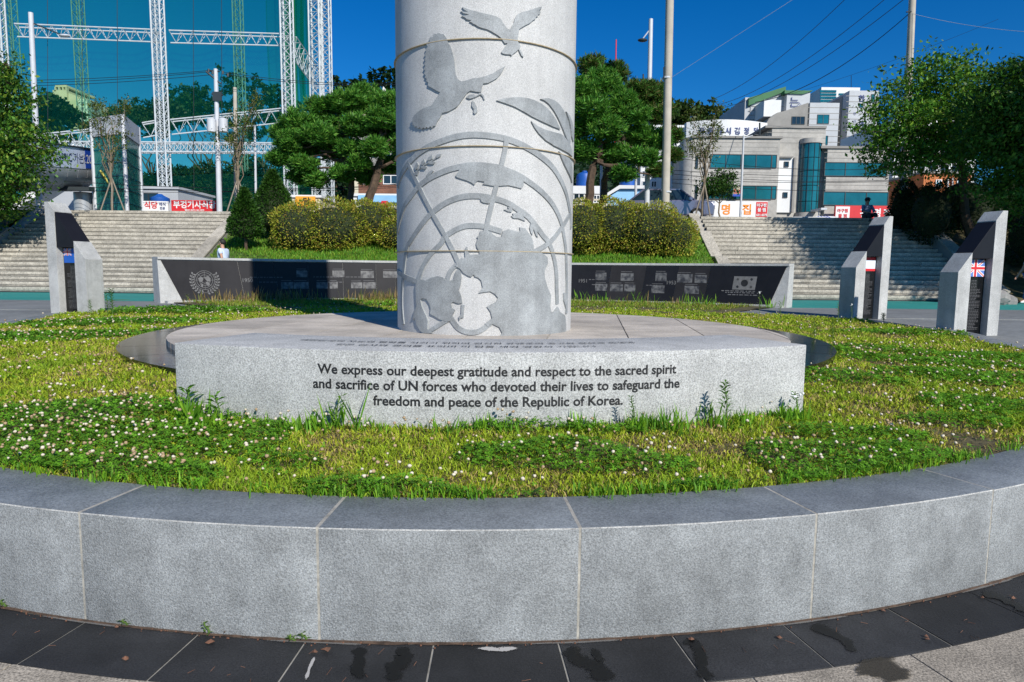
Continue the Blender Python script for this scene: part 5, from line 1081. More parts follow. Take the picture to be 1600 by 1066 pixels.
# houses behind the left pine
o, xa, xb, zt = bld('brick_apartment', 560, 640, 200, 45, 9, 'brick', 'brown brick apartment house glimpsed between the pine trunks', roofm='concrete_d')
for y in (238, 275): win(o, 45, 600, 622, y, y+12, 'glass_dark', 'white', 2); win(o, 45, 568, 590, y, y+12, 'glass_dark', 'white', 2)
a, b = at(556, 1, 45), at(644, 1, 45)
for y in (222, 262): mb = MB(); z = at(600, y, 45).z; mb.box(a.x-.2, b.x+.2, 44.3, 45, z, z+.5); mb.build('balcony', M['concrete_d'], o)
o, xa, xb, zt = bld('petrol_shop', 548, 640, 303, 40, 4, 'white_wall', 'low white shopfront with pale blue fascia left of the column', roofm='white_wall')
mb = MB(); a, b = at(560, 316, 39.9), at(640, 306, 39.9); mb.box(a.x, b.x, 39.80, 39.86, a.z, b.z); mb.build('fascia', M['skyblue'], o); mb = MB(); a, b = at(596, 325, 39.7), at(606, 314, 39.7); mb.box(a.x, b.x, 39.7, 39.76, a.z, b.z); mb.build('red_panel', M['red'], o); win(o, 40, 566, 592, 318, 330, 'glass_dark', 'frame_dark', 2)
o = thing('tiled_house', tuple(at(572, 160, 95)), 'house with red brown tiled roof below the skyline conifers', 'house'); a, b = at(545, 150, 95), at(602, 136, 95)
mb = MB(); mb.box(a.x+.5, b.x-1, 95.3, 101, 12, a.z); mb.build('wall', M['cream'], o); mb = MB(); mb.hexa([(a.x, 94, a.z-.3), (b.x, 94, a.z-.3), (b.x, 102, a.z-.3), (a.x, 102, a.z-.3), (a.x+.9, 98, b.z), (b.x, 98, b.z), (b.x, 98.3, b.z), (a.x+.9, 98.3, b.z)]); mb.build('roof', M['roof_tile'], o)
o = thing('white_dormer', tuple(at(603, 150, 94)), 'small white gabled attic right of the tiled roof', 'house'); a, b = at(597, 150, 93), at(607, 140, 93); mb = MB(); mb.prism([(a.x, a.z-2), (b.x, a.z-2), (b.x, b.z-.5), (a.x+.2, b.z+.4), (a.x, b.z)], lambda q: (q[0], 93, q[1]), lambda q: (q[0], 96, q[1])); mb.build('wall', M['white_wall'], o); win(o, 93, 600, 604, 144, 148)
# cream building seen through the net
o = thing('cream_apartment', tuple(at(110, 190, 120)), 'cream building with stepped roof turret seen through the netting', 'building'); Y = 120
def bx2(x0, x1, y0, y1, m, nm, dep=8, Yo=0): a, b = at(x0, y1, Y+Yo), at(x1, y0, Y+Yo); mb = MB(); mb.box(a.x, b.x, Y+Yo, Y+Yo+dep, a.z, b.z); return mb.build(nm, M[m], o)
bx2(85, 104, 141, 190, 'cream', 'turret'); bx2(86, 104, 133, 136, 'cream', 'turret_roof')
for x in (86, 92, 98, 103): bx2(x-.8, x+.8, 136, 141, 'cream', 'turret_post', .6)
a = at(104, 200, Y); b = at(131, 145, Y); c_ = at(131, 155, Y); mb = MB(); mb.prism([(a.x, a.z), (b.x, a.z), (b.x, c_.z), (at(106, 145, Y).x, b.z)], lambda q: (q[0], Y+.2, q[1]), lambda q: (q[0], Y+9, q[1])); mb.build('wall', M['cream'], o)
bx2(124, 136, 155, 192, 'white_wall', 'stair_bay', 5, -1.5)
for y in (160, 168, 176): win(o, Y-1.5, 127, 131, y, y+4)

# concrete building with teal windows
Y = 41; o, xa, xb, zt = bld('concrete_building', 1080, 1215, 213, Y, 10, 'concrete', 'grey concrete building with long teal windows and a round glass bay', roofm='concrete_d', rh=.12)
r_ = (at(1085, 300, Y).x-at(1065, 300, Y).x); p = at(1085, 300, Y); mb = MB(); mb.lathe([(r_, TZ-1.6), (r_, zt-.05)], 24, (p.x, Y+r_, 0)); mb.build('round_corner', M['concrete'], o, True)
a, b, t_ = at(1197, 345, Y+.5), at(1290, 197, Y+.5), 0
def blk_(x0, x1, y0, y1, Yo, dep, m, nm, cut=None): a, b = at(x0, y1, Y+Yo), at(x1, y0, Y+Yo); mb = MB(); mb.box(a.x, b.x, Y+Yo, Y+Yo+dep, a.z, b.z); return mb.build(nm, M[m], o)
blk_(1197, 1291, 199, 395, .7, 10, 'concrete', 'central_block'); blk_(1196, 1292, 197, 199.6, .62, 10.2, 'concrete_d', 'parapet')
blk_(1284, 1392, 231, 395, .3, 9, 'concrete', 'right_wing'); blk_(1283, 1393, 229, 231.6, .2, 9.2, 'concrete_d', 'parapet')
for y in (222, 229, 236, 269, 276, 283, 290 ): 
    a, b = at(1080, y, Y-.012), at(1216, y, Y-.012); mb = MB(); mb.box(a.x, b.x, Y-.008, Y+.02, a.z-.012, a.z+.012); mb.build('board_joint', M['concrete_d'], o)
for y in (207, 215, 223): a, b = at(1198, y, Y+.69), at(1290, y, Y+.69); mb = MB(); mb.box(a.x, b.x, Y+.69, Y+.72, a.z-.012, a.z+.012); mb.build('board_joint', M['concrete_d'], o)
for y in (238, 247, 281, 289, 296): a, b = at(1288, y, Y+.29), at(1391, y, Y+.29); mb = MB(); mb.box(a.x, b.x, Y+.29, Y+.32, a.z-.012, a.z+.012); mb.build('board_joint', M['concrete_d'], o)
win(o, Y, 1110, 1205, 243, 262, 'glass_teal', 'frame_dark', 4, .04); win(o, Y, 1108, 1205, 291.5, 310.5, 'glass_teal', 'frame_dark', 4, .04)
win(o, Y, 1205.6, 1213, 243, 262, 'glass_teal', 'frame_dark', 1, .03); win(o, Y, 1205.6, 1212.5, 291.5, 310.5, 'glass_teal', 'frame_dark', 1, .03)
win(o, Y+.3, 1288, 1385, 255.5, 274.5, 'glass_teal', 'frame_dark', 3, .04); win(o, Y+.3, 1286, 1387, 301.5, 320, 'glass_teal', 'frame_dark', 3, .04)
for x in (1087, 1099): win(o, Y, x, x+3.4, 243, 263, 'glass_dark', 'frame_dark', 1, .02); win(o, Y, x-1, x+2.4, 290, 311, 'glass_dark', 'frame_dark', 1, .02)
blk_(1212, 1240, 246, 332, .55, .3, 'white_wall', 'white_panel'); blk_(1240, 1241.5, 246, 332, .4, .45, 'concrete_d', 'pilaster'); blk_(1211, 1240, 244, 246, .35, .5, 'concrete_d', 'lintel')
for x, y in ((1228.5, 257), (1226.5, 305)): win(o, Y+.55, x-3, x+3, y-3.5, y+3.5, 'glass_dark', 'frame_dark', 1, .03)
pb = at(1265, 300, Y+.5); rg_ = (at(1281, 300, Y).x-at(1249, 300, Y).x)/2; z = [at(1265, v, Y).z for v in (332, 331, 222, 219, 217)]
for k, (v0, v1) in enumerate(((331, 314), (314, 289), (289, 266), (266, 245), (245, 222))):
    mb = MB(); z0, z1 = at(1265, v0, Y).z, at(1265, v1, Y).z; mb.lathe([(rg_, z0+.02), (rg_, z1-.02)], 28, (pb.x, Y+.75, 0)); mb.build('bay_glass', M['glass_teal'], o, True)
    for kk in range(7):
        an = -math.pi+kk*math.pi/6; mb = MB(); mb.tube([(pb.x+(rg_+.01)*math.cos(an), Y+.75+(rg_+.01)*math.sin(an), z0), (pb.x+(rg_+.01)*math.cos(an), Y+.75+(rg_+.01)*math.sin(an), z1)], .02, 4); mb.build('mullion', M['frame_dark'], o)
mb = MB(); mb.lathe([(rg_+.06, z[2]), (rg_+.06, z[4]+.1)], 28, (pb.x, Y+.75, 0)); mb.build('bay_crown', M['concrete'], o, True); mb = MB(); mb.lathe([(rg_+.15, z[0]-.5), (rg_+.15, z[0]+.02)], 28, (pb.x, Y+.75, 0)); mb.build('bay_base', M['concrete'], o, True)
win(o, Y+.3, 1251, 1283, 337, 350, 'glass_dark', 'frame_dark', 2)
p = at(1206, 210, Y+.2); mb = MB(); ball(mb, (p.x, p.y+.6, p.z-.05), .16, 8, 6); mb.build('roof_vent', M['frame_dark'], o)
mb = MB(); pa, pb_ = at(1187, 212, Y+.5), at(1187, 192, Y+.5); mb.tube([pa, pb_], .05, 6); mb.build('chimney_pipe', M['frame_dark'], o)
mb = MB(); a = at(1282, 329, 40); mb.box(a.x-.15, a.x+.2, 39.6, 41, a.z, a.z+.12); mb.tube([a+Vector((-.1, 0, 0)), a+Vector((-.05, 0, -.9))], .03, 6); mb.build('camera_bracket', M['pole_metal'], o)
# its signs
s_ = sign(1093.5, 1200, 315, 340, Y-.5, 'white', [('광', 1106, 334, .66, 'orange'), ('명', 1134, 334, .66, 'orange'), ('집', 1167, 334, .66, 'orange')], 'white shop sign with orange Korean letters 광명집 and a red end panel')
subboard(s_, 1180.5, 1199.5, 316, 339.5, Y-.5, 'red')
for body, y, sz in (('아구찜', 323, .22), ('물 찜', 330.5, .24), ('631-4375', 337.5, .17)): p = at(1190, y, Y-.52); text(body, sz, M['white'], s_, 'lettering', vframe((p.x, Y-.53, p.z), (1, 0, 0), (0, 0, 1)), offset=.006)
s_ = sign(1304, 1391, 322, 344, Y-.4, 'red', [('광', 1350, 339, .58, 'white'), ('명', 1370, 339, .58, 'white'), ('집', 1386, 339, .55, 'white')], 'red shop sign with white Korean letters behind the seated man')
subboard(s_, 1305, 1328, 323, 343.5, Y-.4, 'white')
for body, y, sz in (('아구찜', 331.5, .24), ('물 찜', 340, .26)): p = at(1316.5, y, Y-.42); text(body, sz, M['red'], s_, 'lettering', vframe((p.x, Y-.43, p.z), (1, 0, 0), (0, 0, 1)), offset=.006)
s_ = sign(1145, 1159, 291.5, 306, Y-.45, 'cream', [('임대', 1152, 302, .27, 'red')], 'small cream notice with red letters on the teal window', 'notice')
subboard(s_, 1145, 1159, 303.5, 307, Y-.45, 'blue')
# striped awning
o = thing('striped_awning', tuple(at(1292, 342, 37)), 'small blue and white striped awning at the top of the right steps', 'awning')
for k in range(9): a, b = at(1284+k*2.4, 338, 37.8), at(1286.4+k*2.4, 345, 36.8); mb = MB(); mb.add([(a.x, 37.8, a.z), (b.x, 37.8, a.z), (b.x+.1, 36.8, b.z), (a.x+.1, 36.8, b.z)], [(0, 1, 2, 3)]); mb.build('awning_stripe', M['blue'] if k % 2 else M['white'], o)
mb = MB(); mb.tube([(at(1286, 1, 37).x, 37.2, TZ), (at(1286, 1, 37).x, 37.2, at(1286, 342, 37.2).z)], .03, 5); mb.tube([(at(1304, 1, 37).x, 37.2, TZ), (at(1304, 1, 37).x, 37.2, at(1286, 342, 37.2).z)], .03, 5); mb.build('awning_post', M['pole_metal'], o)
# curved white hall behind with blue letters
Y = 58; o = thing('white_hall', tuple(at(1130, 215, Y)), 'white hall with curved front and navy Korean letters behind the concrete building', 'building'); mb = MB(); vs = []
n = 16
for i in range(n+1):
    x = 1072+(1198-1072)*i/n; bow = math.sin(math.pi*(x-1050)/170)*1.5; p = at(x, 214, Y-bow); zt = at(x, 193+2.0*(abs(x-1120)/80)**2, Y).z; vs += [(p.x, Y-bow, 6), (p.x, Y-bow, zt), (p.x, Y+8, zt), (p.x, Y+8, 6)]
mb.add(vs, [(i*4+j, i*4+(j+1) % 4, (i+1)*4+(j+1) % 4, (i+1)*4+j) for i in range(n) for j in range(4)]+[(0, 1, 2, 3), (n*4+3, n*4+2, n*4+1, n*4)]); mb.build('wall', M['white_wall'], o)
for ch, x in (('시', 1138), ('검', 1152), ('정', 1166), ('장', 1180), ('동', 1110), ('차', 1124), ('자', 1096)): bow = math.sin(math.pi*(x-1050)/170)*1.5; p = at(x, 209, Y-bow-.05); text(ch, .60, M['navy'], o, 'lettering', vframe((p.x, Y-bow-.06, p.z), (1, -.04, 0), (0, 0, 1)), offset=.015)
# pale tall building behind the lamp pole
Y = 46; o, xa, xb, zt = bld('white_apartment', 1000, 1062, 196, Y, 9, 'white_wall', 'tall white apartment building behind the thick concrete pole'); 
for y in range(204, 312, 16):
    for x in (1004, 1018, 1050): win(o, Y, x, x+7, y, y+8, 'glass_dark', 'white', 2, .03)
# hospital
Y = 78; o = thing('hospital_block', tuple(at(1240, 200, Y)), 'stepped grey hospital building with green roof edge on the right', 'building')
def hb(x0, x1, y0, y1, Yo, dep, m, nm='wall'): a, b = at(x0, y1, Y+Yo), at(x1, y0, Y+Yo); mb = MB(); mb.box(a.x, b.x, Y+Yo, Y+Yo+dep, a.z, b.z); return mb.build(nm, M[m], o)
hb(1161, 1228, 153, 230, 4, 10, 'grey_panel'); 
a, b, c_ = at(1169, 159, Y+3.8), at(1227, 136, Y+3.8), at(1227, 142, Y+3.8)
mb = MB(); mb.prism([(a.x, a.z-.5), (b.x, c_.z-.1), (b.x, b.z), (a.x, a.z+.4)], lambda q: (q[0], Y+3.6, q[1]), lambda q: (q[0], Y+14.2, q[1])); mb.build('green_roof_edge', M['green_roof'], o)
a, b = at(1170, 230, Y+3.9), at(1226, 143, Y+3.9); a2 = at(1170, 158, Y+3.9); mb = MB(); mb.prism([(a.x, a.z), (b.x, a.z), (b.x, b.z), (a.x, a2.z)], lambda q: (q[0], Y+3.9, q[1]), lambda q: (q[0], Y+3.99, q[1])); mb.build('sloping_wall', M['grey_panel'], o)
hb(1193, 1221, 156.5, 182, 1, 6, 'white_wall', 'white_box'); hb(1227, 1266, 145, 200, 3, 10, 'grey_panel'); a, b, c_ = at(1226, 146, Y+2.8), at(1271, 141.5, Y+2.8), at(1255, 147, Y+2.8)
mb = MB(); mb.prism([(a.x, a.z), (c_.x, c_.z), (b.x, b.z), (a.x, b.z)], lambda q: (q[0], Y+2.8, q[1]), lambda q: (q[0], Y+13, q[1])); mb.build('green_roof_edge', M['green_roof'], o)
p = at(1241, 166, Y+2.9); text('는', 1.3, M['navy'], o, 'lettering', vframe(tuple(p), (1, 0, 0), (0, 0, 1))); p = at(1249, 166.5, Y+2.9); text('스', .6, M['navy'], o, 'lettering', vframe(tuple(p), (1, 0, 0), (0, 0, 1)))
hb(1262, 1312, 161, 230, 0, 10, 'grey_panel', 'middle_block'); a = at(1190, 202, Y); b = at(1262, 161, Y); mb = MB(); mb.prism([(a.x, a.z-2), (b.x, a.z-2), (b.x, b.z), (at(1235, 1, Y).x, at(1235, 174, Y).z), (at(1222, 1, Y).x, at(1222, 177, Y).z), (at(1210, 1, Y).x, at(1210, 186, Y).z), (a.x, a.z)], lambda q: (q[0], Y-.2, q[1]), lambda q: (q[0], Y+9, q[1])); mb.build('curved_wing', M['concrete_d'], o)
win(o, Y-.2, 1237, 1257, 183, 194, 'glass_dark', 'frame_dark', 3); win(o, Y, 1277, 1295, 180, 193, 'glass_teal', 'frame_dark', 2); win(o, Y, 1289, 1293, 213, 226, 'glass_teal', 'frame_dark')
hb(1311, 1327, 151, 230, 2.5, 8, 'concrete_d', 'recess'); hb(1322, 1374, 142, 232, 1, 10, 'grey_panel', 'tower_block'); 
for k in range(9): a, b = at(1322, 150+9*k, Y+.99), at(1374, 150+9*k, Y+.99); mb = MB(); mb.box(a.x, b.x, Y+.98, Y+1, a.z-.03, a.z+.03); mb.build('cladding_joint', M['concrete_d'], o)
for k in range(7): a, b = at(1262, 168+9*k, Y-.01), at(1312, 168+9*k, Y-.01); mb = MB(); mb.box(a.x, b.x, Y-.01, Y+.01, a.z-.03, a.z+.03); mb.build('cladding_joint', M['concrete_d'], o)
for k in range(8): a, b = at(1170, 166+7*k, Y+3.85), at(1226, 166+7*k, Y+3.85); mb = MB(); mb.box(a.x, b.x, Y+3.86, Y+3.9, a.z-.03, a.z+.03); mb.build('cladding_joint', M['concrete_d'], o)
for body, y, sz in (('한', 158, 1.0), ('의', 198, .85), ('원', 211, .85), ('과', 224, .8)): p = at(1346, y, Y+.95); text(body, sz*.8, M['navy'], o, 'lettering', vframe((p.x, Y+.94, p.z), (1, 0, 0), (0, 0, 1)), offset=.02)
for body, y in (('부', 180), ('산', 192), ('남', 202), ('부', 213)): p = at(1335.5, y, Y+.95); text(body, .42, M['navy'], o, 'lettering', vframe((p.x, Y+.94, p.z), (1, 0, 0), (0, 0, 1)))
for x, y in ((1361, 148), (1361, 210), (1343, 163)): win(o, Y+1, x, x+5.5, y, y+12 if x > 1350 else y+5, 'glass_teal', 'frame_dark')
Y = 90; o = thing('glass_office', tuple(at(1330, 170, Y)), 'white office block with blue glass bands behind the hospital tower', 'building'); hb(1280, 1344, 137, 200, 0, 12, 'white_wall'); 
for k in range(8): hb(1281.5, 1307, 141+5*k, 144.2+5*k, -.1, .1, 'glass_teal', 'window_band')
for k in range(4): hb(1311, 1322, 146+5*k, 148.5+5*k, -.1, .1, 'glass_teal', 'window_band')
o['label'] = 'white office block with blue glass bands rising behind the hospital tower'
wire(at(1330, 137, 92), at(1330, 118, 92), 0, 'short aerial on the roof of the office block', r=.04); tag(bpy.data.objects[-1] if False else list(C.objects)[-1], None)
Y = 60; o = thing('grey_annex', tuple(at(1400, 250, Y)), 'pale building half hidden behind the right tree', 'building'); hb(1391, 1530, 185, 330, 0, 10, 'white_wall')
for k in range(7):
    for j in range(4): win(o, Y, 1398+18*k, 1408+18*k, 200+30*j, 212+30*j, 'glass_dark', 'frame_dark', 2)
Y = 46; o, xa, xb, zt = bld('orange_brick_house', 1442, 1516, 268, Y, 8, 'orange_brick', 'orange brick house glimpsed beneath the right tree crown', roofm='concrete_d')
for x in (1462, 1495): win(o, Y, x, x+8, 282, 294, 'glass_teal', 'white', 2)
for x in (1481, 1488.5): mb = MB(); a = at(x, 312, Y-.1); b = at(x, 278, Y-.1); mb.tube([a, b], .06, 6); mb.build('drainpipe', M['white_wall'], o)
# right low houses with water tanks behind the pine
Y = 40; o, xa, xb, zt = bld('cream_kiosk', 888, 944, 291, Y, 4, 'cream', 'small cream flat roofed house with thick white roof right of the column', roofm='white_wall', rh=.45); win(o, Y, 928, 936, 306, 316, 'glass_dark', 'white', 2); win(o, Y, 897, 912, 304, 316, 'glass_dark', 'white', 2)
o = thing('white_shed', tuple(at(975, 318, Y)), 'white shed with slanting roof below the pine', 'shed'); a, b, c_ = at(949, 318, Y), at(1006, 296, Y), at(949, 309, Y); c2 = at(968, 296, Y); mb = MB(); mb.prism([(a.x, TZ-.2), (b.x, TZ-.2), (b.x, b.z), (c2.x, c2.z), (c_.x, c_.z)], lambda q: (q[0], Y, q[1]), lambda q: (q[0], Y+4, q[1])); mb.build('wall', M['skyblue'], o)
mb = MB(); mb.prism([(c_.x-.15, c_.z), (c2.x, c2.z+.02), (b.x+.2, b.z+.02), (b.x+.2, b.z+.2), (c2.x-.05, c2.z+.22), (c_.x-.15, c_.z+.18)], lambda q: (q[0], Y-.2, q[1]), lambda q: (q[0], Y+4.2, q[1])); mb.build('roof', M['white_wall'], o)
for x, Yt, y1, lb in ((913, 42, 293, 'blue water tank on the cream house roof'), (981, 41.5, 297, 'blue water tank above the white shed')):
    p = at(x, y1, Yt); t = thing('water_tank', tuple(p), lb, 'tank'); mb = MB(); mb.lathe([(.50, 0), (.52, .2), (.50, .4), (.52, .6), (.45, .8), (.2, .92)], 16, tuple(p)); mb.build('tank_body', M['tank'], t, True); mb = MB(); mb.lathe([(.15, .915), (.15, 1.0)], 10, tuple(p)); mb.build('lid', M['tank'], t)
    mb = MB(); mb.box(p.x-.4, p.x+.4, p.y-.3, p.y+.3, TZ, p.z-.01); mb.build('stand', M['cream'], t)
o = thing('picket_fence', tuple(at(925, 318, 37)), 'short cream picket fence before the cream house', 'fence'); mb = MB()
for k in range(18): p = at(900+3.2*k, 318, 37); mb = MB(); mb.box(p.x-.035, p.x+.035, 37, 37.04, TZ, at(1, 308, 37).z); mb.build('picket', M['cream'], o)
mb = MB(); a, b = at(899, 312, 37.05), at(956, 312, 37.05); mb.box(a.x, b.x, 37.045, 37.08, a.z-.05, a.z+.05); mb.build('rail', M['cream'], o)

# cars
def car(px, Y, yaw, m, label, sc_=1.0):
    p = at(px, 320, Y); zc = TZ-1.05 if p.x > 10 else TZ; o = thing('parked_car', (p.x, Y, zc), label, 'car', 'cars on the upper street'); O = Vector((p.x, Y, zc)); ca, sa = math.cos(yaw), math.sin(yaw)
    ax = Vector((ca, sa, 0)); ay = Vector((-sa, ca, 0)); P = lambda x, y, z: O+ax*x*sc_+ay*y*sc_+Vector((0, 0, z*sc_))
    low = [(-2.2, .3), (-2.25, .75), (-2.1, .95), (-1.2, 1.02), (1.6, 1.02), (2.15, .9), (2.25, .55), (2.2, .3)]
    mb = MB(); mb.prism(low, lambda q: P(q[0], -.86, q[1]), lambda q: P(q[0], .86, q[1])); mb.build('body', M[m], o, bevel=.06)
    cab = [(-1.35, 1.0), (-.65, 1.5), (1.1, 1.52), (1.75, 1.0)]; mb = MB(); mb.prism(cab, lambda q: P(q[0], -.74+max(0, q[1]-1)*.22, q[1]), lambda q: P(q[0], .74-max(0, q[1]-1)*.22, q[1])); mb.build('windows', M['glass_dark'], o)
    mb = MB(); mb.prism([(-.72, 1.5), (-.6, 1.56), (1.05, 1.58), (1.2, 1.51)], lambda q: P(q[0], -.64, q[1]), lambda q: P(q[0], .64, q[1])); mb.build('roof', M[m], o)
    for s_ in (-1, 1):
        for x0, x1 in ((-1.35, -.65), (.2, .25), (1.75, 1.1)): mb = MB(); mb.tube([P(x0, s_*.75, 1.0), P(x1, s_*.64, 1.52)], .035, 5); mb.build('window_pillar', M[m], o)
        for x in (-1.4, 1.4):
            mb = MB(); mb.tube([P(x, s_*.70, .32), P(x, s_*.90, .32)], .32*sc_, 18); wh = mb.build('wheel', M['tyre'], o); mb = MB(); mb.tube([P(x, s_*.895, .32), P(x, s_*.912, .32)], .19*sc_, 14); mb.build('rim', M['pole_metal'], wh)
        mb = MB(); mb.obox(P(-2.24, s_*.6, .7), ax, ay, Vector((0, 0, 1)), -.03, .03, -.16, .16, -.07, .07); mb.build('headlight', M['white'], o)
        mb = MB(); mb.obox(P(2.22, s_*.66, .75), ax, ay, Vector((0, 0, 1)), -.03, .03, -.12, .12, -.1, .1); mb.build('tail_light', M['red'], o)
        mb = MB(); mb.obox(P(-1.1, s_*.93, 1.05), ax, ay, Vector((0, 0, 1)), -.08, .08, -.09, .09, -.06, .07); mb.build('mirror', M[m], o)
    return o
car(1040, 33.0, R(170), 'carpaint', 'lilac grey car parked behind the right hedge and thick pole'); car(1250, 35.5, R(4), 'carwhite', 'white car whose roof shows above the right steps, below the glass bay'); car(1205, 38.5, R(2), 'carpaint', 'dark car behind the white one above the right steps'); 

# hill behind with woods
def hillz(x, y): 
    r = 26*math.exp(-((x+75)/60)**2)*min(max((y-110)/90, 0), 1)+17*math.exp(-((x+22)/26)**2)*min(max((y-110)/70, 0), 1)+30*math.exp(-((x-10)/34)**2)*min(max((y-120)/90, 0), 1)+30*math.exp(-((x-66)/34)**2)*min(max((y-130)/80, 0), 1)
    return TZ+r+2*noise.noise(Vector((x*.05, y*.05, 0)))
banks('hillside', -220, 160, 105, 260, hillz, M['hill'], 80, 34)
P = []; Cc = []
for _ in range(620):
    x = random.uniform(-170, 120); y = random.uniform(118, 215); z = hillz(x, y); r = random.uniform(1.8, 3.6)
    q, d = clump_points(70, (x, y, z+r*.7), (r, r, r*.95), .3); P.append(q)
P = np.concatenate(P); tag(link('distant_woods', leafmesh('distant_woods', P, 1.25, ((.012, .040, .010), (.02, .06, .012), (.009, .028, .009)), M['leaf'], up=.7, aspect=.7)), kind='stuff')
def conifer(x, y, h, wd, label):
    z = hillz(x, y); o = thing('conifer', (x, y, z), label, 'tree', 'conifers on the skyline'); n = 900; u = rng.random(n)**.8; rad = wd/2*(1-u)**.8*(.6+.5*rng.random(n)); th = rng.random(n)*6.283
    P = np.stack([x+rad*np.cos(th), y+rad*np.sin(th), z+h*.12+h*.88*u], 1); link('foliage', leafmesh('foliage', P, 1.0, ((.010, .035, .010), (.015, .05, .012)), M['leaf'], aspect=.5, dirs=np.stack([np.cos(th), np.sin(th), np.full(n, -.2)], 1)), o)
    mb = MB(); mb.tube([(x, y, z-.5), (x, y, z+h*.9)], [.3, .05], 6); mb.build('trunk', M['bark'], o)
for i, (px, py, Y) in enumerate(((522, 118, 140), (536, 128, 145), (552, 124, 150), (566, 122, 150), (582, 108, 142), (597, 104, 142), (612, 107, 140), (628, 112, 150), (648, 120, 150))):
    p = at(px, py, Y); z = hillz(p.x, Y); conifer(p.x, Y, max(p.z-z, 4), 5.5, ('first', 'second', 'third', 'fourth', 'fifth', 'sixth and tallest', 'seventh', 'eighth', 'ninth')[i]+' dark conifer from the left on the skyline between net and column')
for i, (cx, cy, Y, w_, h_, lb) in enumerate(((70, 178, 75, 4.2, 3.2, 'rounded tree crown seen through the net below the cream building'), (320, 145, 110, 8, 4.5, 'rounded dark tree crown on the hill seen through the netting'), (235, 175, 100, 7, 3.5, 'low dark tree mass seen through the net left of the second tower'), (400, 150, 110, 8, 6, 'dark tree crown on the hill seen through the net beside the third tower'))):
    p = at(cx, cy, Y); blobs = [(p.x+random.uniform(-.7, .7)*w_, Y+random.uniform(-2, 2), p.z+random.uniform(-.9, .3)*h_, w_*.45, w_*.4, h_*.5) for _ in range(7)]
    leafy('hill_tree', (p.x, Y, TZ), blobs, lb, 7000, .5, .3, ((.015, .05, .012), (.025, .075, .015)), aspect=.6, twig=1)
for i, (px, py, Y) in enumerate(((300, 300, 60), (270, 296, 58), (420, 300, 62), (325, 285, 64), (240, 300, 57))):
    p = at(px, py, Y); blobs = [(p.x+random.uniform(-1.6, 1.6), Y+random.uniform(-1, 1), p.z+random.uniform(-.8, .9), 1.5, 1.2, 1.0) for _ in range(5)]
    leafy('shrub_tree', (p.x, Y, TZ), blobs, ('dark bushy tree beneath the boxed truss, centre', 'dark bushy tree beneath the boxed truss, next to the second tower', 'dark bushy tree beneath the truss behind the cone shrub', 'darker taller bushy tree left of the transformer pole', 'leftmost dark bushy tree right of the glass lift')[i], 5000, .28, .15, ((.012, .04, .010), (.02, .06, .012)), aspect=.6, twig=1)
p = at(1075, 185, 110); leafy('hill_tree', (p.x, 110, TZ), [bl(1050, 178, 110, 6, 4, 2.5), bl(1085, 185, 110, 6, 4, 2.2), bl(1120, 190, 110, 4, 3, 1.4), bl(1060, 195, 108, 6, 4, 2.5)], 'green wooded hill crown behind the white hall', 9000, .6, .3, ((.04, .09, .012), (.05, .08, .015)), aspect=.6, twig=1)

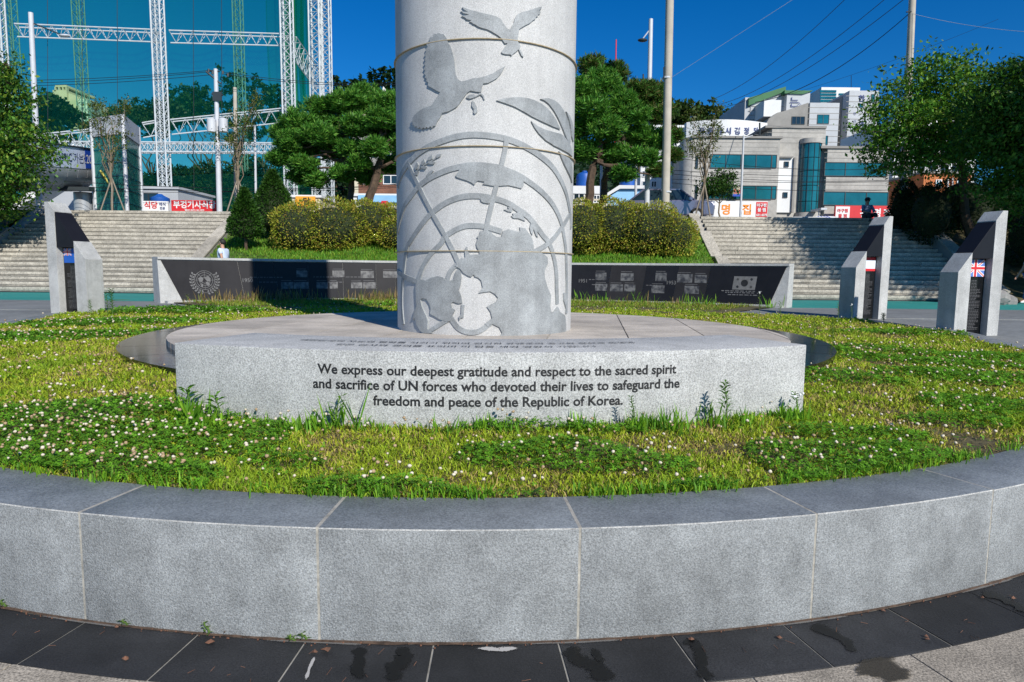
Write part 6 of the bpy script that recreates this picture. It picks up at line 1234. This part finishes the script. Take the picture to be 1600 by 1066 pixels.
# ------------------------------------------------------------------ people
def person(name, base, joints, label, shirt, trouser, shoe='white', hat=None, hair='hair', face=0.0, sleeve=.55):
    """joints: dict of offsets from base; face: heading in radians the person looks to"""
    o = thing(name, base, label, 'person'); J = {k: Vector(base)+Vector(v) for k, v in joints.items()}; fwd = Vector((math.cos(face), math.sin(face), 0)); side = Vector((-fwd.y, fwd.x, 0))
    def skin(nodes, edges, nm, m, root=0, sub=1):
        me = bpy.data.meshes.new(nm); me.from_pydata([n_[0] for n_ in nodes], edges, []); ob = bpy.data.objects.new(nm, me); C.objects.link(ob); sk = ob.modifiers.new('s', 'SKIN'); sv = me.skin_vertices[0].data
        for v, n_ in zip(sv, nodes): v.radius = (n_[1], n_[1] if len(n_) < 3 else n_[2])
        sv[root].use_root = True; s_ = ob.modifiers.new('u', 'SUBSURF'); s_.levels = s_.render_levels = sub
        dg = bpy.context.evaluated_depsgraph_get(); dg.update(); m2 = bpy.data.meshes.new_from_object(ob.evaluated_get(dg)); bpy.data.objects.remove(ob); m2.name = nm; m2.materials.clear(); m2.materials.append(m); m2.shade_smooth(); return link(nm, m2, o)
    N = []; E = []
    def n(p, r, pa=None):
        N.append((p, r)); 
        if pa is not None: E.append((pa, len(N)-1))
        return len(N)-1
    pel = n(J['pelvis'], .13); ch = n(J['chest'], .14, pel); nk = n(J['neck'], .055, ch); hd = n(J['head']-Vector((0, 0, .05)), .075, nk); n(J['head']+Vector((0, 0, .06)), .082, hd)
    for s_ in 'LR':
        sh = n(J['sh'+s_], .055, ch); el = n(J['el'+s_], .042, sh); wr = n(J['wr'+s_], .028, el); dv = (J['wr'+s_]-J['el'+s_]).normalized(); pm = n(J['wr'+s_]+dv*.07, .026, wr); sp = side if s_ == 'L' else -side
        perp = dv.cross(Vector((0, 0, 1))).normalized() if abs(dv.z) < .8 else fwd.copy()
        for k, (a_, l_) in enumerate(((-.9, .07), (-.3, .085), (.3, .08), (.9, .06))): f1 = n(J['wr'+s_]+dv*.10+perp*a_*.03, .0095, pm); n(J['wr'+s_]+dv*(.10+l_)+perp*a_*.034-Vector((0, 0, .012)), .0085, f1)
        n(J['wr'+s_]+dv*.07+perp*(-.055), .010, pm)
        hp_ = n(J['hp'+s_], .10, pel); kn = n(J['kn'+s_], .062, hp_); an = n(J['an'+s_], .042, kn); n(J['to'+s_], .035, an)
    skin(N, E, 'body', M['skin'])
    # shirt, trousers, shoes, hair, face
    N = [(J['pelvis']+Vector((0, 0, -.02)), .165), (J['chest'], .175), (J['neck']-Vector((0, 0, .04)), .085)]; E = [(0, 1), (1, 2)]
    for s_ in 'LR': k = len(N); N += [(J['sh'+s_], .078), (J['sh'+s_].lerp(J['el'+s_], sleeve), .066)]; E += [(1, k), (k, k+1)]
    if sleeve > .9:
        for s_ in 'LR': k = len(N); N += [(J['el'+s_], .06), (J['wr'+s_], .042)]; E += [(4 if s_ == 'L' else 6, k), (k, k+1)]
    skin(N, E, 'shirt', shirt)
    N = [(J['pelvis'], .150)]; E = []
    for s_ in 'LR': k = len(N); N += [(J['hp'+s_], .115), (J['kn'+s_], .085), (J['an'+s_]+Vector((0, 0, .03)), .070)]; E += [(0, k), (k, k+1), (k+1, k+2)]
    skin(N, E, 'trousers', trouser)
    for s_ in 'LR': skin([(J['an'+s_]-Vector((0, 0, .02)), .055), (J['an'+s_].lerp(J['to'+s_], .6)-Vector((0, 0, .015)), .048), (J['to'+s_]-Vector((0, 0, .01)), .038)], [(0, 1), (1, 2)], 'shoe', M[shoe])
    h = J['head']; mb = MB(); ball(mb, tuple(h+Vector((0, 0, .055))-fwd*.018), .108, 14, 9, 1, 1, 1.0); mb.v = [v for v in mb.v]; 
    hm = mb.mesh('hair', M[hair], True)
    for v in hm.vertices:
        q = Vector(v.co)-h; 
        if q.dot(fwd) > .03 and q.z < .09: v.co = h+Vector((q.x*.7, q.y*.7, q.z))-fwd*.02
        if q.z < -.02: v.co = h+Vector((q.x*.75, q.y*.75, -.02))
    link('hair', hm, o)
    for sg in (-1, 1):
        mb = MB(); ball(mb, tuple(h+fwd*.085+side*sg*.032+Vector((0, 0, .015))), .011, 6, 5); mb.build('eye', M['ink'], o); mb = MB(); ball(mb, tuple(h+side*sg*.088), .022, 6, 5, .6, 1, 1.3); mb.build('ear', M['skin'], o, True)
    mb = MB(); ball(mb, tuple(h+fwd*.100-Vector((0, 0, .012))), .017, 6, 5, 1, 1, 1.4); mb.build('nose', M['skin'], o, True); mb = MB(); mb.obox(tuple(h+fwd*.088-Vector((0, 0, .045))), fwd, side, Vector((0, 0, 1)), -.004, .004, -.022, .022, -.004, .004); mb.build('mouth', mat('lips', (.30, .10, .08), .6, .05, 9), o)
    if hat:
        mb = MB(); ball(mb, tuple(h+Vector((0, 0, .075))), .122, 14, 8, 1, 1, .85); mb.v = [(x, y, max(z, h.z+.065)) for x, y, z in mb.v]; mb.build('cap', hat, o, True)
        mb = MB(); mb.obox(tuple(h+Vector((0, 0, .072))+fwd*.13), fwd, side, Vector((0, 0, 1)), -.05, .07, -.07, .07, -.006, .006); mb.build('cap_brim', hat, o)
    return o
def stand(hh=1.0, fwd=(1, 0), st=.22): 
    fx, fy = fwd; s = (-fy, fx); V = lambda f_, w_, z: (fx*f_+s[0]*w_, fy*f_+s[1]*w_, z*hh); q = st
    return dict(pelvis=V(0, 0, .93), chest=V(.02, 0, 1.26), neck=V(.03, 0, 1.47), head=V(.05, 0, 1.60), shL=V(.01, .19, 1.40), shR=V(.01, -.19, 1.40), elL=V(-.10, .26, 1.14), elR=V(.08, -.26, 1.13), wrL=V(-.02, .28, .90), wrR=V(.22, -.26, .93),
                hpL=V(0, .09, .88), hpR=V(0, -.09, .88), knL=V(q*.75, .10, .50), knR=V(-q*.1, -.10, .49), anL=V(q, .10, .09), anR=V(-q*1.3, -.10, .13), toL=V(q+.17, .11, .045), toR=V(-q*1.3+.15, -.11, .05))
p = at(349, 381, 21.3); person('person', (p.x, p.y, p.z-1.60), stand(1.0, (-1, .15)), 'man in pale blue shirt walking behind the memorial wall, short dark hair', M['shirt_white'], M['trousers'], face=math.pi)
p = at(1370, 332, 28.8); fz = TZ
sit = dict(pelvis=(0, 0, .12), chest=(.02, .05, .44), neck=(.0, .03, .62), head=(-.02, 0, .77), shL=(.19, .03, .56), shR=(-.19, .03, .56), elL=(.24, -.12, .32), elR=(-.25, -.12, .32), wrL=(.10, -.32, .28), wrR=(-.12, -.34, .26), hpL=(.10, -.02, .10), hpR=(-.10, -.02, .10), knL=(.14, -.46, .20), knR=(-.15, -.45, .20), anL=(.13, -.50, -.26), anR=(-.14, -.48, -.26), toL=(.14, -.66, -.31), toR=(-.15, -.64, -.31))
person('person', (p.x, TYY-.06+.25, TZ), sit, 'seated man in slate blue jacket and dark cap at the top of the right steps', M['jacket'], M['trousers'], shoe='tyre', hat=M['ink'], face=-math.pi/2, sleeve=1.0)
p = atz(1597, 474, .43); person('person', (p.x+.22, p.y, .43), stand(1.0, (-1, -.1), .26), 'passer-by in blue jeans and white shoes walking in at the right edge', M['shirt_white'], M['jeans'], face=math.pi)

# ------------------------------------------------------------------ grass, clover, weeds
def rand_bed(n, near=None):
    """points over the bed, denser near the front where blades are seen singly"""
    out = []
    while len(out) < n:
        ph = rng.random(n*2)*2*np.pi-np.pi; r = np.sqrt(rng.random(n*2)*(10**2-3.9**2)+3.9**2); x = CX+r*np.sin(ph); y = CY-r*np.cos(ph)
        ok = (np.abs(x) < y*.80+.5)
        pr_ = np.minimum(1, (2.9/np.maximum(y, .5))**1.75); ok &= rng.random(n*2) < pr_
        for a, b, q, s_ in zip(x[ok], y[ok], r[ok], ph[ok]):
            if q < bedr(s_)-.325+.03*noise.noise(Vector((a*6, b*6, 0))): out.append((a, b))
    return out[:n]
cl = []                                                     # clover patches: centre and radii on the bed
for px, py, a, b in ((60, 640, .85, .42), (190, 670, .75, .40), (110, 712, .7, .25), (330, 640, .3, .14), (40, 520, 1.5, .5), (180, 500, 1.4, .6), (290, 482, 1.5, .8), (640, 752, .48, .13), (860, 690, .42, .17), (965, 702, .34, .14), (590, 735, .3, .1), (1370, 700, .55, .32), (1455, 560, .9, .24), (1390, 545, .6, .18), (1560, 620, .55, .25), (1330, 662, .42, .12), (1530, 580, .8, .3), (560, 472, 1.5, .6), (1440, 515, 1.1, .3), (1300, 552, .35, .2), (440, 700, .22, .08), (1310, 590, .5, .2), (1580, 550, .8, .3), (860, 660, .5, .06), (1120, 740, .2, .06), (1500, 640, .3, .12)):
    p = atz(px, py, .5); cl.append((p.x, p.y, a, b))
def clov(x, y):
    v = 0
    for cx, cy, a, b in cl:
        d = math.hypot((x-cx)/a, (y-cy)/b)+.45*noise.noise(Vector((x*3.5, y*3.5, 2))); v = max(v, 1.25-d)
    return v
def inblock(x, y):
    r = math.hypot(x-CX, y-CY); ph = math.atan2(x-CX, -(y-CY)); return 3.9 < r < 4.63 and a0-.004 < ph < a1+.004
pts = rand_bed(195000); V = []; T = []; 
A = np.array(pts); keep = []; zz = []; cv = []; dry = []
for x, y in pts:
    if inblock(x, y): keep.append(False); zz.append(0); cv.append(0); dry.append(0); continue
    c_ = clov(x, y); d_ = noise.noise(Vector((x*1.35, y*1.35, 7)))+.5*noise.noise(Vector((x*4.1, y*4.1, 3))); k_ = random.random() > (.45 if c_ > .25 else 0) and random.random() > max(0, d_-.16)*1.5
    keep.append(k_); zz.append(lawnz(x, y)); cv.append(c_); dry.append(d_)
keep = np.array(keep); A = A[keep]; zz = np.array(zz)[keep]; cv = np.array(cv)[keep]; dry = np.array(dry)[keep]; n = len(A)
wd = .0031*np.clip((A[:, 1]/3.0)**.9, .9, 4.2); h = (.018+.028*rng.random(n)**1.5)*np.clip(1-dry*.9, .5, 1.4)*np.clip((A[:, 1]/4)**.25, .9, 1.5)
th = rng.random(n)*2*np.pi; lean = h*(.45+.7*rng.random(n)); bx, by = np.cos(th), np.sin(th); t2 = rng.random(n)*2*np.pi; sx, sy = np.cos(t2)*wd, np.sin(t2)*wd
z0 = zz-.004; P0 = np.stack([A[:, 0]-sx, A[:, 1]-sy, z0], 1); P1 = np.stack([A[:, 0]+sx, A[:, 1]+sy, z0], 1)
m_ = np.stack([A[:, 0]+bx*lean*.42, A[:, 1]+by*lean*.42, zz+h*.68], 1); s3 = np.stack([sx, sy, 0*sx], 1)*.75; P2 = m_+s3; P3 = m_-s3; P4 = np.stack([A[:, 0]+bx*lean, A[:, 1]+by*lean, zz+h*(.8+.2*rng.random(n))], 1)
V = np.stack([P0, P1, P2, P3, P4], 1).reshape(-1, 3); i5 = np.arange(n)[:, None]*5; Fq = np.concatenate([i5+np.array([[0, 1, 2]]), i5+np.array([[0, 2, 3]]), i5+np.array([[3, 2, 4]])])
g1, g2, g3 = np.array((.27, .42, .025)), np.array((.47, .53, .035)), np.array((.55, .44, .14))
u = np.clip(.5+dry*1.1+.28*rng.normal(size=n), 0, 1)[:, None]; col = g1*(1-u)+g2*u; dd = (rng.random(n) < np.clip(.16+dry*1.0, .06, .7))[:, None]; col = np.where(dd, g3*(.6+.6*rng.random((n, 1))), col)*(.65+.65*rng.random((n, 1)))
tag(link('grass', fastmesh('grass', V, Fq, M['grass'], np.repeat(col, 5, 0), 3)), kind='stuff')
# thatch lying on the soil
q = np.array(rand_bed(26000)); q = q[[not inblock(*a) for a in q]]; n = len(q); th = rng.random(n)*6.283; L = (.02+.03*rng.random(n))*np.clip((q[:, 1]/4)**.5, .9, 2); w_ = .002*np.clip(q[:, 1]/3, 1, 4); zq = np.array([lawnz(*a) for a in q])+.004+.012*rng.random(n)
dx, dy = np.cos(th), np.sin(th); P = [np.stack([q[:, 0]+s1*dx*L/2-s2*dy*w_, q[:, 1]+s1*dy*L/2+s2*dx*w_, zq+.004*s1], 1) for s1, s2 in ((-1, -1), (1, -1), (1, 1), (-1, 1))]
V = np.stack(P, 1).reshape(-1, 3); tag(link('dry_thatch', fastmesh('dry_thatch', V, np.arange(n)[:, None]*4+np.array([[0, 1, 2, 3]]), M['grass'], np.repeat(np.array((.30, .24, .10))*(.5+.9*rng.random((n, 1))), 4, 0), 4)), kind='stuff')
# clover leaves
LP = []; 
cand = rand_bed(90000)
for x, y in cand:
    if inblock(x, y): continue
    c_ = clov(x, y)
    if c_ > .15 or (random.random() < .02 and y < 6): LP.append((x, y, lawnz(x, y)+min(.03+.055*min(max(c_, 0), .8), .075)*random.uniform(.5, 1.1)*(1+min(.8, max(0, y-9)*.15))))
LP = np.array(LP); n = len(LP); Vs = []; sz = .0105*np.clip((LP[:, 1]/3.2)**.8, .95, 3.2)*(.8+.5*rng.random(n)); a_ = rng.random(n)*6.283; tilt = rng.normal(size=(n, 2))*.35
for k in range(3):
    t = a_+k*2.094; c_, s_ = np.cos(t), np.sin(t)
    def loc(f_, w__): X = f_*c_*sz-w__*s_*sz; Yv = f_*s_*sz+w__*c_*sz; return np.stack([LP[:, 0]+X, LP[:, 1]+Yv, LP[:, 2]+X*tilt[:, 0]+Yv*tilt[:, 1]+f_*sz*.12], 1)
    Vs += [loc(0, 0), loc(.75, -.55), loc(1.15, 0), loc(.75, .55)]
V = np.stack(Vs, 1).reshape(-1, 3); Fq = np.arange(n*3)[:, None]*4+np.array([[0, 1, 2, 3]]); col = np.array((.13, .32, .02))*(.6+.8*rng.random((n, 1))); tag(link('clover', fastmesh('clover', V, Fq, M['grass'], np.repeat(col, 12, 0), 4)), kind='stuff')
# clover blossoms
mb = MB(); tint = []
ico = MB(); ball(ico, (0, 0, 0), 1, 7, 5); iv = np.array(ico.v); 
FV = []; FF = []; FT = []; SV = []; SF = []; cnt = 0
for x, y in rand_bed(15000):
    if inblock(x, y): continue
    c_ = clov(x, y); pr_ = .40*min(1, max(0, c_+.25)*1.3)*(1.2 if x < -1.5 else .62) if c_ > -.15 else .010
    clus = noise.noise(Vector((x*5, y*5, 11)))
    if random.random() > pr_*(.55+1.1*max(0, clus+.25)): continue
    z = lawnz(x, y)+random.uniform(.05, .095)*(1+.3*(c_ > .3)); r = random.uniform(.005, .0098)*min(max((y/3.2)**.45, 1), 1.6); v = iv*np.array([r, r, r*.85])*(1+.16*rng.normal(size=(len(iv), 1)))+np.array([x, y, z])
    FF.append(np.array([list(f)+([f[-1]] if len(f) == 3 else []) for f in ico.f])+len(FV)*len(iv)); FV.append(v)
    old = random.random() < .48; top = np.array((.66, .60, .47)) if not old else np.array((.40, .28, .16)); low = np.array((.36, .27, .15)); k = np.clip(iv[:, 2:3]*.8+.6, 0, 1); FT.append((low*(1-k)+top*k)*(.85+.3*rng.random((len(iv), 1))))
print('blossoms', len(FV), 'clover', n)
# as triangles
V = np.concatenate(FV); Q = np.concatenate(FF); tri = np.concatenate([Q[:, [0, 1, 2]], Q[Q[:, 2] != Q[:, 3]][:, [0, 2, 3]]]); tag(link('clover_blossoms', fastmesh('clover_blossoms', V, tri, M['flower'], np.concatenate(FT), 3)), kind='stuff')
# taller grass tufts along the block's foot, the wall edge and the rear kerb
TV = []; TT = []
def blade(b, d, L, w_, col, droop=.5):
    b = np.array(b); d = np.array(d); s_ = np.cross(d, (0, 0, 1)); s_ = s_/(np.linalg.norm(s_)+1e-6)*w_; p1 = b+d*L*.5+np.array((0, 0, L*.38)); p2 = b+d*L*(1.0)+np.array((0, 0, L*(.38+.42*(1-droop*1.3))))
    TV.extend([b-s_*.6, b+s_*.6, p1+s_, p1-s_, p2]); TT.extend([col]*5)
def tuft(x, y, n, L, w_, cols, z=None, spread=.03):
    z = lawnz(x, y) if z is None else z
    for _ in range(n):
        an = random.uniform(0, 6.283); e = random.uniform(.15, .75); blade((x+random.gauss(0, spread), y+random.gauss(0, spread), z-.004), (math.cos(an)*e, math.sin(an)*e, .5), L*random.uniform(.5, 1.15), w_*random.uniform(.7, 1.2), np.array(random.choice(cols))*random.uniform(.75, 1.25), random.uniform(.1, .9))
gc = [(.16, .38, .025), (.24, .46, .03), (.11, .28, .02)]; tc_ = [(.34, .25, .10), (.28, .20, .08), (.17, .22, .04)]
for i in range(150):
    ph = a0+(a1-a0)*random.random(); p = cyl(ph, 0, BR1+random.uniform(.01, .09)); cc_ = noise.noise(Vector((ph*14, 0, 0)))
    if cc_ < -.18: continue
    tuft(p.x, p.y, random.randint(4, 12), .05+.11*max(0, cc_+.1)*random.random(), .0038, gc, spread=.03)
for px, py, n, L, w_ in ((300, 642, 40, .16, .0085), (318, 650, 34, .14, .008), (285, 634, 30, .14, .008), (465, 652, 50, .10, .0045), (490, 655, 40, .11, .0045), (450, 655, 30, .09, .004), (525, 652, 26, .20, .007), (690, 660, 30, .12, .004), (905, 655, 30, .12, .004), (1050, 655, 50, .14, .005), (1000, 655, 30, .12, .005), (1120, 650, 36, .10, .0045), (1165, 645, 36, .10, .0045), (1230, 640, 50, .11, .006), (1245, 640, 36, .12, .0045), (1100, 640, 20, .14, .005), (800, 660, 26, .09, .004)):
    p = atz(px, py+3, .5); tuft(p.x, p.y, n, L, w_, gc, spread=.045)
for i in range(420):                                         # grass creeping over the wall's inner edge
    ph = R(random.uniform(-52, 50)); p = cyl(ph, 0, bedr(ph)-.33-random.uniform(-.012, .03)); k_ = noise.noise(Vector((ph*18, 4, 0)))
    if k_ > -.1: tuft(p.x, p.y, 7, .055, .0032, gc, z=.415, spread=.02)
for i in range(520):                                         # dry straw before the memorial wall
    x = random.uniform(-8.0, 7.2); al = math.atan2(x-CX, 11.0); r = RW-.5-random.uniform(0, .9); p = wc(wa+(wb-wa)*random.random(), 0, r); dens = noise.noise(Vector((p.x*.9, 3, 0))); left = p.x < -3.2
    if random.random() > (.9 if left else .35)*(.5+dens): continue
    tuft(p.x, p.y, 7, random.uniform(.16, .36), .010, tc_ if left or random.random() < .4 else gc, z=.44, spread=.10)
TVn = np.array(TV); n = len(TVn)//5; i5 = np.arange(n)[:, None]*5; tag(link('grass_tufts', fastmesh('grass_tufts', TVn, np.concatenate([i5+np.array([[0, 1, 2]]), i5+np.array([[0, 2, 3]]), i5+np.array([[3, 2, 4]])]), M['grass'], np.array(TT), 3)), kind='stuff')
# bank turf
bp = []; 
for _ in range(60000):
    x = random.uniform(XL1+.5, XR0-.45); y = random.uniform(19.8, 28.5)
    if math.hypot(x-CX, y-CY) < RW+.55: continue
    if (y > 26.2 and random.random() < .5) or midz(x, y) < .7: continue
    bp.append((x, y, midz(x, y)))
bp = np.array(bp); nrm = np.tile(np.array([[0, 0, 1.2]]), (len(bp), 1)); tag(link('bank_grass', leafmesh('bank_grass', bp, .13, ((.10, .26, .02), (.14, .32, .025), (.20, .30, .03)), M['grass'], dirs=nrm, aspect=.22)), kind='stuff')
# plaza edge grass far behind the bed, reaching the memorial wall
bp = []
for _ in range(70000):
    ph = R(random.uniform(95, 265)); r = random.uniform(7, RW-.25); p = cyl(ph, 0, r)
    if abs(p.x) > p.y*.8 or r < bedr((ph+math.pi) % (2*math.pi)-math.pi)-.35: continue
    al = math.atan2(p.x-CX, p.y-CY)
    if not (wa+.05 < al < wb-.06): continue
    bp.append((p.x, p.y, .43))
bp = np.array(bp); tag(link('rear_grass', leafmesh('rear_grass', bp, .075, ((.14, .27, .02), (.24, .32, .025), (.30, .27, .07)), M['grass'], dirs=np.tile(np.array([[0, 0, 1.0]]), (len(bp), 1)), aspect=.2)), kind='stuff')
mb = MB(); vs = []; n = 40
for i in range(n+1):
    al = wa+.02+(wb-wa-.04)*i/n; vs += [wc(al, .428, 7.5), wc(al, .432, RW-.2)]
mb.add(vs, [(2*i, 2*i+1, 2*i+3, 2*i+2) for i in range(n)]); struct(mb.build('rear_lawn_soil', M['soil']))
# single tall weeds
def weed(px, py, z, h_, label, n=34, L=.07, w_=.0065, col=(.10, .25, .03), tip=None, lean=0):
    p = atz(px, py, z) if py > 500 else at(px, py, 12.2); z = z if py > 500 else .45; o = thing('weed', (p.x, p.y, z), label, 'weed'); mb = MB(); pts_ = [Vector((p.x+lean*h_*t*t+.01*math.sin(5*t), p.y, z+h_*t)) for t in (0, .25, .5, .75, 1)]; mb.tube(pts_, [.0045*h_/.25, .004, .0035, .003, .0015], 5); mb.build('stem', mat('weed_stem', (.09, .16, .03), .6, .1, 9), o)
    V = []; T = []
    for k in range(n):
        t = .12+.88*k/n; q = pts_[0].lerp(pts_[-1], t); an = k*2.4; l_ = L*(1.15-.6*t)*random.uniform(.8, 1.2); d = Vector((math.cos(an), math.sin(an)*.8, .75-.2*(1-t))).normalized(); s_ = d.cross(Vector((0, 0, 1))).normalized()*w_
        c_ = q+d*l_*.5; e = q+d*l_-Vector((0, 0, l_*.28)); V += [tuple(q), tuple(c_+s_), tuple(e), tuple(c_-s_)]; T += [np.array(col)*random.uniform(.7, 1.3)]*4
    link('leaves', fastmesh('leaves', np.array(V), np.arange(len(V)//4)[:, None]*4+np.array([[0, 1, 2, 3]]), M['grass'], np.array(T), 4), o)
    if tip:
        mb = MB(); 
        for k in range(5): ball(mb, (pts_[-1].x+random.gauss(0, .02), pts_[-1].y+random.gauss(0, .02), pts_[-1].z+random.uniform(-.03, .01)), .009, 6, 4)
        mb.build('buds', tip, o)
    return o
weed(1133, 652, .50, .20, 'tall leafy weed against the engraved block near its right end', 46, .075)
weed(988, 662, .49, .155, 'small feathery weed below the word Korea on the block', 40, .045, .004)
weed(295, 640, .50, .13, 'broad bladed weed at the left corner of the engraved block', 14, .12, .012, (.13, .30, .03)); weed(340, 650, .50, .12, 'drooping weed second from the left corner of the block', 12, .10, .011, (.13, .30, .03)); weed(522, 655, .50, .14, 'leaning grass weed below the left part of the inscription', 9, .09, .007, (.16, .33, .03), lean=.4)
weed(1243, 638, .50, .10, 'flowering weed at the right corner of the block', 16, .06, .006, tip=M['flower'] if False else M['white'])
weed(176, 490, .45, .46, 'tall bushy weed beside the leftmost marker', 60, .13, .012, (.07, .22, .02)); weed(168, 490, .45, .40, 'second tall weed right beside the bushy one at the leftmost marker', 40, .12, .010, (.10, .25, .03)); weed(142, 492, .45, .26, 'smaller weed in front of the leftmost marker', 30, .09, .010)
weed(294, 480, .45, .38, 'tall grassy weed before the round emblem', 26, .16, .010, (.20, .25, .05)); weed(334, 478, .45, .22, 'leafy weed right below the round emblem', 24, .09, .01)
weed(1186, 486, .45, .52, 'tall budding weed before the flag panel of the memorial wall', 26, .10, .007, (.16, .22, .04), tip=M['white']); weed(1219, 488, .45, .36, 'slim weed at the right end of the memorial wall', 26, .09, .008)
weed(1309, 500, .44, .36, 'slim yellowish weed left of the middle marker', 24, .07, .008, (.20, .26, .04)); weed(1330, 500, .44, .32, 'pale flowering weed before the middle marker', 12, .07, .006, tip=M['white']); weed(1380, 503, .44, .16, 'low leafy weed at the foot of the middle marker', 40, .09, .01)
weed(1272, 530, .52, .22, 'grassy weed beside the right end of the black ring', 40, .09, .008, (.13, .22, .03)); weed(1300, 535, .52, .24, 'second grassy weed beside the right end of the black ring', 40, .09, .008, (.13, .22, .03))
for px, py, h_, lb in ((323, 993, .05, 'sprouting green weed in the joint at the wall foot, left'), (195, 978, .022, 'flat little weed at the foot of the second block'), (475, 1001, .028, 'tiny weed below the second wall joint'), (457, 1002, .014, 'tiny sprig left of the second wall joint'), (5, 950, .03, 'tiny weed at the left edge of the wall foot'), (355, 990, .016, 'reddish flat sprig right of the sprouting weed')):
    weed(px, py, .003, h_, lb, 9, .032 if h_ < .03 else .028, .0035, (.12, .22, .03) if 'red' not in lb else (.25, .14, .04))
# fallen leaves and needles on the slate
mb_ = []
for i, (px, py, r, lb) in enumerate(((330, 1004, .019, 'curled brown leaf left of the second joint'), (196, 1030, .013, 'small red brown leaf on the left slate tiles'), (510, 1017, .019, 'pale curled leaf right of the second joint'), (492, 1020, .012, 'little brown leaf beside the pale curled one'), (1218, 998, .014, 'red brown leaf on the right slate tiles'), (1450, 1000, .010, 'small brown leaf near the right tile joint'), (1535, 935, .012, 'small leaf below the right wall joint'), (1080, 1000, .012, 'withered leaf at the third joint'), (1380, 955, .010, 'dark leaf at the wall foot, right'), (1447, 995, .008, 'tiny seed leaf right of the small brown leaf'), (182, 981, .010, 'pinkish leaf next to the flat weed'), (1583, 935, .010, 'tiny leaf close to the right edge'))):
    p = atz(px, py, .004); mb = MB(); k = 7; vs = [(p.x, p.y, .012+r*.3)]+[(p.x+r*math.cos(j*6.283/k)*random.uniform(.6, 1.2), p.y+r*.7*math.sin(j*6.283/k)*random.uniform(.6, 1.2), .004+r*random.uniform(0, .5)) for j in range(k)]
    mb.add(vs, [(0, 1+j, 1+(j+1) % k) for j in range(k)]); tag(mb.build('fallen_leaf', M['dry_leaf']), lb, 'leaf', 'fallen leaves on the slate border')
mb = MB()
for _ in range(60):
    ph = R(random.uniform(-30, 32)); r = random.uniform(6.01, 6.27); p = cyl(ph, .004, r); an = random.uniform(0, 6.28); l_ = random.uniform(.01, .035); mb.tube([p, p+Vector((math.cos(an)*l_, math.sin(an)*l_, .004))], .0009, 4)
for _ in range(260):
    ph = R(random.uniform(-40, 42)); r = 6.0+abs(random.gauss(0, .012)); p = cyl(ph, .003, r); ball(mb, tuple(p), random.uniform(.0015, .004), 5, 4)
tag(mb.build('litter', M['dry_leaf']), kind='stuff')
for o in list(C.objects):
    if o.type == 'EMPTY' and not o.children: bpy.data.objects.remove(o)
